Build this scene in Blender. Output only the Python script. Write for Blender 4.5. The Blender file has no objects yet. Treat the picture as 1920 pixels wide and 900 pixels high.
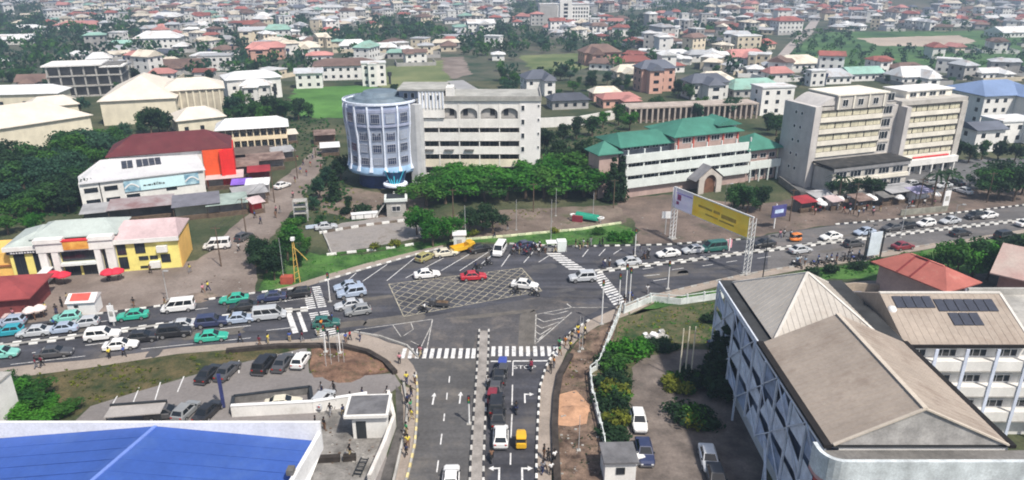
import bpy, bmesh, math, random
from mathutils import Vector, Matrix, noise
R = math.radians
rnd = random.Random(11)
SC = bpy.context.scene
COL = SC.collection

# ------------------------------------------------------------------ camera
CAM_H, FPX = 50.0, 1350.0
TH = math.atan(520.0 / FPX)
SN, CS = math.sin(TH), math.cos(TH)
cd = bpy.data.cameras.new("drone_camera")
cam = bpy.data.objects.new("drone_camera", cd); COL.objects.link(cam)
cam.location = (0, 0, CAM_H); cam.rotation_euler = (math.pi / 2 - TH, 0, 0)
cd.sensor_width = 36; cd.lens = 36 * FPX / 1920; cd.clip_end = 9000; cd.clip_start = 1
SC.camera = cam

# ------------------------------------------------------------------ sky, sun, exposure
SUN_EL, SUN_AZ = R(55), R(140)          # azimuth clockwise from +Y: light from behind the viewer's right shoulder
world = bpy.data.worlds.new("World"); SC.world = world; world.use_nodes = True
wn = world.node_tree.nodes; wl = world.node_tree.links
bg = wn["Background"]; bg.inputs[1].default_value = 0.095
sky = wn.new("ShaderNodeTexSky"); sky.sky_type = 'NISHITA'; sky.sun_disc = False
sky.sun_elevation = SUN_EL; sky.sun_rotation = SUN_AZ; sky.dust_density = 3.0; sky.air_density = 1.0
wl.new(sky.outputs[0], bg.inputs[0])
sl = bpy.data.lights.new("sun", 'SUN'); sl.energy = 4.5; sl.angle = R(2.0); sl.color = (1, .93, .82)
so = bpy.data.objects.new("sun", sl); COL.objects.link(so)
sdir = Vector((math.sin(SUN_AZ) * math.cos(SUN_EL), math.cos(SUN_AZ) * math.cos(SUN_EL), math.sin(SUN_EL)))
so.rotation_euler = sdir.to_track_quat('Z', 'Y').to_euler(); so.location = (60, -60, 200)
SC.view_settings.view_transform = 'Standard'; SC.view_settings.look = 'None'
SC.view_settings.exposure = 0.38; SC.view_settings.gamma = 1.0
SC.cycles.max_bounces = 5; SC.cycles.diffuse_bounces = 2; SC.cycles.glossy_bounces = 2
SC.cycles.transmission_bounces = 3; SC.cycles.volume_bounces = 0; SC.cycles.transparent_max_bounces = 6
SC.cycles.use_denoising = True; SC.cycles.use_adaptive_sampling = True
SC.cycles.filter_width = 1.9

# ------------------------------------------------------------------ survey helpers (photo measurements -> metres)
def G(px, py, z=0.0):
    """ground position (x, y, z) of a point measured in the photograph, lying at height z"""
    xr, yr = (px - 960) / FPX, (py - 450) / FPX
    t = (CAM_H - z) / (SN + CS * yr)
    return Vector((xr * t, (CS - SN * yr) * t, z))
def ZY(py, Y):
    """height at distance Y seen on photograph row py"""
    yr = (py - 450) / FPX
    return CAM_H - Y * (SN + CS * yr) / (CS - SN * yr)
def XY(px, py, Y):
    yr = (py - 450) / FPX
    return (px - 960) / FPX * Y / (CS - SN * yr)
def PXL(v):
    d = Vector(v) - Vector((0, 0, CAM_H))
    zc = d.y * CS - d.z * SN
    return 960 + FPX * d.x / zc, 450 + FPX * (-(d.z * CS + d.y * SN)) / zc
def ang(a, b): return math.atan2(b[1] - a[1], b[0] - a[0])

# ------------------------------------------------------------------ materials
MATS = {}
def mat(name, col, rough=.8, var=.12, scale=.6, col2=None, metal=0, fine=.08, bump=0, spec=.35, objvar=0, streak=0, stain=None, tracks=0, coat=0):
    if name in MATS: return MATS[name]
    m = bpy.data.materials.new(name); m.use_nodes = True
    n, l = m.node_tree.nodes, m.node_tree.links
    b = n["Principled BSDF"]; b.inputs["Roughness"].default_value = rough; b.inputs["Metallic"].default_value = metal
    b.inputs["Specular IOR Level"].default_value = spec
    g = n.new("ShaderNodeNewGeometry")
    c1 = [max(0, c * (1 - var)) for c in col]; c2 = list(col2) if col2 else [min(1, c * (1 + var)) for c in col]
    t = n.new("ShaderNodeTexNoise"); t.inputs["Scale"].default_value = scale; t.inputs["Detail"].default_value = 5; t.inputs["Roughness"].default_value = .65
    l.new(g.outputs["Position"], t.inputs["Vector"])
    r = n.new("ShaderNodeMapRange"); r.inputs[1].default_value = .36; r.inputs[2].default_value = .64; l.new(t.outputs[0], r.inputs[0])
    mx = n.new("ShaderNodeMix"); mx.data_type = 'RGBA'; mx.inputs[6].default_value = (*c1, 1); mx.inputs[7].default_value = (*c2, 1)
    l.new(r.outputs[0], mx.inputs[0]); out = mx.outputs[2]
    def mul(out, fac_sock, lo, hi):
        mr = n.new("ShaderNodeMapRange"); mr.inputs[1].default_value = .3; mr.inputs[2].default_value = .7
        mr.inputs[3].default_value = lo; mr.inputs[4].default_value = hi; l.new(fac_sock, mr.inputs[0])
        v = n.new("ShaderNodeVectorMath"); v.operation = 'SCALE'; l.new(out, v.inputs[0]); l.new(mr.outputs[0], v.inputs["Scale"])
        return v.outputs[0]
    if fine:
        t2 = n.new("ShaderNodeTexNoise"); t2.inputs["Scale"].default_value = scale * 9 + 1.5; t2.inputs["Detail"].default_value = 3
        l.new(g.outputs["Position"], t2.inputs["Vector"]); out = mul(out, t2.outputs[0], 1 - fine, 1 + fine)
    if streak:
        mp = n.new("ShaderNodeMapping"); mp.inputs["Scale"].default_value = (.45, .45, .06); l.new(g.outputs["Position"], mp.inputs[0])
        t3 = n.new("ShaderNodeTexNoise"); t3.inputs["Scale"].default_value = 1.3; t3.inputs["Detail"].default_value = 4; l.new(mp.outputs[0], t3.inputs["Vector"])
        out = mul(out, t3.outputs[0], 1 - streak * .55, 1 + streak * .2)
    if objvar:
        oi = n.new("ShaderNodeObjectInfo"); mr = n.new("ShaderNodeMapRange"); l.new(oi.outputs["Random"], mr.inputs[0])
        mr.inputs[3].default_value = 1 - objvar; mr.inputs[4].default_value = 1 + objvar
        v = n.new("ShaderNodeVectorMath"); v.operation = 'SCALE'; l.new(out, v.inputs[0]); l.new(mr.outputs[0], v.inputs["Scale"]); out = v.outputs[0]
    if stain:                      # (colour, scale, lower threshold, strength): weathering with its own outline
        t5 = n.new("ShaderNodeTexNoise"); t5.inputs["Scale"].default_value = stain[1]; t5.inputs["Detail"].default_value = 8; t5.inputs["Roughness"].default_value = .72
        l.new(g.outputs["Position"], t5.inputs["Vector"]); mr = n.new("ShaderNodeMapRange"); mr.inputs[1].default_value = stain[2]; mr.inputs[2].default_value = stain[2] + .13; mr.inputs[4].default_value = stain[3]
        l.new(t5.outputs[0], mr.inputs[0]); m5 = n.new("ShaderNodeMix"); m5.data_type = 'RGBA'; l.new(mr.outputs[0], m5.inputs[0]); l.new(out, m5.inputs[6]); m5.inputs[7].default_value = (*stain[0], 1); out = m5.outputs[2]
    if tracks:                     # wear drawn out along the direction of travel
        mp = n.new("ShaderNodeMapping"); mp.inputs["Rotation"].default_value = (0, 0, -R(tracks[0])); mp.inputs["Scale"].default_value = (.02, .62, 1); l.new(g.outputs["Position"], mp.inputs[0])
        t6 = n.new("ShaderNodeTexNoise"); t6.inputs["Scale"].default_value = 1; t6.inputs["Detail"].default_value = 4; l.new(mp.outputs[0], t6.inputs["Vector"]); out = mul(out, t6.outputs[0], 1 - tracks[1], 1 + tracks[1])
    if coat: b.inputs["Coat Weight"].default_value = coat; b.inputs["Coat Roughness"].default_value = .08
    l.new(out, b.inputs["Base Color"])
    if bump:
        bp = n.new("ShaderNodeBump"); bp.inputs["Strength"].default_value = bump; bp.inputs["Distance"].default_value = .08
        t4 = n.new("ShaderNodeTexNoise"); t4.inputs["Scale"].default_value = scale * 6 + 1; t4.inputs["Detail"].default_value = 4
        l.new(g.outputs["Position"], t4.inputs["Vector"]); l.new(t4.outputs[0], bp.inputs["Height"]); l.new(bp.outputs[0], b.inputs["Normal"])
    MATS[name] = m
    return m
def leafmat(name, a, b2, trans=.38):
    if name in MATS: return MATS[name]
    m = bpy.data.materials.new(name); m.use_nodes = True
    n, l = m.node_tree.nodes, m.node_tree.links
    b = n["Principled BSDF"]; b.inputs["Roughness"].default_value = .7; b.inputs["Specular IOR Level"].default_value = .2
    g = n.new("ShaderNodeNewGeometry"); t = n.new("ShaderNodeTexNoise"); t.inputs["Scale"].default_value = .42; t.inputs["Detail"].default_value = 6
    l.new(g.outputs["Position"], t.inputs["Vector"])
    oi = n.new("ShaderNodeObjectInfo")
    ad = n.new("ShaderNodeMath"); ad.operation = 'MULTIPLY_ADD'; ad.inputs[1].default_value = .55; l.new(oi.outputs["Random"], ad.inputs[0])
    mr = n.new("ShaderNodeMapRange"); mr.inputs[1].default_value = .3; mr.inputs[2].default_value = .7; mr.inputs[3].default_value = -.3; mr.inputs[4].default_value = .78
    l.new(t.outputs[0], mr.inputs[0]); l.new(mr.outputs[0], ad.inputs[2])
    mx = n.new("ShaderNodeMix"); mx.data_type = 'RGBA'; mx.inputs[6].default_value = (*a, 1); mx.inputs[7].default_value = (*b2, 1)
    l.new(ad.outputs[0], mx.inputs[0]); l.new(mx.outputs[2], b.inputs["Base Color"])
    tr = n.new("ShaderNodeBsdfTranslucent"); l.new(mx.outputs[2], tr.inputs[0])
    ms = n.new("ShaderNodeMixShader"); ms.inputs[0].default_value = trans
    l.new(b.outputs[0], ms.inputs[1]); l.new(tr.outputs[0], ms.inputs[2]); l.new(ms.outputs[0], n["Material Output"].inputs[0])
    MATS[name] = m
    return m
def glass(name, col, rough=.12):
    return mat(name, col, rough, .2, .35, fine=0, spec=.6)

ASPH = mat("asphalt", (.056, .057, .069), .85, .25, .09, fine=.18, bump=.1, stain=((.115, .105, .098), .11, .52, .75), tracks=(15, .34))
ASPHW = mat("asphalt_worn", (.082, .079, .084), .9, .2, .12, fine=.16, stain=((.17, .15, .135), .3, .5, .7), tracks=(88, .15))
PAINT = mat("road_paint", (.66, .66, .66), .75, .12, 1.2, fine=.15, stain=((.2, .19, .19), 1.6, .52, .8))
PAINTD = mat("road_paint_worn", (.46, .45, .43), .8, .35, 1.1, fine=.15, stain=((.15, .14, .13), 1.3, .48, .8))
KW = mat("kerb_white", (.70, .70, .68), .75, .12, 1.0, objvar=.18, stain=((.3, .27, .24), .9, .55, .7))
KB = mat("kerb_black", (.035, .035, .04), .75, .25, 1.0, objvar=.3)
PAVE = mat("pavement_slab", (.30, .255, .22), .9, .16, .25, fine=.12, bump=.15)
PAVER = mat("lot_paver", (.20, .185, .182), .9, .12, .12, fine=.1, bump=.15)
DIRT = mat("bare_earth", (.12, .092, .075), .95, .22, .14, col2=(.215, .17, .14), fine=.2, bump=.3, stain=((.075, .085, .04), .22, .53, .8))
DIRTG = mat("grey_earth", (.185, .148, .128), .95, .16, .1, col2=(.265, .222, .198), fine=.14, bump=.3, stain=((.15, .125, .11), .18, .54, .7))
DIRTR = mat("red_earth", (.10, .055, .038), .95, .3, .35, col2=(.24, .145, .10), fine=.25, bump=.6, stain=((.055, .06, .03), .4, .53, .8))
SAND = mat("sand_heap", (.46, .27, .17), .95, .18, .8, bump=.4)
GRASS = mat("grass_bright", (.032, .105, .02), .95, .35, .22, col2=(.08, .185, .038), fine=.3, bump=.5, stain=((.15, .13, .075), .28, .55, .75))
GRASSD = mat("grass_dry", (.035, .06, .018), .95, .35, .3, col2=(.12, .095, .045), fine=.3, bump=.5)
WILD = mat("wild_ground", (.022, .06, .016), .95, .4, .05, col2=(.10, .10, .055), fine=.3, bump=.5)
TOWN = mat("town_ground", (.03, .075, .035), .95, .35, .03, col2=(.13, .12, .09), fine=.3)
CONC = mat("concrete", (.38, .37, .35), .9, .18, .3, fine=.1, streak=.2, stain=((.16, .15, .14), .5, .54, .6))
CONCD = mat("concrete_dark", (.16, .155, .15), .9, .3, .3, fine=.15, streak=.25)
WHITEW = mat("white_wall", (.76, .75, .73), .8, .08, .35, fine=.05, streak=.16, stain=((.48, .45, .41), .4, .57, .5))
CREAM = mat("cream_wall", (.74, .68, .54), .8, .09, .3, fine=.05, streak=.18, stain=((.5, .42, .32), .3, .57, .5))
BLUEW = mat("blue_white_wall", (.62, .68, .82), .75, .1, .4, streak=.15)
GLD = glass("dark_glass", (.02, .026, .035))
GLB = glass("blue_glass", (.03, .045, .10))
CARG = glass("car_glass", (.015, .018, .022), .06)
TYRE = mat("tyre_rubber", (.02, .02, .02), .9, .1, 4)
RIM = mat("wheel_rim", (.45, .45, .46), .35, .1, 4, metal=.7)
STEELG = mat("galvanised_steel", (.55, .56, .57), .5, .12, 1, metal=.4)
WHITEM = mat("white_metal", (.78, .78, .78), .5, .06, 1)
DARKM = mat("dark_metal", (.04, .045, .05), .5, .2, 1, metal=.3)
BARK = mat("bark", (.12, .085, .06), .95, .3, 1.2, bump=.5)
LEAF = [leafmat("foliage_deep", (.018, .065, .022), (.055, .15, .036)), leafmat("foliage_green", (.022, .09, .018), (.08, .21, .03)),
        leafmat("foliage_yellow", (.07, .10, .015), (.22, .24, .03)), leafmat("foliage_dark", (.012, .035, .017), (.032, .075, .028)),
        leafmat("foliage_teal", (.018, .062, .036), (.05, .125, .066)), leafmat("foliage_vivid", (.018, .11, .012), (.075, .26, .025))]

# ------------------------------------------------------------------ object helpers
def tag(o, label=None, cat=None, group=None, kind=None):
    if label: o['label'] = label
    if cat: o['category'] = cat
    if group: o['group'] = group
    if kind: o['kind'] = kind
    return o
PENDING = []      # things whose shared base label gets its distinguishing place once all are known
def want(o, base, cat, group=None):
    o['category'] = cat
    if group: o['group'] = group
    PENDING.append((o, base)); return o
def empty(name, loc=(0, 0, 0), rz=0):
    o = bpy.data.objects.new(name, None); COL.objects.link(o); o.location = loc; o.rotation_euler = (0, 0, rz)
    o.empty_display_size = .5
    return o
def ob(name, me, parent=None, loc=(0, 0, 0), rz=0, sc=None, m=None):
    o = bpy.data.objects.new(name, me); COL.objects.link(o); o.location = loc
    if rz: o.rotation_euler = (0, 0, rz)
    if sc: o.scale = sc if hasattr(sc, '__len__') else (sc, sc, sc)
    if parent: o.parent = parent
    if m:
        o.material_slots[0].link = 'OBJECT'; o.material_slots[0].material = m
    return o
def children(o): return CH.get(o.name, [])
class B:
    """collects faces, builds one mesh"""
    def __init__(s): s.v, s.f, s.m = [], [], []
    def add(s, vs, fs, mi=0):
        k = len(s.v); s.v += [tuple(p) for p in vs]; s.f += [tuple(i + k for i in f) for f in fs]; s.m += [mi] * len(fs); return s
    def quad(s, a, b, c, d, mi=0): return s.add([a, b, c, d], [(0, 1, 2, 3)], mi)
    def poly(s, pts, mi=0): return s.add(pts, [tuple(range(len(pts)))], mi)
    def box(s, x0, x1, y0, y1, z0, z1, mi=0):
        return s.add([(x0, y0, z0), (x1, y0, z0), (x1, y1, z0), (x0, y1, z0), (x0, y0, z1), (x1, y0, z1), (x1, y1, z1), (x0, y1, z1)],
                     [(0, 3, 2, 1), (4, 5, 6, 7), (0, 1, 5, 4), (1, 2, 6, 5), (2, 3, 7, 6), (3, 0, 4, 7)], mi)
    def prism(s, pts, z0, z1, mi=0):
        n = len(pts); a = sum(pts[i][0] * pts[(i + 1) % n][1] - pts[(i + 1) % n][0] * pts[i][1] for i in range(n))
        if a < 0: pts = pts[::-1]
        return s.add([(p[0], p[1], z0) for p in pts] + [(p[0], p[1], z1) for p in pts],
                     [tuple(range(n))[::-1], tuple(range(n, 2 * n))] + [(i, (i + 1) % n, n + (i + 1) % n, n + i) for i in range(n)], mi)
    def tube(s, p0, p1, r0, r1=None, n=8, mi=0, cap=True):
        r1 = r0 if r1 is None else r1
        p0, p1 = Vector(p0), Vector(p1); d = (p1 - p0).normalized()
        u = d.orthogonal().normalized(); w = d.cross(u)
        vs = []
        for p, r in ((p0, r0), (p1, r1)):
            for i in range(n):
                a = 2 * math.pi * i / n; vs.append(p + u * (r * math.cos(a)) + w * (r * math.sin(a)))
        fs = [(i, (i + 1) % n, n + (i + 1) % n, n + i) for i in range(n)]
        if cap: fs += [tuple(range(n))[::-1], tuple(range(n, 2 * n))]
        return s.add(vs, fs, mi)
    def bar(s, p0, p1, w, h=None, mi=0):
        h = h or w; p0, p1 = Vector(p0), Vector(p1); d = (p1 - p0).normalized()
        up = Vector((0, 0, 1)) if abs(d.z) < .95 else Vector((0, 1, 0))
        sx = d.cross(up).normalized() * (w / 2); sy = sx.cross(d).normalized() * (h / 2)
        vs = [p + a * sx + b * sy for p in (p0, p1) for a, b in ((-1, -1), (1, -1), (1, 1), (-1, 1))]
        return s.add(vs, [(0, 1, 2, 3), (7, 6, 5, 4), (0, 4, 5, 1), (1, 5, 6, 2), (2, 6, 7, 3), (3, 7, 4, 0)], mi)
    def lathe(s, prof, n=24, cx=0, cy=0, mi=0, a0=0, a1=2 * math.pi, cap=False):
        full = abs(a1 - a0 - 2 * math.pi) < 1e-6; k = n if full else n + 1
        vs = [(cx + r * math.cos(a0 + (a1 - a0) * i / n), cy + r * math.sin(a0 + (a1 - a0) * i / n), z) for r, z in prof for i in range(k)]
        fs = []
        for j in range(len(prof) - 1):
            for i in range(n):
                i2 = (i + 1) % k; fs.append((j * k + i, j * k + i2, (j + 1) * k + i2, (j + 1) * k + i))
        if cap: fs += [tuple(range((len(prof) - 1) * k, len(prof) * k)), tuple(range(k))[::-1]]
        return s.add(vs, fs, mi)
    def roof(s, x0, x1, y0, y1, z, h, kind='hip', over=.5, th=.18, mi=0, run=None):
        """hip / gable / pyramid roof solid; ridge along the longer side"""
        x0 -= over; x1 += over; y0 -= over; y1 += over; w, d = x1 - x0, y1 - y0
        sw = d > w
        if sw: x0, x1, y0, y1, w, d = y0, y1, x0, x1, d, w
        ym = (y0 + y1) / 2; rn = (d / 2 if run is None else run) if kind == 'hip' else 0
        if kind == 'pyramid': rn = w / 2 - .01
        P = [(x0, y0, z), (x1, y0, z), (x1, y1, z), (x0, y1, z), (x0 + rn, ym, z + h), (x1 - rn, ym, z + h)]
        Q = [(a, b, c - th) for a, b, c in P[:4]]
        V = P + Q
        F = [(0, 1, 5, 4), (1, 2, 5), (2, 3, 4, 5), (3, 0, 4), (6, 7, 1, 0), (7, 8, 2, 1), (8, 9, 3, 2), (9, 6, 0, 3), (9, 8, 7, 6)]
        if sw: V = [(b, a, c) for a, b, c in V]; F = [f[::-1] for f in F]
        return s.add(V, F, mi)
    def mesh(s, name, mats, smooth=False):
        me = bpy.data.meshes.new(name); me.from_pydata(s.v, [], s.f)
        for m in (mats if isinstance(mats, (list, tuple)) else [mats]): me.materials.append(m)
        if any(s.m): me.polygons.foreach_set("material_index", s.m)
        if smooth: me.polygons.foreach_set("use_smooth", [True] * len(me.polygons))
        me.update(); return me
    def build(s, name, mats, parent=None, loc=(0, 0, 0), rz=0, smooth=False):
        return ob(name, s.mesh(name, mats, smooth), parent, loc, rz)
CACHE = {}
def cached(key, fn):
    if key not in CACHE: CACHE[key] = fn()
    return CACHE[key]
def structure(o, label=None):
    o['kind'] = 'structure'
    if label: o['label'] = label
    return o
# ------------------------------------------------------------------ terrain, zones, roads
def terr(x, y):
    """far ground rises into hills behind the town"""
    s = lambda a, b, v: max(0, min(1, (v - a) / (b - a)))
    h = s(1000, 2600, y) ** 1.5 * 150
    h += s(820, 1150, y) * s(280, 560, x) * 70 * (1 - .25 * s(700, 1300, x))
    h += s(980, 1500, y) * s(-50, 260, x) * s(700, 350, x) * 30
    if y > 900: h += noise.noise((x / 260, y / 260, 3)) * 22 * s(900, 1300, y)
    return h
def ground_sheet():
    xs = [-3200, -2400, -1700, -1250] + [i * 60 for i in range(-16, 17)] + [1250, 1700, 2400, 3200]
    ys = [-900, -300] + [i * 60 for i in range(0, 33)] + [2200, 2600, 3000, 3600]
    v = [(x, y, terr(x, y)) for y in ys for x in xs]; n = len(xs)
    f = [(j * n + i, j * n + i + 1, (j + 1) * n + i + 1, (j + 1) * n + i) for j in range(len(ys) - 1) for i in range(n - 1)]
    b = B(); b.add(v, f)
    o = b.build("ground", TOWN, smooth=True); structure(o)
ground_sheet()
def sheet(name, px, z, m, label=None):
    pts = [G(a, b2) for a, b2 in px]
    rag = {'grass_verge': .45, 'dry_bank': .7, 'earth_patch': 1.0, 'dirt_yard': 1.0, 'dirt_road': .5, 'field': 2.2, 'compound_lawn': .5, 'red_verge': .3, 'earth_mound': .5, 'concrete_yard': .3, 'driveway': .3, 'sports_field': 2.5, 'cut_slope': 2, 'sand_patch': .4, 'road_surface': .35}.get(name, 0)
    if rag:                    # ragged natural edge
        out = []
        for i, p in enumerate(pts):
            q = pts[(i + 1) % len(pts)]; d = q - p; n = max(1, min(60, int(d.length / (1.3 + p.length * .004)))); nn = Vector((-d.y, d.x, 0)).normalized() if d.length else Vector((0, 0, 0))
            for k in range(n): s = p.lerp(q, k / n); out.append(s + nn * (rag * 1.6 * noise.noise((s.x * .5, s.y * .5, z * 90))) * (1 if 0 < k else .3))
        pts = out
    b = B(); P = [(p.x, p.y, z) for p in pts]
    if sum(P[i][0] * P[i - 1][1] - P[i - 1][0] * P[i][1] for i in range(len(P))) > 0: P = P[::-1]
    b.poly(P); o = b.build(name, m); structure(o, label); return o
# near ground cover (everything up to the start of the town), then local surfaces
b = B(); b.poly([(-420, 20, .012), (420, 20, .012), (420, 330, .012), (-420, 330, .012)]); structure(b.build("grassland", WILD))
sheet("dirt_road", [(598, 268), (612, 270), (605, 310), (580, 350), (552, 392), (525, 425), (492, 462), (480, 500), (482, 552), (275, 585), (187, 596), (100, 600), (0, 610), (-250, 640), (-250, 560), (0, 528), (240, 508), (370, 488), (408, 462), (425, 436), (462, 405), (492, 368), (532, 332), (566, 306)], .03, DIRTG)
sheet("dirt_yard", [(590, 355), (660, 352), (760, 372), (800, 372), (800, 440), (760, 430), (700, 415), (640, 405), (600, 398)], .021, DIRT)
sheet("concrete_yard", [(606, 436), (640, 418), (750, 404), (790, 410), (792, 446), (745, 455), (620, 476)], .026, mat("yard_concrete", (.27, .25, .24), .9, .25, .25, fine=.14, stain=((.15, .13, .11), .25, .5, .8)))
sheet("earth_patch", [(845, 405), (930, 395), (1060, 388), (1160, 385), (1190, 400), (1165, 428), (1085, 437), (1000, 446), (880, 452), (850, 448)], .022, DIRT)
sheet("earth_patch", [(1150, 372), (1260, 365), (1400, 385), (1500, 372), (1790, 356), (1930, 352), (1930, 384), (1790, 400), (1647, 414), (1577, 420), (1440, 439), (1310, 455), (1190, 461), (1192, 425)], .024, mat("market_earth", (.115, .092, .08), .95, .25, .12, col2=(.20, .15, .125), fine=.18, bump=.3, stain=((.06, .065, .035), .2, .55, .7)))
sheet("building_apron", [(1470, 340), (1520, 322), (1790, 300), (1925, 296), (1925, 345), (1790, 358), (1500, 374)], .027, mat("apron_tarmac", (.13, .13, .135), .9, .2, .2, fine=.1))
sheet("grass_verge", [(482, 549), (500, 505), (545, 468), (600, 478), (640, 480), (700, 474), (790, 456), (846, 450), (842, 458), (790, 468), (727, 486), (690, 495), (600, 521), (540, 538)], .030, GRASS)
sheet("verge_path", [(500, 547), (545, 536), (602, 518), (690, 493), (735, 482), (790, 468), (830, 460), (833, 465), (780, 478), (727, 493), (680, 506), (605, 529), (567, 541), (505, 550)], .034, PAVE)
sheet("grass_verge", [(850, 453), (960, 444), (1000, 437), (1090, 431), (1160, 420), (1186, 428), (1186, 456), (1065, 460), (960, 455), (880, 454)], .031, GRASS)
sheet("field", [(552, 166), (690, 160), (760, 185), (700, 215), (640, 222), (575, 222), (545, 205)], .03, mat("field_grass", (.06, .17, .03), .95, .25, .05, col2=(.10, .24, .05), fine=.2))
sheet("sports_field", [(1605, 72), (1800, 66), (1830, 78), (1790, 88), (1650, 86)], .03, mat("pale_earth", (.42, .35, .29), .95, .15, .02, fine=.1))
sheet("field", [(1535, 60), (1900, 57), (1960, 90), (1960, 128), (1640, 126), (1455, 126), (1480, 100)], .02, mat("field_green", (.035, .11, .035), .95, .3, .03, col2=(.085, .17, .055)))
sheet("field", [(975, 104), (1085, 100), (1110, 128), (1000, 136)], .02, mat("field_olive", (.11, .17, .06), .95, .3, .03, col2=(.2, .22, .1)))
sheet("cut_slope", [(828, 108), (868, 106), (885, 140), (850, 148), (832, 135)], .024, DIRTG)
sheet("field", [(690, 130), (835, 112), (850, 150), (760, 172), (700, 160)], .02, MATS["field_olive"])
sheet("side_street", [(838, 152), (868, 150), (905, 172), (935, 190), (935, 205), (880, 205), (868, 178)], .028, mat("street_grey", (.33, .33, .34), .9, .1, .1))
sheet("town_street", [(1540, 30), (1525, 60), (1490, 90), (1462, 125), (1440, 125), (1475, 85), (1505, 58), (1528, 30)], .026, mat("street_pale", (.38, .34, .32), .9, .1, .1))
# main road with the side road, one asphalt sheet
N_EDGE = [(-300, 652), (187, 589), (275, 578), (480, 550), (567, 540), (605, 528), (680, 505), (727, 492), (780, 477), (830, 464), (880, 457), (960, 459), (1065, 464), (1185, 462), (1260, 460), (1310, 456), (1400, 450), (1440, 440), (1480, 434), (1577, 421), (1647, 416), (1715, 409), (1790, 401), (1920, 386), (2300, 342)]
S_EDGE = [(2300, 386), (1920, 430), (1815, 445), (1752, 457), (1665, 471), (1615, 480), (1565, 488), (1490, 497), (1440, 507), (1385, 517), (1285, 540), (1222, 555), (1160, 576), (1102, 602), (1072, 622), (1050, 645), (1037, 663), (1023, 690), (1012, 727), (1008, 800), (1006, 850), (1006, 900), (1010, 1150)]
W_EDGE = [(725, 1150), (760, 900), (767, 883), (778, 833), (782, 783), (783, 733), (780, 700), (788, 673), (763, 647), (713, 630), (667, 622), (590, 636), (480, 641), (433, 644), (333, 652), (267, 661), (167, 675), (67, 683), (0, 691), (-300, 738)]
sheet("road", N_EDGE + S_EDGE + W_EDGE, .04, ASPH)
sheet("road_surface", [(690, 629), (770, 600), (1010, 557), (1130, 575), (1085, 600), (1055, 632), (1035, 655), (770, 655)], .044, ASPHW)   # dusty mouth of the side road
sheet("road_surface", [(763, 672), (893, 668), (886, 800), (880, 1150), (727, 1150), (762, 900), (780, 833), (784, 733), (782, 700)], .045, mat("asphalt_grey", (.088, .086, .088), .9, .15, .1, fine=.16, stain=((.165, .15, .135), .16, .53, .7), tracks=(90, .2)))
sheet("road_surface", [(1440, 441), (1577, 422), (1790, 402), (1930, 386), (2300, 343), (2300, 385), (1920, 430), (1752, 457), (1640, 475), (1440, 506)], .044, mat("asphalt_pale", (.122, .117, .118), .9, .15, .06, fine=.14, stain=((.21, .18, .165), .1, .52, .7), tracks=(18, .16)))
sheet("pavement", [(590, 636), (667, 622), (713, 630), (763, 647), (788, 673), (780, 700), (783, 733), (750, 712), (742, 700), (728, 678), (692, 661), (650, 651), (590, 647), (480, 652), (333, 664), (167, 690), (0, 712), (-300, 762), (-300, 738), (0, 691), (67, 683), (167, 675), (267, 661), (333, 652), (433, 644), (480, 641)], .036, PAVE)
sheet("pavement", [(783, 733), (782, 783), (778, 833), (767, 883), (760, 900), (725, 1150), (690, 1150), (735, 900), (755, 800), (752, 722)], .036, PAVE)
sheet("pavement", [(2300, 392), (1920, 437), (1752, 465), (1615, 489), (1490, 508), (1385, 528), (1285, 552), (1230, 566), (1180, 590), (1120, 612), (1085, 634), (1062, 660), (1046, 700), (1038, 750), (1034, 900), (1038, 1150), (1010, 1150), (1006, 900), (1008, 800), (1012, 727), (1023, 690), (1037, 663), (1050, 645), (1072, 622), (1102, 602), (1160, 576), (1222, 555), (1285, 540), (1385, 517), (1440, 507), (1565, 488), (1752, 457), (1920, 430), (2300, 386)], .036, PAVE)
sheet("grass_verge", [(1180, 592), (1230, 568), (1290, 553), (1440, 521), (1640, 488), (1752, 466), (1920, 440), (2100, 416), (2100, 500), (1720, 530), (1560, 522), (1500, 530), (1380, 556), (1275, 570)], .030, GRASS)
sheet("dry_bank", [(-300, 764), (0, 713), (167, 691), (333, 665), (480, 653), (570, 648), (560, 657), (480, 674), (400, 693), (250, 737), (170, 762), (120, 790), (-300, 870)], .030, GRASSD)
sheet("parking_lot", [(130, 800), (170, 762), (250, 737), (400, 693), (480, 674), (575, 652), (580, 700), (640, 708), (738, 700), (752, 722), (728, 740), (722, 1000), (100, 1000)], .034, PAVER)
sheet("earth_mound", [(583, 655), (640, 653), (690, 664), (728, 682), (738, 697), (700, 703), (640, 709), (590, 708), (578, 690)], .05, DIRTR)
sheet("forecourt", [(596, 770), (690, 752), (728, 752), (735, 790), (700, 900), (690, 1000), (560, 1000)], .038, mat("stained_concrete", (.22, .21, .20), .9, .4, .35, fine=.15, stain=((.09, .085, .08), .4, .52, .8)))
sheet("red_verge", [(1062, 668), (1092, 632), (1125, 612), (1162, 594), (1150, 640), (1108, 702), (1116, 770), (1134, 850), (1138, 1150), (1044, 1150), (1040, 900), (1046, 760), (1052, 700)], .032, mat("trampled_earth", (.085, .055, .042), .95, .35, .5, col2=(.23, .16, .12), fine=.25, bump=.5, stain=((.035, .045, .02), .35, .52, .8)))
sheet("sand_patch", [(1050, 740), (1080, 732), (1105, 760), (1100, 795), (1070, 800), (1047, 798)], .05, SAND)
sheet("compound_lawn", [(1162, 596), (1200, 580), (1275, 572), (1366, 564), (1378, 640), (1330, 650), (1230, 660), (1185, 690), (1160, 800), (1150, 870), (1134, 850), (1116, 770), (1108, 702), (1150, 640)], .030, mat("lawn_mixed", (.03, .085, .018), .95, .4, .3, col2=(.14, .115, .065), fine=.3, bump=.4))
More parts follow.
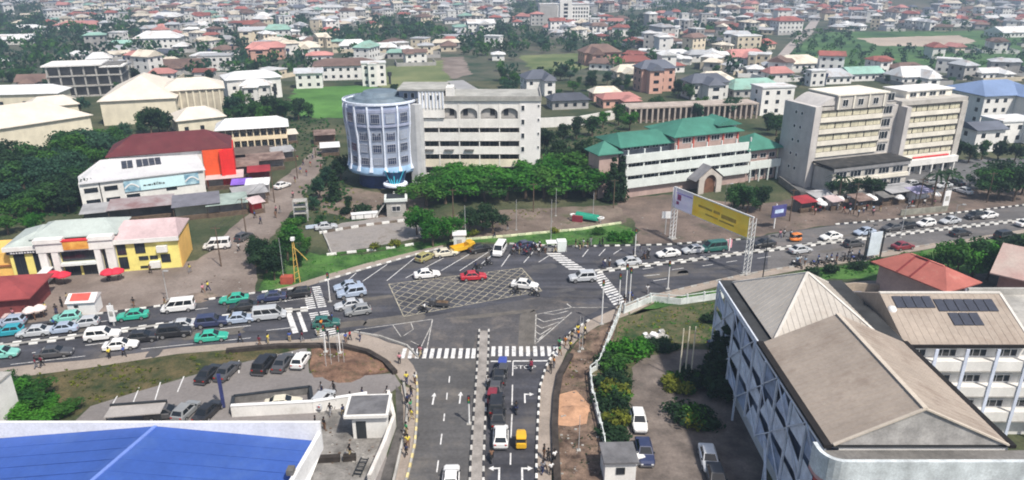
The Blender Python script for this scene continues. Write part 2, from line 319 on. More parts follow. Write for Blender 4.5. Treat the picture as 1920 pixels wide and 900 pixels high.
sheet("driveway", [(1185, 690), (1215, 668), (1290, 655), (1380, 660), (1420, 700), (1440, 900), (1470, 1150), (1140, 1150), (1150, 880), (1176, 800)], .035, mat("drive_tarmac", (.12, .10, .09), .92, .25, .25, col2=(.215, .18, .16), fine=.14, bump=.2, stain=((.10, .09, .08), .22, .54, .7)))
sheet("back_yard", [(1500, 560), (1580, 530), (2050, 500), (2100, 760), (1640, 760)], .033, mat("yard_earth", (.20, .18, .165), .95, .3, .3, fine=.15))

# repaired and oily patches of the carriageway
rp = random.Random(77)
for k, (px, py) in enumerate([(700, 560), (860, 540), (930, 590), (1060, 545), (640, 610), (880, 640), (990, 620), (1150, 545), (1250, 515), (1330, 505), (400, 625), (300, 650), (200, 660), (450, 600), (150, 620), (1500, 480), (1600, 440), (1700, 430), (1560, 470), (760, 500), (900, 480), (1020, 500), (740, 600)]):
    p = G(px, py); a = R(15 if py < 640 and not (770 < px < 1000 and py > 600) else 88) + rp.uniform(-.08, .08); w, h = rp.uniform(1.5, 7), rp.uniform(.5, 1.6); b = B(); n = 14
    pts = [(w * max(-.9, min(.9, 1.25 * math.cos(2 * math.pi * i / n))) * rp.uniform(.9, 1.1), h * max(-.9, min(.9, 1.25 * math.sin(2 * math.pi * i / n))) * rp.uniform(.85, 1.1)) for i in range(n)]
    b.poly([(p.x + x * math.cos(a) - y * math.sin(a), p.y + x * math.sin(a) + y * math.cos(a), .0475) for x, y in pts])
    structure(b.build("road_patch", (mat("patch_dark", (.066, .066, .07), .85, .2, .6, fine=.12), mat("patch_dusty", (.12, .11, .10), .9, .2, .5, fine=.15), mat("patch_mid", (.08, .078, .082), .85, .2, .5, fine=.15))[1 + k % 2]))
# ------------------------------------------------------------------ painted markings (4 to 12 mm proud of the asphalt)
class Marks(B):
    def line(s, px, w=.14, z=.052):
        P = [G(*p) for p in px]
        for a, c in zip(P, P[1:]):
            d = (c - a); d.z = 0; d.normalize(); n = Vector((-d.y, d.x, 0)) * (w / 2)
            s.add([(*(q.xy), z) for q in (a - n, c - n, c + n, a + n)], [(0, 1, 2, 3)])
        return s
    def q(s, px, z=.052): return s.add([(*G(*p).xy, z) for p in px], [(0, 1, 2, 3)])
def zebra(quads, n, fill=.55, gap=None):
    m = Marks()
    for (a, b2, c, d), k in zip(quads, n):       # a,b one end; d,c other end
        A, Bq, C, D = [G(*p) for p in (a, b2, c, d)]
        for i in range(k):
            t0, t1 = i / k, (i + fill) / k
            L0, L1, R0, R1 = A.lerp(D, t0), A.lerp(D, t1), Bq.lerp(C, t0), Bq.lerp(C, t1)
            for u0, u1 in ([(0, 1)] if not gap else [(0, .5 - gap), (.5 + gap, 1)]):
                m.add([(*p.xy, .053) for p in (L0.lerp(R0, u0), L0.lerp(R0, u1), L1.lerp(R1, u1), L1.lerp(R1, u0))], [(0, 1, 2, 3)])
    return structure(m.build("zebra_crossing", PAINT))
zebra([((566, 541), (600, 537), (613, 577), (577, 582)), ((579, 588), (615, 583), (632, 627), (596, 634))], [11, 12], .55, .05)
zebra([((1024, 475), (1050, 475), (1102, 508), (1070, 508)), ((1112, 518), (1131, 513), (1176, 567), (1152, 575))], [8, 13], .6)
m = Marks()
for x in [757, 770, 783.5, 797, 810, 823.5, 837, 850, 863.5, 877, 888] + [925, 938, 950.5, 963.5, 977, 990, 1003.5, 1017, 1030, 1042]:
    p = G(x, 663 if x < 900 else 659)
    m.add([(p.x - .27, p.y - 1.35, .053), (p.x + .27, p.y - 1.35, .053), (p.x + .27, p.y + 1.35, .053), (p.x - .27, p.y + 1.35, .053)], [(0, 1, 2, 3)])
structure(m.build("zebra_crossing", PAINT))
# yellow box junction
m = Marks(); Q = [G(*p) for p in ((729, 533), (978, 503), (1016, 546), (757, 594))]
bl = lambda u, v: Q[0].lerp(Q[1], u).lerp(Q[3].lerp(Q[2], u), v)
def seg(a, c, w=.13):
    d = (c - a).normalized(); n = Vector((-d.y, d.x, 0)) * (w / 2)
    m.add([(*(q.xy), .052) for q in (a - n, c - n, c + n, a + n)], [(0, 1, 2, 3)])
NU, NV = 12, 6
for k in range(-NV, NU + NV + 1):
    for sg in (1, -1):                        # u*NU + sg*v*NV = k (shifted)
        pts = []
        for v in (0, 1):
            u = (k - sg * v * NV + (NV if sg < 0 else 0) * 0) / NU
            pts.append((u, v))
        (u0, v0), (u1, v1) = pts
        t0, t1 = 0.0, 1.0
        du = u1 - u0
        if du > 0: t0 = max(t0, -u0 / du); t1 = min(t1, (1 - u0) / du)
        else: t0 = max(t0, (1 - u0) / du); t1 = min(t1, -u0 / du)
        if t1 - t0 > .02: seg(bl(u0 + du * t0, t0), bl(u0 + du * t1, t1))
for i in range(4): seg(Q[i], Q[(i + 1) % 4], .16)
structure(m.build("box_junction", mat("paint_box", (.40, .37, .29), .8, .3, .8, fine=.15, stain=((.13, .12, .11), .9, .5, .8))))
m = Marks()
for a, c in [((640, 537), (668, 512)), ((680, 528), (726, 496)), ((725, 527), (780, 482)), ((760, 522), (832, 484)), ((827, 508), (885, 474)), ((862, 508), (926, 466)), ((903, 495), (926, 476)), ((940, 500), (962, 469)), ((982, 493), (1002, 470)), ((1010, 492), (1032, 478)), ((1092, 482), (1103, 468)), ((1123, 480), (1135, 467)), ((1150, 477), (1165, 467))]:
    m.line([a, c], .15)
structure(m.build("bay_line", PAINT))
m = Marks()
for a, c in [((413, 617), (470, 611)), ((500, 620), (553, 614)), ((257, 635), (297, 630)), ((160, 648), (200, 643)), ((60, 662), (100, 657)), ((180, 605), (215, 600)), ((350, 583), (390, 578)), ((470, 568), (520, 561)),
             ((1207, 518), (1237, 515)), ((1225, 527), (1250, 523)), ((1260, 506), (1282, 503)), ((1317, 499), (1337, 496)), ((1362, 492), (1382, 489)), ((1205, 505), (1225, 502)), ((1420, 485), (1445, 481)), ((1500, 474), (1525, 470)), ((1580, 464), (1605, 460)), ((1290, 475), (1312, 472)), ((1350, 467), (1372, 464)), ((1250, 480), (1270, 478)),
             ((843, 706), (842, 718)), ((838.5, 737), (837.5, 750)), ((833.5, 776), (832, 790)), ((828.5, 814), (826, 834)), ((822, 864), (819, 886))]:
    m.line([a, c], .15)
m.line([(962, 678), (961, 705)], .15); m.line([(961, 722), (960, 760)], .15); m.line([(960, 777), (958, 822)], .15); m.line([(957.5, 850), (957, 872)], .15)
m.line([(265, 655), (470, 634)], .12); m.line([(20, 684), (160, 668)], .12)
structure(m.build("lane_line", PAINT))
m = Marks(); m.line([(920, 678), (958, 678)], .3); m.line([(962, 677.5), (1030, 677)], .3)
m.q([(536, 588), (546, 587), (560, 624), (549, 626)]); m.q([(556, 586), (563, 585), (577, 622), (569, 623)])
m.q([(496, 553), (530, 549), (531, 550.5), (497, 554.5)]); m.line([(531, 549), (536, 566)], .2); m.line([(500, 569), (570, 560)], .12)
structure(m.build("stop_line", PAINT))
m = Marks()       # chevron islands
m.line([(667, 619), (811, 599), (800, 657)], .15); m.line([(736, 609), (752, 632)], .13); m.line([(770, 604), (775, 618), (757, 630)], .13); m.line([(770, 640), (790, 650), (808, 612)], .12)
m.line([(1140, 577), (1072, 577), (1005, 590), (1003, 646), (1072, 586)], .15); m.line([(1072, 577), (1063, 570)], .2)
for a, b2, c in [((1005, 596), (1020, 604), (1060, 595)), ((1004, 609), (1016, 616), (1048, 604)), ((1004, 622), (1013, 628), (1034, 615)), ((1004, 634), (1009, 638), (1020, 627)), ((1020, 588), (1040, 590), (1066, 583))]: m.line([a, b2, c], .18)
structure(m.build("chevron_marking", PAINTD))
def arrow(px, py, L=2.6, turn=0):
    p = G(px, py); m2 = B(); h = L / 2; z = .053
    m2.quad((p.x - .1, p.y - h, z), (p.x + .1, p.y - h, z), (p.x + .1, p.y + h * .35, z), (p.x - .1, p.y + h * .35, z))
    if not turn: m2.add([(p.x - .32, p.y + h * .351, z), (p.x + .32, p.y + h * .351, z), (p.x, p.y + h, z)], [(0, 1, 2)])
    else:
        t = turn; y = p.y + h * .352
        m2.quad(*((p.x - .1, y, z), (p.x + .1, y, z), (p.x + .1, y + .3, z), (p.x - .1, y + .3, z)))
        xs = sorted((p.x + t * .101, p.x + t * .6)); m2.quad((xs[0], y + .02, z), (xs[1], y + .02, z), (xs[1], y + .28, z), (xs[0], y + .28, z))
        tri = [(p.x + t * .601, y - .25, z), (p.x + t * 1.15, y + .15, z), (p.x + t * .601, y + .55, z)]
        m2.add(tri if t > 0 else tri[::-1], [(0, 1, 2)])
    structure(m2.build("lane_arrow", PAINT))
for a in [(813, 748), (863, 746), (984, 745, 2.6, 1), (936, 886, 2.6, -1), (979, 886, 2.6, 1)]: arrow(*a)
fc = bpy.data.curves.new("road_lettering", 'FONT'); fc.body = "STOP"; fc.size = 1.25; fc.align_x = 'CENTER'
fo = bpy.data.objects.new("tmp", fc); COL.objects.link(fo)
me = bpy.data.meshes.new_from_object(fo.evaluated_get(bpy.context.evaluated_depsgraph_get())); bpy.data.objects.remove(fo)
me.materials.clear(); me.materials.append(PAINT); p = G(984, 692); structure(ob("road_lettering", me, None, (p.x, p.y, .053)))
m = Marks()
for a, c in [((203, 772), (220, 743)), ((249, 757), (261, 727)), ((291, 750), (301, 717)), ((333, 735), (345, 706)), ((374, 722), (380, 699)), ((411, 713), (413, 690)), ((448, 700), (448, 676)), ((483, 706), (484, 672)), ((517, 700), (515, 666)), ((551, 692), (548, 660)), ((296, 790), (300, 765))]: m.line([a, c], .14, .042)
structure(m.build("bay_line", PAINT))

# ------------------------------------------------------------------ kerbs: every painted stone its own piece
def along(P, step):
    out = []; carry = 0.0
    for a, c in zip(P, P[1:]):
        d = c - a; L = d.length; d = d / L; s = carry
        while s < L: out.append((a + d * s, math.atan2(d.y, d.x))); s += step
        carry = s - L
    return out
def kerb_mesh(L, w, h, m):
    def mk():
        b = B(); e = .02; b.add([(-L / 2, -w / 2, 0), (L / 2, -w / 2, 0), (L / 2, w / 2, 0), (-L / 2, w / 2, 0), (-L / 2 + e, -w / 2 + e, h), (L / 2 - e, -w / 2 + e, h), (L / 2 - e, w / 2 - e, h), (-L / 2 + e, w / 2 - e, h)],
                                [(0, 3, 2, 1), (4, 5, 6, 7), (0, 1, 5, 4), (1, 2, 6, 5), (2, 3, 7, 6), (3, 0, 4, 7)])
        return b.mesh("kerb_stone", m)
    return cached(("kerb", L, w, h, m.name), mk)
def kerb(lines, L=1.0, w=.28, h=.22, root=None, cols=None, z=.03, label=None):
    cols = cols or (KW, KB)
    if root is None: root = structure(empty("kerb"), label)
    spots = []
    for P in lines: spots += [(p, a, i) for i, (p, a) in enumerate(along([G(*q) if len(q) == 2 else Vector(q) for q in P], L))]
    spots.sort(key=lambda s: s[0].y)
    rest = [B(), B()]
    for k, (p, a, i) in enumerate(spots):
        m = cols[i % len(cols)]
        if k < 295: ob("kerb_stone", kerb_mesh(L * .97, w, h, m), root, (p.x, p.y, z), a)
        else:
            c, s = math.cos(a), math.sin(a); l = L * .485
            rest[i % 2].prism([(p.x + c * u - s * v, p.y + s * u + c * v) for u, v in ((-l, -w / 2), (l, -w / 2), (l, w / 2), (-l, w / 2))], z, z + h)
    for i, r in enumerate(rest):
        if r.v: tag(r.build("kerb_stones", cols[i], root), kind='stuff')
    return root
def offset(px, d):
    P = [G(*p) for p in px]; out = []
    for i, p in enumerate(P):
        a, c = P[max(0, i - 1)], P[min(len(P) - 1, i + 1)]; t = (c - a).normalized(); out.append(Vector((p.x - t.y * d, p.y + t.x * d, 0)))
    return out
def median(px, w, label, m=CONC, cols=None):
    Lf, Rt = offset(px, w / 2), offset(px, -w / 2)
    b = B(); ring = [tuple(p.xy) for p in Rt] + [tuple(p.xy) for p in Lf[::-1]]
    b.prism(ring, .035, .19); o = b.build("median", m); structure(o, label)
    kerb([[tuple(p) for p in offset(px, w / 2 + .12)], [tuple(p) for p in offset(px, -w / 2 - .12)]], L=1.15 if not cols else .9, root=o, cols=cols)
    return o
MED_L = [(-40, 654), (13, 648), (100, 638), (150, 631), (250, 618), (345, 605), (425, 595), (480, 588), (575, 581)]
MED_R = [(1122, 510), (1185, 501), (1285, 490), (1385, 476.5), (1440, 470), (1540, 457), (1610, 449), (1665, 442), (1765, 430.5), (1915, 414), (1990, 405)]
median(MED_L, .75, "raised median of the main road left of the junction")
median(MED_R, .75, "raised median of the main road right of the junction")
median([(907.5, 622), (906, 660), (902, 733), (898, 800), (894.5, 868), (893, 930)], 1.15, "raised median of the side road", mat("median_grey", (.27, .25, .235), .9, .25, .6, fine=.15), (mat("kerb_dull", (.46, .45, .43), .8, .2, 1, objvar=.25), KB))
kerb([N_EDGE[1:5]], label="painted kerb along the shops"); kerb([[(603, 529), (680, 506), (727, 493), (780, 478), (830, 465)]], cols=(CONC, KW), label="kerb beside the grass verge")
kerb([[(960, 458), (1065, 463), (1185, 461), (1260, 459), (1310, 455), (1400, 449)], [(1570, 421), (1647, 415), (1715, 408), (1790, 400), (1920, 385)]], label="painted kerb along the far side of the main road")
kerb([[(1102, 603), (1072, 623), (1050, 646), (1037, 664), (1023, 691), (1012, 727), (1008, 800), (1006, 850), (1006, 920)]], L=.8, label="painted kerb on the right of the side road")
kerb([[(733, 1000), (767, 883), (778, 833), (782, 783), (783, 733), (780, 702)]], cols=(mat("kerb_yellow", (.62, .52, .26), .8, .2, 1), CONC), L=.8, label="worn yellow kerb on the left of the side road")
kerb([[(590, 638), (667, 624), (713, 632), (763, 649), (786, 673)]], cols=(CONC, CONC), label="plain kerb round the left corner")
kerb([[(1160, 577), (1222, 556), (1285, 541), (1385, 518), (1440, 508), (1565, 489), (1752, 458)]], cols=(CONC, PAVE), L=1.3, label="plain kerb along the right pavement")
# whitewashed edging stones of the verges
kerb([[(850, 452), (900, 448), (960, 443), (1000, 439), (1090, 431), (1130, 424), (1165, 419)]], L=1.5, w=.4, h=.35, cols=(mat("edging_cream", (.66, .68, .46), .85, .15, 1), mat("edging_pale", (.5, .55, .36), .85, .2, 1)), label="cream edging stones behind the far verge")
kerb([[(622, 478), (660, 474), (700, 470), (745, 464), (790, 457)]], L=1.8, w=.4, h=.35, cols=(KW, GRASS), label="white edging stones behind the left verge")
kerb([[(606, 437), (640, 431), (690, 423), (740, 417), (780, 411)]], L=1.6, w=.45, h=.4, cols=(KW, DIRT), label="white edging stones in the hotel yard")
kerb([[(605, 437), (614, 456), (622, 477)]], L=.9, w=.3, h=.4, cols=(CONC, CONC), label="grey edging of the hotel yard")
# ------------------------------------------------------------------ trees and plants
def leaf(b, p, nrm, s, rr):
    u = Vector((rr.gauss(0, 1), rr.gauss(0, 1), rr.gauss(0, 1))); n = (nrm + u * .55).normalized()
    t = n.orthogonal().normalized(); t = (Matrix.Rotation(rr.random() * 6.28, 3, n) @ t); w = n.cross(t)
    t *= s; w *= s * rr.uniform(.45, .8)
    b.add([p - t, p - w * .9 + t * .1, p + t, p + w * .9 + t * .1], [(0, 1, 2, 3)])
def crown(seed, lobes, nleaf, size, squash=.75):
    """leaf clumps spread through lobes; lobes = (x, y, z, r)"""
    rr = random.Random(seed); b = B(); tot = sum(l[3] ** 2 for l in lobes)
    for (x, y, z, r) in lobes:
        for _ in range(int(nleaf * r * r / tot)):
            d = Vector((rr.gauss(0, 1), rr.gauss(0, 1), rr.gauss(0, 1) + .25)).normalized()
            k = r * (rr.uniform(.5, 1.05) if rr.random() < .8 else rr.uniform(.2, .6))
            k *= 1 + .22 * noise.noise(d * 2.3 + Vector((seed, x, y)))
            leaf(b, Vector((x, y, z)) + Vector((d.x, d.y, d.z * squash)) * k, d, size * rr.uniform(.7, 1.3), rr)
    return b
def trunk(seed, h, r, lobes):
    rr = random.Random(seed); b = B(); a = Vector((0, 0, -.1)); top = Vector((rr.uniform(-.2, .2), rr.uniform(-.2, .2), h))
    mid = a.lerp(top, .5) + Vector((rr.uniform(-.12, .12), rr.uniform(-.12, .12), 0))
    b.tube(a, mid, r, r * .75, 7); b.tube(mid, top, r * .75, r * .5, 7)
    for (x, y, z, rd) in lobes: b.tube(top.lerp(mid, .3), (x * .8, y * .8, z), r * .4, r * .12, 5)
    return b
TREES = {}
def tree_kind(kind, seed):
    key = (kind, seed)
    if key in TREES: return TREES[key]
    rr = random.Random(seed * 31 + len(kind)); L = []
    if kind == 'broad':        # spreading canopy, unit height about 6 m
        h = 2.6
        for i in range(11): a = i * 2.4 + rr.random(); d = rr.uniform(.3, 2.5); L.append((d * math.cos(a) * 1.15, d * math.sin(a) * 1.15, rr.uniform(2.9, 5.2) - d * .25, rr.uniform(.7, 1.6)))
        L.append((0, 0, 4.6, 1.5)); cr = crown(seed, L, 1500, .26); tr = trunk(seed, h, .24, L)
    elif kind == 'round':
        h = 1.8
        for i in range(9): a = i * 2.4 + rr.random(); d = rr.uniform(.2, 1.6); L.append((d * math.cos(a), d * math.sin(a), rr.uniform(1.9, 4.5), rr.uniform(.5, 1.25)))
        L.append((0, 0, 3.4, 1.3)); cr = crown(seed, L, 1200, .24, .9); tr = trunk(seed, h, .2, L)
    elif kind == 'column':     # cypress-like mast
        for i in range(8): L.append((rr.uniform(-.12, .12), rr.uniform(-.12, .12), .8 + i * .75, .95 - .085 * i))
        cr = crown(seed, L, 1300, .2, 1.0); tr = trunk(seed, .8, .16, L[:2])
    elif kind == 'bush':
        for i in range(6): a = i * 2.4; d = rr.uniform(.1, .9); L.append((d * math.cos(a), d * math.sin(a), rr.uniform(.35, .9), rr.uniform(.5, .8)))
        cr = crown(seed, L, 520, .17, .8); tr = trunk(seed, .3, .06, L[:3])
    elif kind == 'palm':
        b = B(); rr2 = random.Random(seed)
        for i in range(15):
            a = i * 2.4; tilt = rr2.uniform(.1, 1.0); p = Vector((0, 0, 5)); dirn = Vector((math.cos(a), math.sin(a), tilt))
            for k in range(5):
                q = p + dirn.normalized() * .55; s = Vector((-math.sin(a), math.cos(a), 0)) * (.26 - .04 * k)
                b.add([p - s, p + s, q + s * .85 - Vector((0, 0, .04)), q - s * .85 - Vector((0, 0, .04))], [(0, 1, 2, 3)]); p = q; dirn.z -= .42
        cr = b; tr = B(); tr.tube((0, 0, -.1), (.15, .1, 5), .17, .11, 8)
    me = (cr.mesh("crown", LEAF[0]), tr.mesh("trunk", BARK)); TREES[key] = me
    return me
NVAR = {'broad': 5, 'round': 5, 'column': 2, 'bush': 4, 'palm': 2}
tcount = [0]
KINDWORD = {'broad': 'tree', 'round': 'tree', 'column': 'cypress', 'bush': 'shrub', 'palm': 'palm'}
def tree(kind, pos, h, lf, base, group=None, wide=1.0):
    tcount[0] += 1; seed = tcount[0] % NVAR[kind]
    c, t = tree_kind(kind, seed); unit = {'broad': 6.0, 'round': 5.0, 'column': 6.8, 'bush': 1.4, 'palm': 5.6}[kind]; s = h / unit
    nm = {'broad': 'broad_tree', 'round': 'round_tree', 'column': 'cypress_tree', 'bush': 'shrub', 'palm': 'palm_tree'}[kind]
    r = empty(nm, pos, rnd.uniform(0, 6.28)); r.scale = (s * wide * rnd.uniform(.85, 1.2), s * wide * rnd.uniform(.85, 1.2), s)
    ob("crown", c, r, m=LEAF[lf] if lf else None); ob("trunk", t, r)
    want(r, base, KINDWORD[kind], group); return r
HUE = {0: "deep green", 1: "mid green", 2: "yellow green", 3: "very dark", 4: "bluish green", 5: "bright green"}
def grove(kind, spots, lf, base0, group):
    for w_ in ("bright green ", "yellow green ", "dark green ", "tall dark ", "dark dense ", "dark "):
        if base0.startswith(w_) or " " + w_ in base0[:24]: base0 = base0.replace(w_, "", 1); break
    for s in spots:
        base = HUE[s[3] if len(s) > 3 else lf] + " " + base0
        px, py, h = s[:3]; tree(kind, G(px, py), h * rnd.uniform(.93, 1.07), s[3] if len(s) > 3 else lf, base, group, s[4] if len(s) > 4 else 1.0)
# foreground
grove('broad', [(800, 386, 6, 1, 1.5), (835, 382, 6.2, 5, 1.6), (872, 378, 6.4, 5, 1.6), (910, 378, 6.4, 1, 1.6), (950, 376, 6.8, 5, 1.6), (985, 372, 7.2, 5, 1.6), (1020, 372, 7.4, 1, 1.6), (1060, 370, 7.6, 5, 1.6), (1095, 368, 7.6, 1, 1.5), (1115, 374, 6.8, 5, 1.3), (1040, 350, 7.5, 5, 1.5), (1075, 345, 7.5, 1, 1.5), (1045, 318, 8, 3), (1095, 318, 8, 3), (860, 352, 6.5, 5, 1.6), (920, 350, 6.2, 5, 1.6), (980, 346, 6.8, 5, 1.6), (890, 362, 6.6, 5, 1.6), (1000, 356, 7, 5, 1.6), (820, 368, 6.4, 1, 1.5), (850, 366, 6.5, 5, 1.6)], 5, "bright green shade tree in the row before the white block", "shade trees before the ribbed block")
grove('column', [(1148, 380, 11.5, 3, 1.1), (1163, 378, 12, 3, 1.1)], 3, "tall dark cypress at the left end of the green roofed building", "pair of cypresses")
grove('broad', [(795, 450, 6.5), (812, 462, 6.0), (845, 452, 5.4), (880, 440, 5.6, 3), (905, 432, 5.8, 3), (925, 438, 5.2, 3), (782, 440, 5.5, 5)], 5, "leafy tree near the pale kiosk by the parking bays", "trees behind the parking bays")
grove('column', [(628, 376, 8.2, 3, 1.7)], 3, "dark dense column shaped tree left of the round tower", None)
grove('round', [(600, 372, 5, 4), (612, 350, 5.5, 4), (590, 395, 3.5, 4), (655, 395, 3, 3), (640, 340, 6, 3)], 4, "dark green tree between the dirt road and the round tower", "trees beside the round tower")
grove('round', [(480, 500, 4.6, 3), (500, 512, 5, 3), (520, 500, 5.4, 0), (540, 490, 5.5, 1), (515, 525, 4.2, 3), (552, 470, 5, 5), (545, 448, 4.4, 1), (575, 475, 3.4, 1), (560, 500, 4, 0), (490, 485, 4, 3)], 0, "dense round tree in the clump right of the dirt road", "clump beside the dirt road")
grove('bush', [(1170, 452, 2.2, 5), (1150, 452, 1.6, 5), (1122, 440, 1.6, 1), (1040, 437, 1.3, 2), (740, 462, 1.5, 2), (700, 467, 1.6, 2), (870, 446, 1.6, 2), (890, 442, 1.5, 2), (560, 420, 2, 1), (600, 420, 1.6, 0), (680, 400, 2.2, 3), (650, 402, 1.8, 3), (720, 396, 2, 3)], 1, "small leafy shrub in the planted strip behind the verge", "shrubs behind the verge")
grove('round', [(1375, 398, 5.5, 0), (1400, 400, 5.8, 0), (1425, 396, 5, 3), (1392, 392, 5.5, 4)], 0, "dark rounded tree behind the big yellow banner", "trees behind the banner")
grove('round', [(1575, 372, 4.6, 3), (1600, 374, 5, 3), (1625, 372, 4.8, 3), (1645, 376, 4.2, 3), (1560, 365, 4, 4)], 3, "dark tree in front of the left office wing", "trees before the office wings")
grove('palm', [(1748, 385, 8), (1765, 380, 7.2), (1570, 385, 6.5)], 3, "dark palm among the parked cars of the office block", "palms by the offices")
grove('broad', [(1870, 374, 7.5, 1), (1850, 372, 6.5, 0), (1900, 378, 7.5, 3), (1915, 366, 7, 0), (1880, 352, 7, 3), (1840, 356, 5.6, 0)], 1, "big round tree beside the road at the far right", "trees at the far right roadside")
grove('broad', [(1790, 522, 6.8, 1), (1822, 520, 7.6, 0), (1850, 526, 6.6, 5), (1775, 508, 5.4, 5), (1895, 520, 7.6, 3), (1925, 522, 7.8, 3), (1870, 508, 6, 3)], 1, "large tree on the near verge behind the red roof", "trees behind the red roof")
grove('bush', [(1745, 500, 2, 5), (1725, 494, 1.7, 5), (1700, 490, 1.6, 5), (1640, 496, 1.4, 1), (1610, 505, 1.6, 3), (1560, 512, 1.8, 3), (1525, 516, 1.6, 3)], 5, "low shrub on the grassy bank beside the red roof", "shrubs on the right bank")
grove('column', [(1352, 742, 9.5, 3, 1.9), (1340, 715, 8, 3, 1.8), (1366, 715, 9, 3, 1.8), (1352, 690, 7, 3, 1.6)], 3, "dark feathery tree beside the left face of the beige roofed building", "dark trees beside the near building")
grove('bush', [(1165, 665, 2.2, 5), (1185, 668, 2.5, 5), (1205, 660, 2.2, 5), (1150, 660, 1.8, 5), (1142, 700, 1.8, 1), (1150, 742, 1.9, 2), (1140, 745, 1.6, 1), (1158, 795, 1.9, 2), (1146, 790, 1.5, 1), (1300, 790, 2.2, 1), (1295, 800, 1.6, 2), (1340, 605, 1.9, 3), (1325, 602, 1.5, 3), (1150, 720, 1.3, 3), (1136, 680, 1.7, 3, 1.5), (1148, 685, 1.9, 1, 1.5), (1132, 725, 1.8, 3, 1.5), (1150, 765, 1.7, 3, 1.5), (1165, 750, 1.4, 1, 1.5), (1145, 815, 1.6, 3, 1.5), (1160, 825, 1.5, 3, 1.5), (1162, 720, 1.5, 3, 1.4), (1220, 650, 1.4, 3, 1.3), (1250, 655, 1.3, 3, 1.6), (1330, 800, 1.5, 3, 1.6), (1285, 785, 1.8, 3, 1.5)], 5, "low rounded shrub inside the fenced compound", "shrubs in the compound")
grove('bush', [(1252, 722, 1.3, 2), (1262, 732, 1.4, 2), (1275, 736, 1.5, 2), (1290, 734, 1.3, 1), (1305, 725, 1.6, 3), (1312, 716, 1.5, 1), (1300, 708, 1.5, 3), (1268, 712, 1.2, 1), (1320, 722, 1.2, 2)], 2, "yellow green shrub ringing the three flagpoles", "shrubs round the flagpoles")
grove('round', [(20, 765, 2.8, 5, 1.8), (60, 775, 2.6, 1, 1.9), (-10, 790, 3.0, 5, 1.8), (95, 770, 2.0, 5, 2), (40, 795, 2.5, 5, 2), (70, 748, 2.1, 1, 1.9), (0, 738, 2.4, 5, 1.9), (112, 785, 1.7, 1, 2), (35, 745, 2.2, 5, 1.9), (85, 797, 2.0, 5, 2), (130, 775, 1.4, 1, 2), (50, 725, 1.6, 0, 2), (15, 722, 1.7, 1, 2)], 5, "bright green bushy tree on the bank above the blue roof", "bushy trees on the near left bank")
# left belt between the big halls and the white shop
grove('broad', [(40, 372, 9, 0), (75, 368, 9.5, 4), (110, 372, 9, 4), (145, 352, 9, 4), (20, 345, 9, 3), (60, 335, 9, 0), (175, 330, 8.5, 1), (200, 310, 9, 4), (150, 318, 9.5, 1), (185, 290, 8, 1), (120, 335, 9, 4), (100, 395, 6.5, 0), (60, 410, 5.5, 1), (20, 420, 5.5, 1), (130, 400, 5.5, 3), (-10, 390, 8, 0), (95, 350, 9, 1), (5, 320, 8, 3), (220, 280, 6.5, 1), (235, 268, 7, 4), (30, 398, 7, 4, 1.4), (80, 402, 6, 0, 1.4), (115, 388, 7, 3, 1.4), (150, 375, 8, 0, 1.3), (-20, 350, 9, 4, 1.4), (165, 300, 8.5, 4, 1.3), (130, 300, 8, 0, 1.3), (140, 385, 7, 3, 1.3), (45, 355, 9, 3, 1.4), (95, 322, 8, 3, 1.3), (15, 440, 4, 1, 1.5), (70, 432, 3.5, 5, 1.6), (215, 300, 7, 0, 1.3)], 0, "tree in the belt left of the maroon roof", "tree belt left of the maroon roof")
grove('round', [(285, 255, 8, 3), (300, 250, 8.5, 3), (315, 252, 7, 3), (270, 250, 6.5, 0), (480, 235, 8, 0), (510, 232, 8.5, 3), (455, 232, 7, 0), (495, 240, 7.5, 1), (530, 228, 7, 0), (440, 225, 8, 4), (560, 225, 7, 3), (580, 222, 6, 0), (415, 215, 7, 4)], 3, "dark tree among the pale halls on the left", "trees among the pale halls")
grove('round', [(1790, 300, 6, 3), (1815, 305, 5.5, 3), (1840, 300, 5.5, 0), (1870, 300, 6, 3), (1900, 305, 6, 3), (1465, 300, 7, 3), (1455, 255, 6.5, 0), (1480, 245, 6, 3), (1440, 245, 6.5, 3), (1130, 240, 6, 5), (1160, 235, 6.5, 1), (1180, 245, 6, 5), (1080, 262, 7, 3), (1110, 255, 6.5, 0), (1055, 270, 7, 3), (1020, 285, 7, 3)], 3, "dark tree among the buildings across the main road", "trees among the far side buildings")
# ------------------------------------------------------------------ windows
def window_mesh(w, h, nx=1, fm=None, bars=0):
    def mk():
        f = B(); t = .07; d = .10
        f.box(0, w, -d, 0, 0, t); f.box(0, w, -d, 0, h - t, h); f.box(0, t, -d, 0, t, h - t); f.box(w - t, w, -d, 0, t, h - t)
        for i in range(1, nx): x = w * i / nx; f.box(x - .03, x + .03, -d + .02, -.03, t, h - t)
        if bars: f.box(t, w - t, -d + .021, -.031, h * .6, h * .6 + .05)
        p = B(); p.box(t - .01, w - t + .01, -.04, .02, t - .01, h - t + .01)
        return f.mesh("window", fm or WHITEM), p.mesh("pane", GLD)
    return cached(("win", round(w, 2), round(h, 2), nx, fm.name if fm else '', bars), mk)
def window(parent, x, y, z, w, h, nx=2, fm=None, rz=0, pane=None, bars=0):
    f, p = window_mesh(w, h, nx, fm, bars); o = ob("window", f, parent, (x, y, z), rz); ob("pane", p, o, m=pane); return o
def facing(name, pxl, pxr, zl=0, zr=0):
    a, c = G(*pxl, zl), G(*pxr, zr); r = empty(name, (a.x, a.y, 0), ang(a, c)); return r, (c - a).length
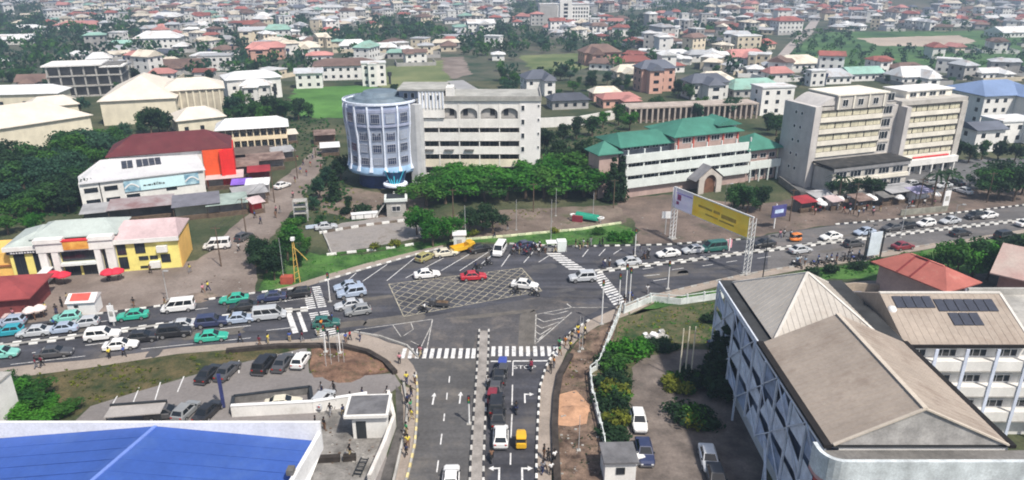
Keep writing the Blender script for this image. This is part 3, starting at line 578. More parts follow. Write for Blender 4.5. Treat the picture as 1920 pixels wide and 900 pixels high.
def solar(parent, base, ux, uy, nx, ny, w, h, gap=.12, name="solar_panel"):
    """panels lying on a slope: base corner, unit vectors along and up the slope"""
    ux, uy = Vector(ux).normalized(), Vector(uy).normalized(); n = ux.cross(uy)
    def mk():
        b = B(); V = [ux * a + uy * c + n * e for e in (.04, .12) for a, c in ((0, 0), (w, 0), (w, h), (0, h))]
        b.add(V, [(0, 3, 2, 1), (4, 5, 6, 7), (0, 1, 5, 4), (1, 2, 6, 5), (2, 3, 7, 6), (3, 0, 4, 7)]); return b.mesh(name, mat("solar_cell", (.05, .055, .075), .35, .15, 2, spec=.3))
    me = mk()
    for i in range(nx):
        for j in range(ny): ob(name, me, parent, Vector(base) + ux * (i * (w + gap)) + uy * (j * (h + gap)))

# ------------------------------------------------------------------ near right: big beige roof with diagrid face
ROOFB = mat("beige_roof_sheet", (.345, .292, .248), .75, .10, .18, fine=.08, streak=.10, stain=((.25, .20, .165), .26, .5, .75))
def ribs(b, x0, x1, yA, zA, yB, zB, step, axis='x'):
    """standing seams running up a slope"""
    n = int(abs(x1 - x0) / step)
    for i in range(1, n):
        x = x0 + (x1 - x0) * i / n
        if axis == 'x': b.bar((x, yA, zA), (x, yB, zB), .05, .05)
        else: b.bar((yA, x, zA), (yB, x, zB), .05, .05)
r = empty("institute_building", (26, 49, 0))
tag(r, "big near building at lower right with long beige ridged roof and pyramid", "building")
W, D, H = 15.0, 17.4, 13.0
b = B(); b.box(1.0, W - .05, .3, D + 15.5, 0, H - .3); b.build("wall", WHITEW, r)
b = B(); b.box(.2, W + .2, .2, D + .2, H - .28, H - .12); b.box(-.2, 2.5, D + .21, D + 16, H - .281, H - .13); b.box(2.51, W + .3, D + .21, D + 16, H - .281, H - .135); b.build("roof_deck", mat("deck_dark", (.035, .037, .04), .9, .3, .4), r)
b = B(); b.add([(.3, 0.2, H), (W / 2, .6, H + 3.3), (W / 2, D, H + 3.3), (.3, D, H)], [(0, 1, 2, 3)]); b.add([(W - .1, .2, H), (W - .1, D, H), (W / 2, D, H + 3.3), (W / 2, .6, H + 3.3)], [(0, 1, 2, 3)])
b.add([(.3, .2, H), (W - .1, .2, H), (W / 2, .6, H + 3.3)], [(0, 1, 2)], 1); b.add([(.3, D, H), (W / 2, D, H + 3.3), (W - .1, D, H)], [(0, 1, 2)]); b.add([(.3, .2, H), (.3, D, H), (W - .1, D, H), (W - .1, .2, H)], [(0, 1, 2, 3)])
rf = b.build("roof", [ROOFB, mat("gable_weathered", (.36, .35, .34), .85, .25, .5, fine=.12, streak=.4)], r)
b = B(); ribs(b, .4, D - .1, .3, H, W / 2, H + 3.3, .75, 'y'); ribs(b, .4, D - .1, W - .1, H, W / 2, H + 3.3, .75, 'y'); tag(b.build("roof_seams", ROOFB, rf), kind='stuff')
b = B(); b.bar((W / 2, .5, H + 3.32), (W / 2, D, H + 3.32), .42, .14); b.bar((.4, .15, H + .05), (W / 2, .5, H + 3.3), .25, .14); b.bar((W - .2, .15, H + .05), (W / 2, .5, H + 3.3), .25, .14); b.build("ridge_cap", mat("ridge_cream", (.52, .46, .39), .7, .08, .4), rf)
for x0, x1 in ((-.35, .3), (W - .08, W + .45)): b = B(); b.box(x0, x1, .1, D + .2, H - .3, H + .02); b.build("gutter", mat("gutter_dark", (.012, .010, .010), .8, .2, 1), r)
a0, a1, c0, c1, hz = 1.3, 13.0, D - .2, D + 14.8, 4.6
b = B(); ap = ((a0 + a1) / 2, (c0 + c1) / 2 + .3, H + hz); P = [(a0, c0, H + .15), (a1, c0, H + .15), (a1, c1, H + .15), (a0, c1, H + .15)]
for i in range(4): b.add([P[i], P[(i + 1) % 4], ap], [(0, 1, 2)])
b.poly(P[::-1]); py = b.build("pyramid_roof", mat("pale_roof_sheet", (.44, .41, .375), .75, .08, .2, fine=.06, streak=.1, stain=((.34, .29, .25), .25, .54, .5)), r)
b = B()
for i in range(4): b.bar(P[i], ap, .3, .16)
b.build("ridge_cap", mat("ridge_pale", (.60, .57, .53), .7, .08, .4), py)
b = B()
for i in range(4):
    A, C = Vector(P[i]), Vector(P[(i + 1) % 4]); n = 18; M = Vector(ap)
    for k in range(1, n):
        t = k / n; q = A.lerp(C, t); s = 2 * t if t < .5 else 2 * (1 - t); side = A.lerp(M, s) if t < .5 else C.lerp(M, s)
        top = q + (M - A.lerp(C, .5)) * s; b.bar(q + Vector((0, 0, .02)), top + Vector((0, 0, .02)), .06, .06)
tag(b.build("roof_seams", MATS["pale_roof_sheet"], py), kind='stuff')
# left face: slab edges, dark glazing behind a white diagrid
DG = mat("diagrid_white", (.66, .71, .80), .7, .12, .5, streak=.2)
FL = D + 15.2
b = B(); b.box(.55, .62, .5, FL, 3.2, H - .4); b.build("glazing", mat("face_glass", (.13, .17, .26), .3, .4, .5, fine=0, spec=.6), r)
for k in range(4): bb = B(); bb.box(-.05, .98, .4, FL + .1, 3.1 + k * 3.15, 3.35 + k * 3.15); bb.build("floor_slab", BLUEW, r)
bb = B(); bb.box(-.25, -.09, .2, FL + .4, H - .75, H - .05); bb.build("edge_beam", DG, r)
n = 9; st = FL / n
for k in range(n + 1):
    y = .3 + k * st; bb = B(); bb.bar((-.25, y, 0 if k % 3 == 0 else 3.1), (-.25, y, H - .75), .2, .2); bb.build("column", DG, r)
for k in range(n):
    for lv in range(3):
        y0, y1 = .3 + k * st, .3 + (k + 1) * st; z0 = 3.25 + lv * 3.15; z1 = z0 + 3.0
        if (k + lv) % 2: y0, y1 = y1, y0
        bb = B(); bb.bar((-.32, y0, z0), (-.32, y1, z1), .11, .11); bb.build("brace", DG, r)
        bb = B(); yc = (y0 + y1) / 2; bb.add([(-.14, yc - st * .47, z0 + .05), (-.14, yc + st * .47, z0 + .05), (-.14, yc + st * (.45 if (k * 7 + lv * 3) % 4 else .05), z0 + 2.5), (-.14, yc - st * .44, z0 + (2.2 if (k + 2 * lv) % 3 else 1.4))], [(3, 2, 1, 0)]); bb.build("panel", (mat("panel_mid", (.46, .54, .70), .6, .25, .5), mat("panel_blue_grey", (.26, .33, .47), .5, .3, .6), mat("panel_pale", (.64, .71, .82), .6, .2, .6))[(k * 2 + lv * 5 + k * lv) % 3], r)
# slanting struts at the foot of the left face
bb = B(); bb.bar((-.9, 8.2, 0), (-.3, 12, 4.6), .22, .22); bb.build("strut", DG, r)
# near parapet (weathered bluish concrete, rounded corner) over a red band
PARA = mat("weathered_parapet", (.60, .65, .68), .9, .2, .5, fine=.12, streak=.45)
def ringpts(off):
    out = [(-1.2 - off, .4)]
    for i in range(7): a = math.pi + i / 6 * math.pi / 2; out.append((.6 + (1.8 + off) * math.cos(a), -.4 + (1.8 + off) * math.sin(a)))
    return out + [(26, -2.2 - off)]
o_, i_ = ringpts(0), ringpts(-.35)
b = B(); b.prism(o_ + i_[::-1], 10.9, 13.15); b.build("parapet", PARA, r)
b = B(); b.prism(o_ + [(26, .2), (-1.2, .41)], 10.55, 10.88); b.build("canopy_edge", mat("pink_trim", (.62, .36, .36), .8, .12, .6), r)
o2 = ringpts(-.5); b = B(); b.prism(o2 + [(26, .25), (-.7, .28)], 0, 10.5); b.build("front_wall", mat("brick_red_wall", (.42, .07, .065), .8, .15, .4, streak=.2), r)
b = B(); b.prism(i_ + [(26, .15), (-.8, .15)], 12.3, 12.5); b.build("roof_slab", CONCD, r)

# ------------------------------------------------------------------ neighbour with the solar roof
r = empty("annex_building", (42.2, 68.0, 0)); tag(r, "white three storey annex with beige sloping roof carrying solar panels", "building")
W, H, RY, RH = 13.4, 12.0, 6.4, 2.9
b = B(); b.box(-1.2, 24, .4, 12.2, 0, H - .25); b.build("wall", WHITEW, r)
b = B(); b.add([(-.3, -.4, H), (W, -.4, H), (W, RY, H + RH), (-.3, RY, H + RH), (-.3, 12.8, H), (W, 12.8, H)], [(0, 1, 2, 3), (3, 2, 5, 4), (0, 3, 4), (1, 5, 2), (0, 4, 5, 1)]); rf = b.build("roof", ROOFB, r)
b = B(); ribs(b, -.3, W, -.4, H, RY, H + RH, .8); tag(b.build("roof_seams", ROOFB, rf), kind='stuff')
b = B(); b.box(-.4, W + .1, -.62, -.38, H - .3, H + .02); b.build("gutter", MATS["gutter_dark"], r)
b = B(); b.bar((-.35, RY, H + RH + .03), (W + .05, RY, H + RH + .03), .4, .14); b.bar((W - .05, -.4, H + .03), (W - .05, RY, H + RH + .03), .3, .12); b.build("ridge_cap", MATS["ridge_pale"], rf)
sv = Vector((0, RY + .4, RH)).normalized(); P0 = Vector((-.3, -.4, H))
at = lambda u, v: P0 + Vector((1, 0, 0)) * u + sv * v
solar(rf, at(1.1, 5.1), (1, 0, 0), sv, 4, 1, .98, 1.7); solar(rf, at(5.6, 4.6), (1, 0, 0), sv, 6, 1, 1.0, 1.75); solar(rf, at(6.4, 2.6), (1, 0, 0), sv, 3, 1, 1.0, 1.75)
b = B(); b.lathe([(.0, .7), (.35, .62), (.5, .3), (.5, 0)], 14, .2, 4.2); b.build("roof_tank", WHITEM, r, (0, 0, H + 1.6), smooth=True)
for lv in range(3):
    z = 2.5 + lv * 3.2
    bb = B(); bb.box(-1.2, 24, -.62, .398, z, z + 1.15); bb.build("balcony_wall", WHITEW, r)
    bb = B(); bb.box(-1.2, 24, -.66, .399, z - .14, z - .02); bb.build("floor_slab", CONC, r)
    for k in range(7):
        window(r, .3 + k * 3.3, .4, z + 1.25, 2.3, .95, 3)
for k in range(8):
    bb = B(); bb.box(-.4 + k * 3.3, -.05 + k * 3.3, -.75, -.63, .0, H - .4); bb.build("pilaster", BLUEW, r)
b = B(); b.box(13.7, 24, -.4, 12.4, H - .24, H - .02); b.box(13.7, 24, 12.0, 12.4, H - .02, H + .8); b.box(23.6, 24, -.4, 11.99, H - .02, H + .8); b.build("flat_roof", CONC, r)
# link block between the two (grey lean-to, the gap's shade put into its roof colour)
r = empty("link_block", (41.45, 73.8, 0)); tag(r, "low grey link block with lean-to roof in painted shade beside the pyramid roof", "building")
b = B(); b.box(0.1, 2.6, 6.9, 9, 0, 10.2); b.build("wall", CONC, r); b = B(); b.add([(0, 6.8, 10.3), (3.1, 6.8, 10.3), (3.1, 9.6, 10.9), (0, 9.6, 10.9)], [(0, 1, 2, 3)]); b.add([(0, 6.8, 10.18), (3.1, 6.8, 10.18), (3.1, 9.6, 10.78), (0, 9.6, 10.78)], [(3, 2, 1, 0)]); b.build("roof", mat("lean_to_roof", (.17, .165, .19), .6, .25, .3, streak=.3), r)

# ------------------------------------------------------------------ near left: bright blue roof behind white parapets
r = empty("blue_roof_hall", (-58, 20, 0)); tag(r, "near hall with bright blue gabled roof inside white parapet walls", "building")
X0, XR, X1, YE, Z = 0.0, 24.0, 39.7, 38.0, 8.6       # ridge runs towards the viewer
rz = lambda: None
b = B(); b.box(.2, X1 - 5.5, 0, YE - 2.5, 0, Z - 2.7); b.box(.1, X1 - .1, 0.1, YE - .1, Z - 2.69, Z - 2.6); b.build("wall", WHITEW, r)
RB = mat("blue_roof_sheet", (.040, .098, .36), .6, .12, .10, fine=.06, streak=.06, stain=((.065, .13, .36), .16, .5, .6))
zl, zr2, zt = Z - 2.0, Z - 1.55, Z + .15
b = B(); b.add([(.3, 0, zl), (XR - 9, 0, zt), (XR, YE - .3, zt), (.3, YE - .3, zl)], [(0, 1, 2, 3)]); b.add([(XR - 9, 0, zt), (X1 - 4.4, 0, zr2), (X1 - .4, YE - .3, zr2), (XR, YE - .3, zt)], [(0, 1, 2, 3)])
b.add([(.3, 0, zl - .1), (XR - 9, 0, zl - .1), (X1 - 4.4, 0, zl - .1), (X1 - .4, YE - .3, zl - .1), (.3, YE - .3, zl - .1)], [(4, 3, 2, 1, 0)]); rf = b.build("roof", RB, r)
b = B()
for k in range(1, 24):
    y = YE - .3 - k * 1.6
    if y > 0:
        t = y / (YE - .3); xr = XR - 9 + 9 * t; xe = X1 - 4.4 + 4 * t
        b.bar((.4, y, zl), (xr, y, zt), .04, .025); b.bar((xr, y, zt), (xe, y, zr2), .04, .025)
tag(b.build("roof_seams", RB, rf), kind='stuff')
b = B(); b.bar((XR - 9, 0, zt + .03), (XR, YE - .3, zt + .03), .32, .1); b.build("ridge_cap", mat("ridge_blue", (.16, .25, .62), .5, .06, .4), rf)
PW = mat("parapet_white", (.76, .76, .77), .8, .07, .3, streak=.12)
b = B(); b.box(-.2, X1, YE - .28, YE, Z - 2.6, Z + .55); b.build("parapet", PW, r)
b = B(); b.add([(X1 - .38, YE - .29, Z - 2.6), (X1, YE - .29, Z - 2.6), (X1 - 4.0, -.1, Z - 2.6), (X1 - 4.38, -.1, Z - 2.6), (X1 - .38, YE - .29, Z - .6), (X1, YE - .29, Z - .6), (X1 - 4.0, -.1, Z - .6), (X1 - 4.38, -.1, Z - .6)], [(0, 3, 2, 1), (4, 5, 6, 7), (0, 1, 5, 4), (1, 2, 6, 5), (2, 3, 7, 6), (3, 0, 4, 7)]); b.build("parapet", PW, r)
b = B(); b.box(-.5, -.21, 0, YE, Z - 2.6, Z - 1.0); b.build("parapet", PW, r)
b = B(); b.box(X1 - 1.5, X1 - .9, 31.5, 32.3, Z - .62, Z - .1); b.build("roof_vent", CONCD, r)

# ------------------------------------------------------------------ round ribbed tower with the white office slab
r = empty("office_tower_block", (-30.9, 170, 0)); tag(r, "round blue white ribbed tower joined to a long white banded office block", "building")
FIN = mat("fin_white", (.74, .80, .92), .7, .07, .5, streak=.12); TW = mat("tower_blue_grey", (.25, .30, .44), .75, .12, .4, streak=.2); TB = mat("tower_light_blue", (.36, .56, .80), .7, .12, .4, streak=.15); TP = mat("tower_panel_grey", (.31, .36, .47), .8, .1, .4, streak=.15)
prof = [(8.1, 5.4), (8.1, 7.5), (8.15, 12), (8.3, 14.2)]
b = B(); b.lathe(prof, 40); b.build("core_wall", TP, r, smooth=True)
b = B(); b.lathe([(8.31, 14.2), (8.55, 15), (8.65, 17.5), (8.6, 19.6), (8.3, 19.9), (7.5, 19.95)], 40); b.build("upper_wall", TW, r, smooth=True)
b = B(); b.lathe([(8.62, 15.0), (8.72, 15.05), (8.72, 15.5), (8.62, 15.55)], 40); b.lathe([(8.62, 18.3), (8.72, 18.35), (8.72, 19.0), (8.62, 19.05)], 40); b.build("ring_band", mat("band_grey", (.32, .35, .48), .7, .1, .5, streak=.1), r)
b = B(); b.lathe([(6.2, 3.6), (8.6, 3.7), (8.7, 4.4), (8.45, 5.6)], 40); b.build("base_ring", TB, r, smooth=True)
b = B(); b.lathe([(6.4, 0), (6.2, 3.65)], 32); b.build("recessed_base", mat("base_navy", (.02, .045, .15), .4, .3, .5), r, smooth=True)
b = B(); b.lathe([(8.4, 19.97), (6.6, 20.3), (6.2, 20.9), (4.6, 21.2), (3.9, 22.0), (.05, 22.2)], 40); b.build("roof", mat("tower_roof_slate", (.15, .20, .25), .6, .2, .5, streak=.2), r)
b = B(); b.lathe([(8.7, 19.9), (8.95, 20.0), (8.95, 20.45), (8.7, 20.5)], 40); b.build("coping", FIN, r)
NF = 16; 
for k in range(NF):
    a = R(-90) + (k + .5) * 2 * math.pi / NF; ca, sa = math.cos(a), math.sin(a); rr_ = [(8.95, 4.6, .95), (8.6, 5.8, .5), (8.45, 8, .34), (8.5, 12, .32), (8.8, 14.6, .34), (8.95, 17.0, .36), (8.95, 19.2, .38), (8.75, 20.2, .42)]
    bb = B()
    for (r0, z0, w0), (r1, z1, w1) in zip(rr_, rr_[1:]):
        V = []
        for rad, z, w in ((r0, z0, w0), (r1, z1, w1)):
            for dr in (-.75, 0):
                for s in (-1, 1): V.append(((rad + dr) * ca - s * w / 2 * sa, (rad + dr) * sa + s * w / 2 * ca, z))
        bb.add(V, [(2, 3, 7, 6), (0, 2, 6, 4), (3, 1, 5, 7), (0, 4, 5, 1)] + ([(0, 1, 3, 2)] if z0 == 4.6 else []) + ([(4, 6, 7, 5)] if z1 == 20.2 else []))
    bb.build("fin", FIN, r)
    am = R(-90) + k * 2 * math.pi / NF
    if math.sin(am) < .35:
        for lv, (z, rad, hh) in enumerate([(6.3, 8.12, 1.3), (9.2, 8.14, 1.5), (12.0, 8.18, 1.5), (16.1, 8.66, 1.7)]):
            w = 2.0
            px_, py_ = rad * math.cos(am), rad * math.sin(am)
            wx = Vector((px_, py_, 0)) - Vector((-math.sin(am), math.cos(am), 0)) * 0
            rot = am + math.pi / 2
            off = Vector((math.cos(rot), math.sin(rot), 0)) * (-w / 2)
            window(r, px_ + off.x, py_ + off.y, z - .1, w, hh * 1.25, 4, mat("frame_grey", (.42, .43, .47), .6, .1, 1), rot, GLB if (k * 5 + lv) % 4 else TP, 1)
# stair shaft with rounded edge between tower and slab
b = B(); b.prism([(7.0, -4.2), (8.6, -4.8), (9.6, -4.6), (10.3, -3.6), (10.4, 4), (7, 4)], 0, 19.6); b.build("stair_shaft", mat("shaft_grey", (.50, .51, .53), .85, .1, .4, streak=.2), r)
# glazed entrance with turquoise struts over a round white canopy
CX, CY = 3.9, -9.6
b = B(); b.lathe([(.05, 1.9), (2.7, 1.9), (2.8, 2.0), (2.8, 2.35), (2.7, 2.45), (.05, 2.5)], 28, CX, CY); b.build("entrance_canopy", FIN, r)
b = B(); b.lathe([(1.9, 2.45), (2.6, 5.3)], 20, CX, CY + .9, a0=math.pi, a1=2 * math.pi); b.build("entrance_glass", mat("entrance_blue", (.02, .07, .17), .25, .3, .5), r)
TQ = mat("turquoise_strut", (.05, .45, .60), .5, .1, 1)
for s in (-1.7, -.9, 0, .9, 1.7): bb = B(); bb.bar((CX + s * .5, CY - 1.35 + abs(s) * .3, 2.5), (CX + s * 1.25, CY - 1.4 + abs(s) * .45, 5.5), .26, .2); bb.build("strut", TQ, r)
b = B(); b.tube((CX + 2.1, CY - 1.2, 0), (CX + 2.1, CY - 1.2, 1.9), .3, .3, 10); b.build("canopy_column", FIN, r)
# slab
S0, SW, SY = 9.0, 28.6, -3.0       # local x start, width, front face
SLABW = mat("slab_white", (.80, .78, .75), .85, .08, .35, streak=.2, stain=((.45, .43, .40), .5, .57, .4)); SLABC = mat("slab_cream", (.76, .69, .55), .85, .1, .35, streak=.22)
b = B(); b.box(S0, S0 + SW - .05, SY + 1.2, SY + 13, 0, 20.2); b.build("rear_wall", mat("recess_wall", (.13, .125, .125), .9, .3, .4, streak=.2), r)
b = B(); b.box(S0 - .2, S0 + SW + .1, SY - .4, SY + 13.2, 20.2, 20.75); b.build("roof_slab", mat("roof_grey", (.36, .36, .34), .9, .2, .3, streak=.1), r)
b = B(); b.box(S0 + 3.2, S0 + SW + .101, SY - .41, SY - .2, 20.76, 21.3); b.box(S0 + SW - .1, S0 + SW + .101, SY - .19, SY + 13.2, 20.76, 21.3); b.build("roof_parapet", CONC, r)
NB = 5; EW = 4.9; bw = (SW - EW) / NB
for lv, (z0, z1) in enumerate([(1.1, 2.9), (4.5, 6.3), (7.6, 9.4), (10.8, 12.75), (13.95, 16.0)]):
    for k in range(NB):
        x0 = S0 + k * bw; bb = B(); bb.box(x0 + .02, x0 + bw - .06, SY, SY + .2, z0, z1); bb.build("balcony_wall", SLABC if lv == 1 else SLABW, r)
    bb = B(); bb.box(S0, S0 + SW - EW, SY - .14, SY + 1.2, z0 - .1, z0 - .003); bb.build("floor_slab", CONC, r)
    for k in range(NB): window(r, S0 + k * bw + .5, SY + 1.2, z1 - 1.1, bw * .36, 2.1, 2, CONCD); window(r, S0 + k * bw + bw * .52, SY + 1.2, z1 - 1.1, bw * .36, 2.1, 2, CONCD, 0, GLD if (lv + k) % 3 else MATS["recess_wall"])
    if lv == 2:
        for k in (0, 1, 2): bb = B(); bb.box(S0 + k * bw + 1.2, S0 + k * bw + 3.4, SY - .5, SY - .01, z0 + .75, z0 + 1.15); bb.build("air_conditioner", CONCD, r)
for k in range(NB + 1): bb = B(); bb.box(S0 + k * bw - .11, S0 + k * bw + .11, SY - .06, SY + 1.19, 0, 20.19); bb.build("pier", SLABW, r)
# arched top storey
for k in range(NB):
    x0 = S0 + k * bw + .13; w = bw - .26; bb = B(); bb.box(x0 + .1, x0 + w - .1, SY + .7, SY + .8, 16.0, 20.1); bb.build("arch_back", mat("arch_back_grey", (.40, .385, .37), .85, .15, .5), r); window(r, x0 + w * (.55 if k % 2 else .2), SY + .7, 16.7, 1.1, 1.5, 1, CONCD); bb = B(); n = 10; cx = x0 + w / 2; ra = w * .44
    arc = [(cx - ra * math.cos(math.pi * i / n), 17.3 + ra * .62 * math.sin(math.pi * i / n)) for i in range(n + 1)]
    for (xa, za), (xb, zb) in zip(arc, arc[1:]): bb.add([(xa, SY + .04, za), (xb, SY + .04, zb), (xb, SY + .04, 20.2), (xa, SY + .04, 20.2)], [(0, 1, 2, 3)]); bb.add([(xa, SY + .04, za), (xa, SY + .5, za), (xb, SY + .5, zb), (xb, SY + .04, zb)], [(0, 1, 2, 3)])
    bb.box(x0, cx - ra, SY + .04, SY + .2, 16.01, 20.19); bb.box(cx + ra, x0 + w, SY + .04, SY + .2, 16.01, 20.19); bb.build("arch_panel", SLABW, r)
b = B(); b.box(S0 + SW - EW + .12, S0 + SW, SY - .08, SY + 13, 0, 20.18); b.build("end_wall", mat("end_wall_white", (.80, .78, .77), .85, .06, .3, streak=.12), r)
for lv in range(6):
    z = 1.6 + lv * 3.25; window(r, S0 + SW - EW + .35, SY - .08, z, .8, 1.3, 1); window(r, S0 + SW - .75, SY - .08, z + .8, .5, .7, 1)
# lift core above the roof
b = B(); b.box(9.2, 15.2, -3.5, 7, 16.3, 22.6); b.build("lift_core", SLABW, r); b = B(); b.box(4.8, 9.19, -2.2, 7, 19.6, 22.6); b.build("lift_core", TP, r)
b = B(); b.box(4.5, 15.5, -3.8, 7.3, 22.6, 22.95); b.build("roof_slab", MATS["roof_grey"], r)
for k in range(8): bb = B(); bb.box(9.4 + k * .78, 9.62 + k * .78, -3.75, -3.52, 18.6, 22.3); bb.build("rib", FIN, r)
for k in range(3): window(r, 10.0 + k * 1.8, -3.5, 20.4, .7, 1.2, 1)
for k in range(2): window(r, 5.8 + k * 1.6, -2.2, 20.6, .9, 1.3, 1)
b = B(); b.box(15.6, 17.3, -3.0, 1.5, 20.76, 23.2); b.build("water_tank_house", WHITEW, r)

# ------------------------------------------------------------------ green roofed building
r, W = facing("green_roofed_building", (1172, 374), (1402, 343)); tag(r, "long white banded building with teal green hipped roofs and pointed porch", "building")
GR = mat("green_roof_sheet", (.05, .185, .14), .7, .22, .12, fine=.06, streak=.12); PINK = mat("pink_wall", (.46, .34, .31), .85, .12, .4, streak=.2); WB = mat("band_white", (.68, .73, .71), .8, .06, .3, streak=.15, stain=((.42, .44, .42), .5, .56, .5))
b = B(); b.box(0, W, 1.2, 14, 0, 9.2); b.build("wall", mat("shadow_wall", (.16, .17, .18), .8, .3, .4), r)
b = B(); b.box(.02, W - .02, .9, 1.19, 0, 2.4); b.build("ground_wall", PINK, r)
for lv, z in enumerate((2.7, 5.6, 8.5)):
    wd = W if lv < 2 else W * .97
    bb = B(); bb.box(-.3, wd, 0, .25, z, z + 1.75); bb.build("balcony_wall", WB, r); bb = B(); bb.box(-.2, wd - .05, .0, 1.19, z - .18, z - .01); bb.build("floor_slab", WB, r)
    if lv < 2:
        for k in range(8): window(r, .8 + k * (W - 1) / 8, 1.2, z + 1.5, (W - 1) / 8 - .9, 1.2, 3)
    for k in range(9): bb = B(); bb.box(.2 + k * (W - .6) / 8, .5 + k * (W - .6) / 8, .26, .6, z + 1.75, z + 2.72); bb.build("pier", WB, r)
b = B(); b.box(.5, W * .40, 3.5, 13, 9.2, 11.4); b.build("upper_wall", mat("upper_grey", (.20, .22, .25), .6, .3, .4), r)
for k in range(5): window(r, 1 + k * 2.5, 3.5, 10.4, 1.8, 1.0, 2)
b = B(); b.roof(0, W * .42, 2.8, 13.6, 11.5, 2.0, 'hip', .6, run=2.5); b.build("roof", GR, r)
b = B(); b.box(W * .40 + .01, W * .93, 2.2, 13.5, 9.2, 12.6); b.build("upper_wall", PINK, r)
for k in range(4): window(r, W * .46 + k * 4.0, 2.2, 11.0, 2.4, 1.3, 3)
for k in range(5): bb = B(); bb.box(W * .42 + k * 4.2, W * .42 + .3 + k * 4.2, 1.9, 2.19, 9.25, 12.5); bb.build("pilaster", mat("red_trim", (.55, .12, .09), .8, .15, .6), r)
b = B(); b.roof(W * .40, W * .93, 2.2, 13.5, 12.8, 2.7, 'hip', .8, run=6.5); b.build("roof", GR, r)
b = B(); b.box(W * .78, W * .93, 3.6, 9, 12.81, 14.2); b.build("dormer_wall", WB, r); b = B(); b.roof(W * .77, W * .94, 3.2, 9.4, 14.2, 1.3, 'gable', .5); b.build("dormer_roof", GR, r)
b = B(); b.box(-5.4, -.5, 3, 8, 0, 10.2); b.build("stair_tower", PINK, r); b = B(); b.roof(-5.4, -.5, 3, 8, 10.3, 2.3, 'pyramid', .8); b.build("tower_roof", GR, r)
# right wing with the pyramid roof
b = B(); b.box(W + .4, W + 9.2, 1.4, 9, 0, 7.8); b.build("wing_wall", PINK, r)
b = B(); b.box(W + .2, W + 9.6, .2, .45, 3.2, 5.2); b.build("balcony_wall", WB, r)
for k in range(3): window(r, W + 1.2 + k * 2.7, 1.4, 5.5, 1.9, 1.2, 2); window(r, W + 1.0 + k * 2.7, 1.4, .8, 2.1, 1.9, 2)
for k in range(4): bb = B(); bb.box(W + .5 + k * 2.75, W + .8 + k * 2.75, .2, .5, 0, 3.2); bb.build("pier", WB, r)
b = B(); b.roof(W + .4, W + 9.2, 1.4, 9, 8.0, 2.9, 'pyramid', 1.2); b.build("wing_roof", GR, r)
# pointed porch
b = B(); PX_ = W * .60
b.add([(PX_ - 4.2, -3.4, 3.2), (PX_, -3.4, 6.4), (PX_, 0, 6.4), (PX_ - 4.2, 0, 3.2)], [(0, 1, 2, 3)]); b.add([(PX_, -3.4, 6.4), (PX_ + 4.2, -3.4, 3.2), (PX_ + 4.2, 0, 3.2), (PX_, 0, 6.4)], [(0, 1, 2, 3)]); b.build("porch_roof", mat("porch_slate", (.20, .20, .22), .7, .2, .5), r)
bb = B(); n = 12
out = [(PX_ - 3.2, 0), (PX_ - 3.2, 3.6), (PX_, 5.9), (PX_ + 3.2, 3.6), (PX_ + 3.2, 0)]; inn = [(PX_ - 1.7 * math.cos(math.pi * i / n), 2.4 + 2.0 * math.sin(math.pi * i / n)) for i in range(n + 1)]
ring = [out[0], out[1], out[2], out[3], out[4], (PX_ + 1.7, 0)] + inn[::-1] + [(PX_ - 1.7, 0)]
bb.add([(x, -3.3, z) for x, z in ring] + [(x, -2.9, z) for x, z in ring], [tuple(range(len(ring))), tuple(range(len(ring), 2 * len(ring)))[::-1]] + [(i, len(ring) + i, len(ring) + (i + 1) % len(ring), (i + 1) % len(ring)) for i in range(len(ring))]); bb.build("porch_arch", mat("arch_stone", (.50, .46, .42), .85, .12, .5), r)
b = B(); b.box(PX_ - 1.69, PX_ + 1.69, -2.7, -2.6, 0, 4.4); b.build("porch_door", mat("door_brown", (.16, .08, .05), .6, .3, .8), r)

# ------------------------------------------------------------------ twin beige office wings, right
OFW = mat("office_beige", (.50, .475, .44), .85, .09, .3, streak=.2, stain=((.25, .235, .22), .35, .55, .6)); OFC = mat("office_band", (.78, .74, .65), .85, .08, .3, streak=.18); OFS = mat("office_grey", (.55, .525, .51), .85, .1, .3, streak=.2); OFD = mat("office_joint", (.07, .065, .06), .9, .3, .4); CURT = mat("curtain_glass", (.60, .56, .42), .5, .2, .7, fine=.1)
def wing(r, x0, W, D, y0, zb, nf, pitch, nb, end):
    for lv in range(nf):
        z = zb + lv * pitch
        bb = B(); bb.box(x0 + end, x0 + W - end, y0 - .12, y0 + .15, z, z + pitch * .40); bb.build("spandrel", OFC, r)
        bb = B(); bb.box(x0 + end * .6, x0 + W - end * .6, y0 - .22, y0 + .15, z + pitch * .915, z + pitch * .995); bb.build("sun_shade", OFD, r)
        for k in range(nb):
            w = (W - 2 * end) / nb; window(r, x0 + end + k * w + .05, y0 + .12, z + pitch * .405, w - .1, pitch * .5, 2, OFD, 0, CURT)
r, Wt = facing("office_wings", (1508, 352), (1640, 336)); tag(r, "two joined beige office wings with cream window bands at the right", "building")
WL = 20.5; HL = 18.9
b = B(); b.box(0, WL, .22, 10, 0, HL); b.build("left_wing_wall", OFW, r)
b = B(); b.box(-.35, 1.5, -.25, 10.2, 0, HL + .3); b.build("end_wall", OFS, r)
for lv in range(5): window(r, -.35, 6.2, 3.5 + lv * 3.3, .8, .8, 1, None, R(-90)); window(r, -.35, 4.2, 3.5 + lv * 3.3, .8, .8, 1, None, R(-90))
wing(r, 1.5, WL - 1.8, 10, 0, 7.2, 4, 2.75, 4, .2)
b = B(); b.box(5.6, WL, -.2, 9, 18.2, 21.4); b.build("penthouse", OFW, r); b = B(); b.box(5.3, WL + .3, -.5, 9.4, 21.4, 21.7); b.build("roof_slab", OFC, r)
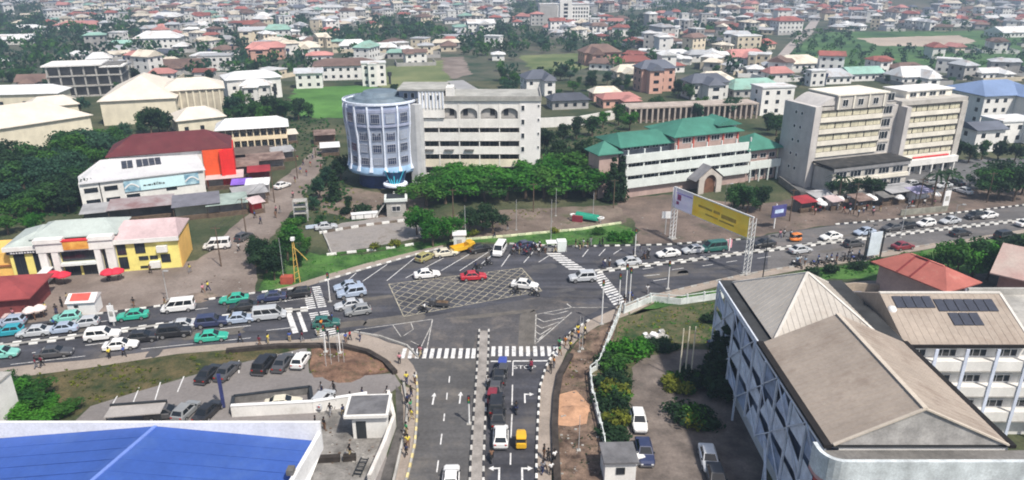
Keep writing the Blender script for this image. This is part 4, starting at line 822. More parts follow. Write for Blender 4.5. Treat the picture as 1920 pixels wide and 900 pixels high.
for k in range(4): bb = B(); bb.box(5.7 + k * 4.5, 6.1 + k * 4.5, -.42, -.21, 18.3, 21.3); bb.build("pilaster", OFC, r)
for k in range(3): window(r, 7.2 + k * 4.5, -.2, 18.9, 1.6, 1.6, 2)
b = B()
n = 10; arc = [(1.2 + 4.4 * i / n, HL + .31 + 1.9 * math.sin(math.pi / 2 * i / n)) for i in range(n + 1)]
b.add([(x, .3, z) for x, z in arc] + [(5.59, .3, HL + .31)] + [(x, 9, z) for x, z in arc] + [(5.59, 9, HL + .31)], [tuple(range(n + 2))[::-1]] + [(i, i + 1, n + 3 + i, n + 2 + i) for i in range(n)]); b.build("curved_roof_wall", OFS, r)
# podium with black roof
b = B(); b.box(1.6, 24, -6.5, -.46, 0, 5.6); b.build("podium", OFW, r); b = B(); b.box(.9, 24.4, -6.9, -.47, 6.2, 6.6); b.build("podium_roof", mat("podium_black", (.035, .035, .036), .95, .4, .6, stain=((.12, .11, .10), .5, .54, .6)), r)
for k in range(5): window(r, 2.4 + k * 4.2, -6.5, 3.7, 3.2, 1.5, 3); window(r, 2.4 + k * 4.2, -6.5, .7, 3.2, 1.6, 3)
b = B(); b.box(1.5, 24.1, -6.9, -6.51, 2.6, 3.5); b.build("podium_band", OFC, r); b = B(); b.box(1.5, 24.1, -6.85, -6.51, 5.4, 6.19); b.build("podium_band", mat("podium_grey", (.25, .25, .26), .8, .2, .5), r)
# stair recess between
b = B(); b.box(WL + .01, WL + 6.4, 1.6, 12, 0, 17.9); b.build("stair_wall", OFS, r)
for lv in range(5): bb = B(); bb.box(WL + .2, WL + 4.6, 1.3, 1.59, 5.8 + lv * 3.1, 6.2 + lv * 3.1); bb.build("landing_band", OFW, r); window(r, WL + 1.0, 1.6, 6.6 + lv * 3.1, 3.0, 1.9, 3)
XR_ = WL + 6.45; WR = 21.0; HR = 17.6
b = B(); b.box(XR_, XR_ + WR, 1.22, 12, 0, HR); b.build("right_wing_wall", OFW, r)
b = B(); b.box(XR_ - .45, XR_ + 1.0, -1.0, 12.2, 0, HR + .01); b.build("end_wall", OFS, r); b = B(); b.box(XR_ + WR - 1.6, XR_ + WR + .3, .7, 12.2, 0, HR + .02); b.build("end_wall", OFW, r)
wing(r, XR_ + 1.0, WR - 2.6, 10, 1.0, 3.9, 5, 2.72, 5, .15)
b = B(); b.box(XR_ - .4, XR_ + WR + .2, .9, 12.1, HR + .021, HR + 1.1); b.build("roof_parapet", OFW, r)
b = B(); b.box(XR_ + 4, XR_ + WR - 2, 4, 11, HR + 1.11, HR + 2.7); b.build("penthouse", OFC, r); b = B(); b.box(XR_ + 3.6, XR_ + WR - 1.6, 3.6, 11.3, HR + 2.7, HR + 2.95); b.build("roof_slab", WHITEW, r)
for k in range(4): window(r, XR_ + 5 + k * 3.2, 4, HR + 1.3, 2.2, 1.1, 2)
b = B(); b.box(XR_ + 6.5, XR_ + WR - 2.6, .55, .84, 4.0, 4.3); b.build("red_stripe", mat("sign_red", (.62, .03, .04), .6, .1, 1), r)
b = B(); b.box(XR_ + .9, XR_ + WR - .2, -.4, .9, 2.3, 3.85); b.build("fascia", WHITEW, r)
for k in range(5): window(r, XR_ + 2 + k * 3.7, 1.22, .3, 2.6, 1.9, 2)
for k in range(6): bb = B(); bb.box(XR_ + 1.2 + k * 3.7, XR_ + 1.6 + k * 3.7, -.3, .1, 0, 2.3); bb.build("pier", WHITEW, r)

# ------------------------------------------------------------------ yellow shop with white columns, left
YW = mat("yellow_wall", (.80, .70, .22), .8, .1, .4, streak=.12); OY = mat("orange_yellow_wall", (.82, .50, .14), .8, .1, .4, streak=.12)
r, W = facing("yellow_shop", (28, 526), (341, 502)); tag(r, "bright yellow shop building with white columns and dark glass bays", "shop")
H = 6.0; sx = W / 313.0
X = lambda px: (px - 28) * sx
b = B(); b.box(0, W, .3, 9, 0, H - .3); b.build("wall", YW, r)
b = B(); b.roof(-.2, X(120), .2, 9, H, 1.6, 'hip', .3, run=3); b.build("roof", mat("shop_roof_grey", (.42, .47, .45), .7, .1, .3, streak=.1), r)
b = B(); b.roof(X(70), X(225), 1.0, 9.4, H + .9, 1.6, 'hip', .3, run=3); b.build("roof", MATS["shop_roof_grey"], r)
b = B(); b.roof(X(222), W, .2, 9, H, 1.9, 'hip', .35, run=1.2); b.build("roof", mat("shop_roof_pink", (.55, .42, .43), .7, .18, .1, streak=.1), r)
b = B(); b.box(-.6, X(84), -.35, .2, H - .75, H - .02); b.build("cornice", WHITEW, r); b = B(); b.box(X(222), W + .3, -.35, .2, H - .75, H - .02); b.build("cornice", WHITEW, r)
b = B(); b.box(X(26), X(82), -.12, .25, H - 1.35, H - .76); b.build("sign_board", mat("sign_black", (.02, .025, .05), .5, .1, 1), r)
bb = B()
for k in range(9): bb.box(X(33) + k * .42, X(33) + k * .42 + (.26 if k % 3 else .34), -.17, -.121, H - 1.2, H - (.95 if k % 2 else .9))
tag(bb.build("sign_lettering", WHITEM, r), kind='stuff')
b = B(); b.box(X(82), X(222), -.7, .28, H - 1.2, H + .4); b.build("fascia", WHITEW, r)
b = B(); b.box(X(80), X(132), -.95, .6, H + .41, H + 1.1); b.box(X(178), X(224), -.95, .6, H + .41, H + 1.1); b.build("parapet_block", WHITEW, r)
b = B(); b.box(X(132) + .02, X(178) - .02, -.9, -.71, H - .9, H + .55); b.build("sign_board", mat("orange_sign", (.75, .28, .04), .6, .25, .5, col2=(.85, .50, .12)), r); b = B(); b.box(X(130), X(180), -.97, -.1, H + .56, H + .8); b.build("sign_trim", MATS["sign_red"], r)
for p0, p1 in ((84, 98), (107, 119), (185, 196), (206, 222)): bb = B(); bb.box(X(p0), X(p1), -.6, .29, 0, H - 1.21); bb.build("column", WHITEW, r)
def bay(p0, p1, z0, z1, nx=2): window(r, X(p0), .29, z0, X(p1) - X(p0), z1 - z0, nx, DARKM)
bay(35, 55, .5, H - 1.4); bay(70, 82, .5, H - 1.4, 1); bay(99, 106, .4, H - 1.3, 1); bay(197, 205, .4, H - 1.3, 1); bay(121, 184, 2.7, H - 1.3, 5)
bay(224, 241, 3.1, 5.0); bay(224, 241, .5, 2.7); bay(258, 277, 3.2, 5.1); bay(262, 280, 1.9, 2.6); bay(283, 298, 1.9, 2.6); bay(304, 322, 1.2, 2.7); bay(262, 280, .4, .8)
b = B(); b.box(X(120), X(185), -.9, .28, 2.2, 2.6); b.build("canopy_beam", WB, r); bay(122, 150, .02, 2.15, 2); bay(155, 183, .02, 2.15, 2)
for px_, q in ((300, 1.4), (282, .9)): bb = B(); bb.box(X(px_), X(px_) + 1.7, -.5, .28, 3.3 if q > 1 else .5, 4.4 if q > 1 else 1.6); bb.build("air_conditioner", WHITEW, r)
for k in range(4): window(r, W, 1.2 + k * 2.0, 3.2, .9, 1.6, 1, DARKM, R(90)); window(r, W, 1.2 + k * 2.0, .8, .9, 1.6, 1, DARKM, R(90))
b = B(); b.box(W + .001, W + .14, .31, 8.9, 0, H - .8); b.build("side_wall", OY, r)
b = B(); b.box(-9, -.02, 1.2, 8, 0, 4.6); b.build("annex_wall", OY, r); b = B(); b.box(-9, -.02, .95, 1.19, 2.2, 2.5); b.build("annex_stripe", mat("brown_stripe", (.25, .10, .04), .8, .2, 1), r)

# ------------------------------------------------------------------ maroon roofed hall behind the white clinic-like block
r = empty("maroon_roofed_hall", (*G(203, 342).xy, 0), R(20)); MR = mat("maroon_roof_sheet", (.115, .025, .03), .7, .15, .2, fine=.05, streak=.1, stain=((.15, .055, .05), .3, .52, .6))
tag(r, "tall white hall with dark maroon roof and bright red corner block", "building")
g0 = Vector((XY(203, 293, 158), 158, 0)); r.location = g0
W = 19.5; H = 9.2
b = B(); b.box(0, W, 0, 12, 0, H); b.build("wall", WHITEW, r)
b = B(); b.roof(-.2, W + 6.2, -.2, 12.4, H + .1, 3.4, 'hip', .4, run=5.5); b.build("roof", MR, r)
for k in range(5): window(r, 4.0 + k * 3.2, 0, 7.1, 1.6, 1.1, 2, DARKM)
RD = mat("vivid_red_wall", (.72, .025, .02), .65, .08, .4, streak=.06); RO = mat("vermilion_wall", (.78, .10, .025), .65, .08, .4)
b = B(); b.box(W + .01, W + 4.4, -.6, 10, 0, H); b.build("corner_block", RO, r); b = B(); b.box(W + 4.41, W + 6.8, -1.6, 9, 0, H - .1); b.build("corner_pylon", RD, r); b = B(); b.box(W + 3.7, W + 4.4, -1.9, -.61, 0, H - .3); b.build("corner_fin", RD, r)
r, W = facing("white_office_block", (158, 396), (388, 366)); tag(r, "two storey white block with grey solar roof and pale blue sign", "building")
H = 6.1; GW = mat("grey_white_roof", (.55, .55, .57), .7, .08, .2, streak=.08)
b = B(); b.box(0, W, 0, 10.5, 0, H); b.build("wall", WHITEW, r)
b = B(); b.add([(.2, -.5, H + .05), (W + .5, -.5, H + .05), (W - .5, 8.6, H + 2.7), (4.5, 8.6, H + 2.7), (-.1, 4, H + .6)], [(0, 1, 2, 3, 4)]); b.add([(.2, -.5, H - .12), (W + .5, -.5, H - .12), (W - .5, 8.6, H + 2.5), (4.5, 8.6, H + 2.5), (-.1, 4, H + .4)], [(4, 3, 2, 1, 0)])
b.add([(.2, -.5, H - .12), (W + .5, -.5, H - .12), (W + .5, -.5, H + .05), (.2, -.5, H + .05), (W - .5, 8.6, H + 2.5), (W - .5, 8.6, H + 2.7), (4.5, 8.6, H + 2.5), (4.5, 8.6, H + 2.7), (-.1, 4, H + .4), (-.1, 4, H + .6)], [(0, 1, 2, 3), (1, 4, 5, 2), (4, 6, 7, 5), (6, 8, 9, 7), (8, 0, 3, 9)]); rf = b.build("roof", GW, r)
sv = Vector((0, 9.1, 2.65)).normalized(); P0 = Vector((0, -.5, H + .05)); solar(rf, P0 + Vector((8.6, 0, 0)) + sv * 4.6, (1, 0, 0), sv, 2, 2, 1.05, 1.5); solar(rf, P0 + Vector((11.6, 0, 0)) + sv * 4.6, (1, 0, 0), sv, 4, 2, 1.15, 1.5)
for x in (.8, 4.6): window(r, x, 0, 3.9, 2.6, 1.0, 2, DARKM); window(r, x, 0, 1.1, 2.7, 1.2, 2, DARKM)
window(r, 8.6, 0, 1.3, 2.6, 1.2, 2, DARKM); window(r, 16.6, 0, 2.3, 2.2, .7, 2, DARKM)
b = B(); b.box(3.75, 3.95, -.1, -.001, 0, H - .2); b.build("drainpipe", DARKM, r)
b = B(); b.box(11.6, 20.6, -.28, -.06, 3.1, 5.5); b.build("sign_board", mat("pale_blue_sign", (.62, .85, .90), .5, .05, .6), r)
SBL = mat("sign_blue", (.18, .42, .62), .5, .4, .7, col2=(.55, .75, .82)); b = B(); b.box(8.4, 11.58, -.25, -.05, 3.1, 5.5); b.build("sign_picture", SBL, r); b = B(); b.box(20.62, 23.6, -.25, -.05, 3.1, 5.6); b.build("sign_picture", SBL, r)
for x0 in (8.5, 20.7): bb = B(); n = 8; A = [(x0 + 2.8 * i / n, 3.9 + .9 * math.sin(math.pi * i / n)) for i in range(n + 1)]; [bb.bar((xa, -.3, za), (xb, -.3, zb), .1, .28) for (xa, za), (xb, zb) in zip(A, A[1:])]; bb.build("sign_arc", WHITEM, r)
bb = B(); xx = 12.2
for k, (w, h) in enumerate([(.5, .3), (.12, .3), (.6, .32), (.2, .3), (.35, .5), (.14, .6), (.14, .66), (.3, .5), (.14, .4), (.34, .36)]): bb.box(xx, xx + w, -.33, -.281, 4.0, 4.0 + h); xx += w + .16
tag(bb.build("sign_lettering", DARKM, r), kind='stuff')
# ------------------------------------------------------------------ pale school block with dark verandas
def veranda_block(name, label, pl, pr, H, D, nf, roofh, wallm, roofm, nb, run=3):
    r, W = facing(name, pl, pr); tag(r, label, "building"); pit = H / nf
    b = B(); b.box(0, W, 1.5, D, 0, H); b.build("wall", mat("veranda_back", (.20, .14, .11), .9, .3, .5), r)
    for k in range(nf):
        z = k * pit
        if k: bb = B(); bb.box(-.1, W + .1, 0, .2, z - .15, z + 1.0); bb.build("balcony_wall", wallm, r); bb = B(); bb.box(0, W, .21, 1.49, z - .16, z - .02); bb.build("floor_slab", CONC, r)
        for q in range(nb):
            bb = B(); x = W * q / nb; bb.box(x, x + .3, .02, .3, z + (1.0 if k else 0), z + pit - .16); bb.build("pier", wallm, r)
            window(r, x + W / nb * .25, 1.5, z + .9, W / nb * .55, 1.3, 2)
    b = B(); b.box(W - .1, W + .12, .21, D, 0, H); b.box(-.12, .1, .31, D, 0, H); b.build("end_wall", wallm, r)
    b = B(); b.roof(0, W, 0, D, H + .1, roofh, 'hip', .8, run=run); b.build("roof", roofm, r); return r
CRR = mat("cream_roof_sheet", (.68, .62, .54), .7, .07, .2, streak=.08); CRW = mat("white_roof_sheet", (.72, .73, .74), .65, .08, .2, streak=.1)
veranda_block("school_block", "long cream two storey block with dark verandas behind the market shacks", (414, 288), (541, 279), 6.6, 9, 2, 2.2, mat("school_cream", (.80, .67, .48), .8, .1, .4), CRW, 10)
# ------------------------------------------------------------------ big pale halls far left (hipped sheet roofs)
def hall(name, label, pl, pr, H, D, rh, wallm, roofm, kind='hip', run=None, nwin=0, cat="building", win=(1.2, 1.2), wz=.5, over=.7, rz=None):
    r, W = facing(name, pl, pr); tag(r, label, cat)
    if rz is not None: r.rotation_euler.z = rz
    b = B(); b.box(0, W, 0, D, 0, H); b.build("wall", wallm, r)
    if kind == 'flat':
        b = B(); b.box(-.3, W + .3, -.3, D + .3, H, H + .35); b.build("roof", roofm, r)
    else: b = B(); b.roof(0, W, 0, D, H + .1, rh, kind, over, run=run); b.build("roof", roofm, r)
    rows = max(1, int(H // 3.2))
    for k in range(nwin):
        for q in range(rows): window(r, W * (k + .5) / nwin - win[0] / 2, 0, q * 3.1 + wz + .7, win[0], win[1], 2, DARKM)
    return r, W
hall("pale_hall", "long cream hall with wide overexposed sheet roof at the left edge", (-40, 300), (178, 262), 7.5, 26, 4.0, CREAM, CRR, 'hip', 9, 0)
hall("pale_hall", "bright cream hall with tall hipped roof between the other pale halls", (196, 236), (335, 228), 8, 34, 6.0, CREAM, CRR, 'hip', 14, 0)
r, W = hall("pale_hall", "cream hall wing with grey pilastered side wall and low hipped roof", (312, 224), (425, 216), 9.5, 16, 3.0, mat("stained_cream", (.50, .45, .36), .85, .15, .4, streak=.3), CRR, 'hip', 6, 0)
for k in range(9): bb = B(); bb.box(1 + k * W / 9.2, 1.5 + k * W / 9.2, -.35, -.001, 0, 9.4); bb.build("pilaster", CREAM, r)
hall("pale_hall", "low white hall with long flat pitched roof at the far left", (-60, 205), (112, 200), 5, 12, 2.5, CREAM, CRW, 'hip', 4, 4)
hall("house", "small cream house with pyramid roof before the pale halls", (58, 225), (150, 216), 4, 12, 2.6, CREAM, CRR, 'hip', 4, 2, "house")
hall("house", "cream hip roofed house joined to the left end of the school block", (337, 254), (424, 244), 4.5, 12, 2.8, CREAM, CRR, 'hip', 5, 3, "house")
hall("house", "white two storey house right of the cream pilastered hall", (430, 190), (530, 182), 8, 14, 2.2, WHITEW, CRW, 'hip', 5, 4, "house")
# unfinished concrete frame
r, W = facing("unfinished_building", (148, 182), (236, 178)); tag(r, "unfinished grey concrete frame building with white slab roof", "building")
for lv in range(3): bb = B(); bb.box(-10, W, 0, 16, lv * 4 - .02, lv * 4 + .4); bb.build("floor_slab", CONC, r)
for k in range(7):
    for y in (.3, 15.2): bb = B(); bb.box(-9.8 + k * (W + 9) / 6, -9.2 + k * (W + 9) / 6, y, y + .5, .4, 12); bb.build("column", CONC, r)
b = B(); b.box(-9.5, W - .5, 2.5, 14.8, .41, 11.9); b.build("infill_wall", CONCD, r)
b = B(); b.box(-11, W * .6, -.5, 16.5, 12, 12.5); b.build("roof_slab", WHITEW, r); b = B(); b.box(W * .55, W + 1, -.6, 10, 11.2, 11.6); b.build("roof_slab", WHITEW, r)
# concrete arcade ruin behind the green roofs and its boundary walls
r, W = facing("unfinished_arcade", (1180, 232), (1418, 222)); tag(r, "long unfinished row of concrete columns and openings behind the green roofs", "building")
b = B(); b.box(0, W, 2.5, 8, 0, 4.8); b.build("rear_wall", mat("arcade_brown", (.20, .14, .11), .9, .3, .4), r)
for k in range(24): bb = B(); x = k * W / 23; bb.box(x - .3, x + .3, 0, .6, 0, 4.8); bb.build("column", mat("arcade_stone", (.42, .36, .32), .9, .2, .5), r)
b = B(); b.box(-.4, W + .4, -.1, 8.2, 4.8, 5.3); b.build("roof_slab", MATS["arcade_stone"], r)
def wall_run(name, label, px, h, w, m, cap=None):
    r = empty(name, G(*px[0])); tag(r, label, "wall"); o = G(*px[0])
    for a, c in zip(px, px[1:]):
        A, C = G(*a) - o, G(*c) - o; b = B(); b.bar((A.x, A.y, h / 2), (C.x, C.y, h / 2), w, h); b.build("wall_panel", m, r)
        if cap: b = B(); b.bar((A.x, A.y, h + .06), (C.x, C.y, h + .06), w + .12, .1); b.build("coping", cap, r)
    return r
wall_run("boundary_wall", "long white boundary wall behind the white banded office block", [(1004, 240), (1085, 236), (1160, 222), (1272, 212)], 3.2, .3, WHITEW)
wall_run("boundary_wall", "low dark wall along the foot of the beige office wings", [(1460, 342), (1500, 372), (1580, 380)], 1.6, .3, CONCD)
# ------------------------------------------------------------------ vehicles (x = forward)
def loft(secs):
    """closed body from cross sections (x, half width, z bottom, z top, chamfer)"""
    b = B(); V = []
    for x, w, z0, z1, c in secs:
        V += [(x, -w + c, z0), (x, w - c, z0), (x, w, z0 + c), (x, w, z1 - c), (x, w - c * 1.2, z1), (x, -w + c * 1.2, z1), (x, -w, z1 - c), (x, -w, z0 + c)]
    n = 8; F = [(k * n + i, k * n + (i + 1) % n, (k + 1) * n + (i + 1) % n, (k + 1) * n + i) for k in range(len(secs) - 1) for i in range(n)]
    F += [tuple(range(n))[::-1], tuple(range((len(secs) - 1) * n, len(secs) * n))]
    b.add(V, F); return b
CAR = {  # lower body sections, cabin base (x0,x1,z,w), cabin roof (x0,x1,z,w), wheel x, wheel radius, side windows
    'saloon': ([(-2.24, .70, .42, .84, .08), (-2.12, .83, .30, .95, .1), (-1.3, .87, .22, .99, .1), (0, .88, .22, .96, .1), (1.05, .87, .22, .93, .1), (1.9, .82, .26, .80, .1), (2.2, .68, .36, .66, .08)], (-1.72, 1.12, .94, .80), (-.98, .30, 1.43, .60), (-1.35, 1.38), .31),
    'hatch': ([(-1.95, .72, .40, .92, .08), (-1.86, .82, .30, 1.0, .1), (-1.0, .85, .22, 1.0, .1), (0, .86, .22, .97, .1), (1.0, .85, .22, .95, .1), (1.75, .80, .26, .82, .1), (2.0, .66, .36, .68, .08)], (-1.88, 1.1, .95, .79), (-1.45, .25, 1.48, .61), (-1.25, 1.27), .30),
    'suv': ([(-2.3, .78, .50, 1.05, .08), (-2.2, .90, .38, 1.12, .1), (-1.2, .93, .32, 1.12, .1), (0, .94, .32, 1.10, .1), (1.1, .93, .32, 1.08, .1), (2.0, .90, .36, 1.0, .1), (2.3, .78, .46, .86, .08)], (-2.2, 1.2, 1.08, .86), (-1.95, .45, 1.74, .70), (-1.42, 1.42), .38),
    'van': ([(-2.4, .80, .45, 1.15, .08), (-2.3, .88, .36, 1.2, .1), (-1.0, .9, .30, 1.2, .1), (.5, .9, .30, 1.18, .1), (1.6, .9, .30, 1.1, .1), (2.2, .86, .34, .95, .1), (2.42, .76, .42, .80, .08)], (-2.34, 1.95, 1.12, .85), (-2.25, 1.05, 2.0, .76), (-1.5, 1.5), .34),
}
def car_parts(kind):
    secs, (bx0, bx1, bz, bw), (rx0, rx1, rz_, rw), wx, wr = CAR[kind]
    b = loft(secs); zb = bz - .06
    C0 = [Vector(p) for p in ((bx0, -bw, zb), (bx1, -bw, zb), (bx1, bw, zb), (bx0, bw, zb))]; C1 = [Vector(p) for p in ((rx0, -rw, rz_), (rx1, -rw, rz_), (rx1, rw, rz_), (rx0, rw, rz_))]
    b.add(C0 + C1, [(4, 5, 6, 7), (0, 1, 5, 4), (1, 2, 6, 5), (2, 3, 7, 6), (3, 0, 4, 7)])
    b.add([(x * .94 + .5 * (rx0 + rx1) * .06, y * .9, rz_ + .05) for x, y, z in C1] + [tuple(v) for v in C1], [(0, 1, 2, 3), (4, 5, 1, 0), (5, 6, 2, 1), (6, 7, 3, 2), (7, 4, 0, 3)])
    P = {'body': (b.mesh("body", WHITEM), None)}
    def pane(a, c, d, e, out, u0, u1, v0, v1):
        f = lambda u, v: a.lerp(c, u).lerp(e.lerp(d, u), v) + out * .018
        q = B(); o1 = [f(u0, v0), f(u1, v0), f(u1, v1), f(u0, v1)]; q.add(o1 + [p - out * .03 for p in o1], [(0, 1, 2, 3), (0, 4, 5, 1), (1, 5, 6, 2), (2, 6, 7, 3), (3, 7, 4, 0)]); return q
    ws = pane(C0[1], C0[2], C1[2], C1[1], Vector((.7, 0, .7)), .06, .94, .18, .94); rw_ = pane(C0[3], C0[0], C1[0], C1[3], Vector((-.8, 0, .6)), .08, .92, .2, .92)
    L = [('windscreen', ws.mesh("windscreen", CARG)), ('rear_window', rw_.mesh("rear_window", CARG))]
    cuts = [(.10, .47), (.51, .88)] if kind != 'van' else [(.06, .34), (.37, .66), (.69, .94)]
    for u0, u1 in cuts:
        L.append(('side_window', pane(C0[0], C0[1], C1[1], C1[0], Vector((0, -1, .3)), u0, u1, .2, .9).mesh("side_window", CARG)))
        L.append(('side_window', pane(C0[2], C0[3], C1[3], C1[2], Vector((0, 1, .3)), 1 - u1, 1 - u0, .2, .9).mesh("side_window", CARG)))
    hl = mat("headlight_glass", (.75, .76, .78), .15, .05, 2); tl = mat("taillight_red", (.45, .015, .01), .3, .1, 2)
    fx, fw, fz = secs[-1][0], secs[-1][1], secs[-1][3]; tx, tw, tz = secs[0][0], secs[0][1], secs[0][3]
    for s in (-1, 1):
        q = B(); q.box(fx - .16, fx + .025, s * fw - .12 - s * .14, s * fw + .12 - s * .14, fz - .17, fz - .03); L.append(('headlight', q.mesh("headlight", hl)))
        q = B(); q.box(tx - .025, tx + .12, s * tw - .12 - s * .13, s * tw + .12 - s * .13, tz - .2, tz - .04); L.append(('taillight', q.mesh("taillight", tl)))
        q = B(); q.box(bx1 - .45, bx1 - .28, s * (bw + .1) - .07, s * (bw + .1) + .07, bz, bz + .12); L.append(('wing_mirror', q.mesh("wing_mirror", DARKM)))
    for x0, x1, w in ((fx - .05, fx + .06, fw + .04), (tx - .06, tx + .05, tw + .04)):
        q = B(); q.box(x0, x1, -w, w, .26, .42); L.append(('bumper', q.mesh("bumper", mat("bumper_grey", (.10, .10, .11), .6, .1, 2))))
    P['list'] = L
    t = B(); t.tube((0, -.1, 0), (0, .1, 0), wr, wr, 16); rm = B(); rm.tube((0, -.112, 0), (0, .112, 0), wr * .62, wr * .62, 10)
    P['tyre'] = t.mesh("wheel", TYRE); P['rim'] = rm.mesh("rim", RIM); P['wheels'] = [(x, s * (max(q[1] for q in secs) - .08), wr) for x in wx for s in (-1, 1)]
    return P
PAINTS = {}
def paint(name, col): PAINTS[name] = mat("paint_" + name, col, .4, .06, .5, fine=0, spec=.5, coat=.6, stain=([c * .75 + .05 for c in col], .8, .52, .5))
for n_, c_ in {'white': (.78, .78, .78), 'silver': (.48, .50, .53), 'silver_blue': (.36, .43, .55), 'black': (.018, .018, .02), 'dark_grey': (.07, .07, .075), 'navy': (.03, .04, .10), 'teal': (.03, .40, .28), 'light_teal': (.22, .55, .48), 'blue_teal': (.03, .33, .42), 'red': (.45, .015, .03), 'dark_red': (.22, .02, .035), 'yellow': (.72, .42, .02), 'olive': (.36, .33, .14), 'grey': (.26, .27, .28), 'cream': (.66, .62, .50), 'blue': (.05, .08, .36), 'dark_teal': (.02, .12, .10), 'orange': (.70, .20, .02)}.items(): paint(n_, c_)
def car(kind, col, px, hd, base, group=None, z=.045, cat='car'):
    P = cached(("car", kind), lambda: car_parts(kind)); p = G(*px)
    nm = {'saloon': 'saloon_car', 'hatch': 'hatchback_car', 'suv': 'off_road_car', 'van': 'minibus'}[kind]
    r = empty(nm, (p.x, p.y, z), R(hd)); ob("body", P['body'][0], r, m=PAINTS[col])
    for n, me in P['list']: ob(n, me, r)
    for w in P['wheels']: o = ob("wheel", P['tyre'], r, w); ob("rim", P['rim'], o)
    return want(r, base, cat, group)
GL = "traffic on the left half of the main road"; GT = "traffic in the junction"; GR_ = "traffic on the right half of the main road"; GS = "vehicles waiting on the side road"; GP = "cars in the near left car park"; GC = "cars in the fenced compound"; GN = "vehicles in the angled bays"; GO = "cars parked by the office wings"; GH = "vehicles by the shops"
WEST = 194; EAST = 13
for a in [('saloon', 'teal', (440, 567), WEST, "green taxi with white roof edge on the far lanes, left of the zebra"), ('saloon', 'black', (456, 581), WEST, "black saloon beside the green taxi on the far lanes"), ('saloon', 'navy', (510, 563), WEST, "dark blue saloon nearing the left zebra on the far lanes"),
          ('van', 'white', (336, 583), WEST, "white minibus on the far lanes left of the junction"), ('saloon', 'teal', (250, 598), WEST, "green taxi on the far lanes below the red and white kiosk"), ('hatch', 'light_teal', (126, 602), WEST, "pale green taxi at the far kerb left of the kiosk"), ('saloon', 'silver_blue', (117, 623), WEST, "silver blue saloon next to the left median"),
          ('hatch', 'blue_teal', (18, 628), WEST, "blue green taxi at the left picture edge"), ('hatch', 'silver_blue', (22, 610), WEST, "pale blue car behind the blue green taxi at the left edge"),
          ('suv', 'white', (194, 636), EAST, "white off road car on the near lanes beside the median"), ('saloon', 'white', (228, 654), EAST, "white saloon on the near lanes close to the pavement"), ('suv', 'black', (328, 630), EAST, "black off road car on the near lanes"), ('saloon', 'silver', (347, 616), EAST, "silver saloon behind the black off road car by the median"), ('suv', 'navy', (398, 611), EAST, "dark blue car following along the median"),
          ('saloon', 'teal', (398, 638), EAST, "green taxi with white roof on the near lanes by the grass bank"), ('van', 'silver', (506, 598), EAST, "silver white minibus waiting before the twin stop bars"), ('saloon', 'dark_grey', (104, 668), EAST, "dark grey saloon on the near lanes at far left"), ('hatch', 'light_teal', (6, 670), EAST, "pale green and white taxi at the lower left road end"),
          ('hatch', 'silver', (160, 612), WEST, "silver hatchback on the far lanes below the kiosk"), ('saloon', 'silver', (66, 629), WEST, "silver saloon along the left median near the edge"), ('hatch', 'black', (270, 639), EAST, "black hatchback behind the white saloon on the near lanes"), ('saloon', 'silver_blue', (451, 604), EAST, "silver blue saloon ahead of the dark blue car by the median"), ('hatch', 'black', (560, 556), WEST, "black hatchback just left of the zebra, far lanes")]: car(*a, GL)
for a in [('saloon', 'silver_blue', (652, 543), 200, "silver blue saloon right of the left zebra, far lane"), ('suv', 'silver_blue', (660, 556), 200, "grey blue off road car beside the silver blue saloon"), ('saloon', 'silver', (655, 578), 200, "silver saloon heading into the left zebra"), ('hatch', 'grey', (672, 589), 198, "dark grey hatchback beside the silver saloon by the zebra"), ('hatch', 'dark_teal', (612, 612), 12, "dark green hatchback standing across the near end of the zebra"),
          ('saloon', 'white', (801, 520), 14, "white saloon above the yellow box junction"), ('saloon', 'red', (888, 524), 10, "bright red saloon at the edge of the box junction"), ('saloon', 'white', (984, 540), -14, "white saloon leaving the right end of the box junction"), ('suv', 'silver', (1092, 527), 188, "silver off road car before the right zebra")]: car(*a, GT)
for a in [('saloon', 'silver', (1178, 497), 192, "silver saloon past the right zebra, far lane"), ('saloon', 'white', (1252, 481), 195, "white saloon on the far lane between zebra and banner"), ('van', 'dark_teal', (1338, 471), 194, "dark green minibus under the banner gantry"), ('saloon', 'black', (1432, 462), 195, "black saloon just right of the banner truss"), ('saloon', 'white', (1557, 449), 198, "white saloon on the far lanes right of the banner"), ('saloon', 'dark_grey', (1672, 432), 198, "dark grey saloon on the far lanes, front of a pair"), ('hatch', 'black', (1698, 428), 198, "black hatchback right behind the dark grey saloon"),
          ('saloon', 'silver', (1780, 419), 198, "silver saloon on the far lanes at the right"), ('saloon', 'white', (1850, 409), 198, "white saloon at the far kerb on the right"), ('hatch', 'black', (1826, 410), 198, "black hatchback beside the white saloon at right"), ('saloon', 'dark_red', (1692, 467), 18, "dark red saloon on the near lanes above the red roof"), ('suv', 'black', (1884, 448), 18, "black off road car on the near lanes behind the right tree"), ('saloon', 'silver', (1500, 474), 18, "silver saloon on the near lanes beside the motorbike row"), ('hatch', 'dark_grey', (1600, 462), 18, "dark grey hatchback on the near lanes before the sign panel"), ('saloon', 'black', (1800, 442), 18, "black saloon on the near lanes above the right tree"), ('saloon', 'silver', (1300, 474), 194, "silver saloon waiting behind the green minibus"), ('hatch', 'white', (1735, 424), 198, "white hatchback between the dark pair and the silver saloon"), ('saloon', 'silver_blue', (1620, 440), 198, "silver blue saloon on the far lanes by the market"), ('saloon', 'white', (1922, 424), 18, "white saloon cut by the right picture edge")]: car(*a, GR_)
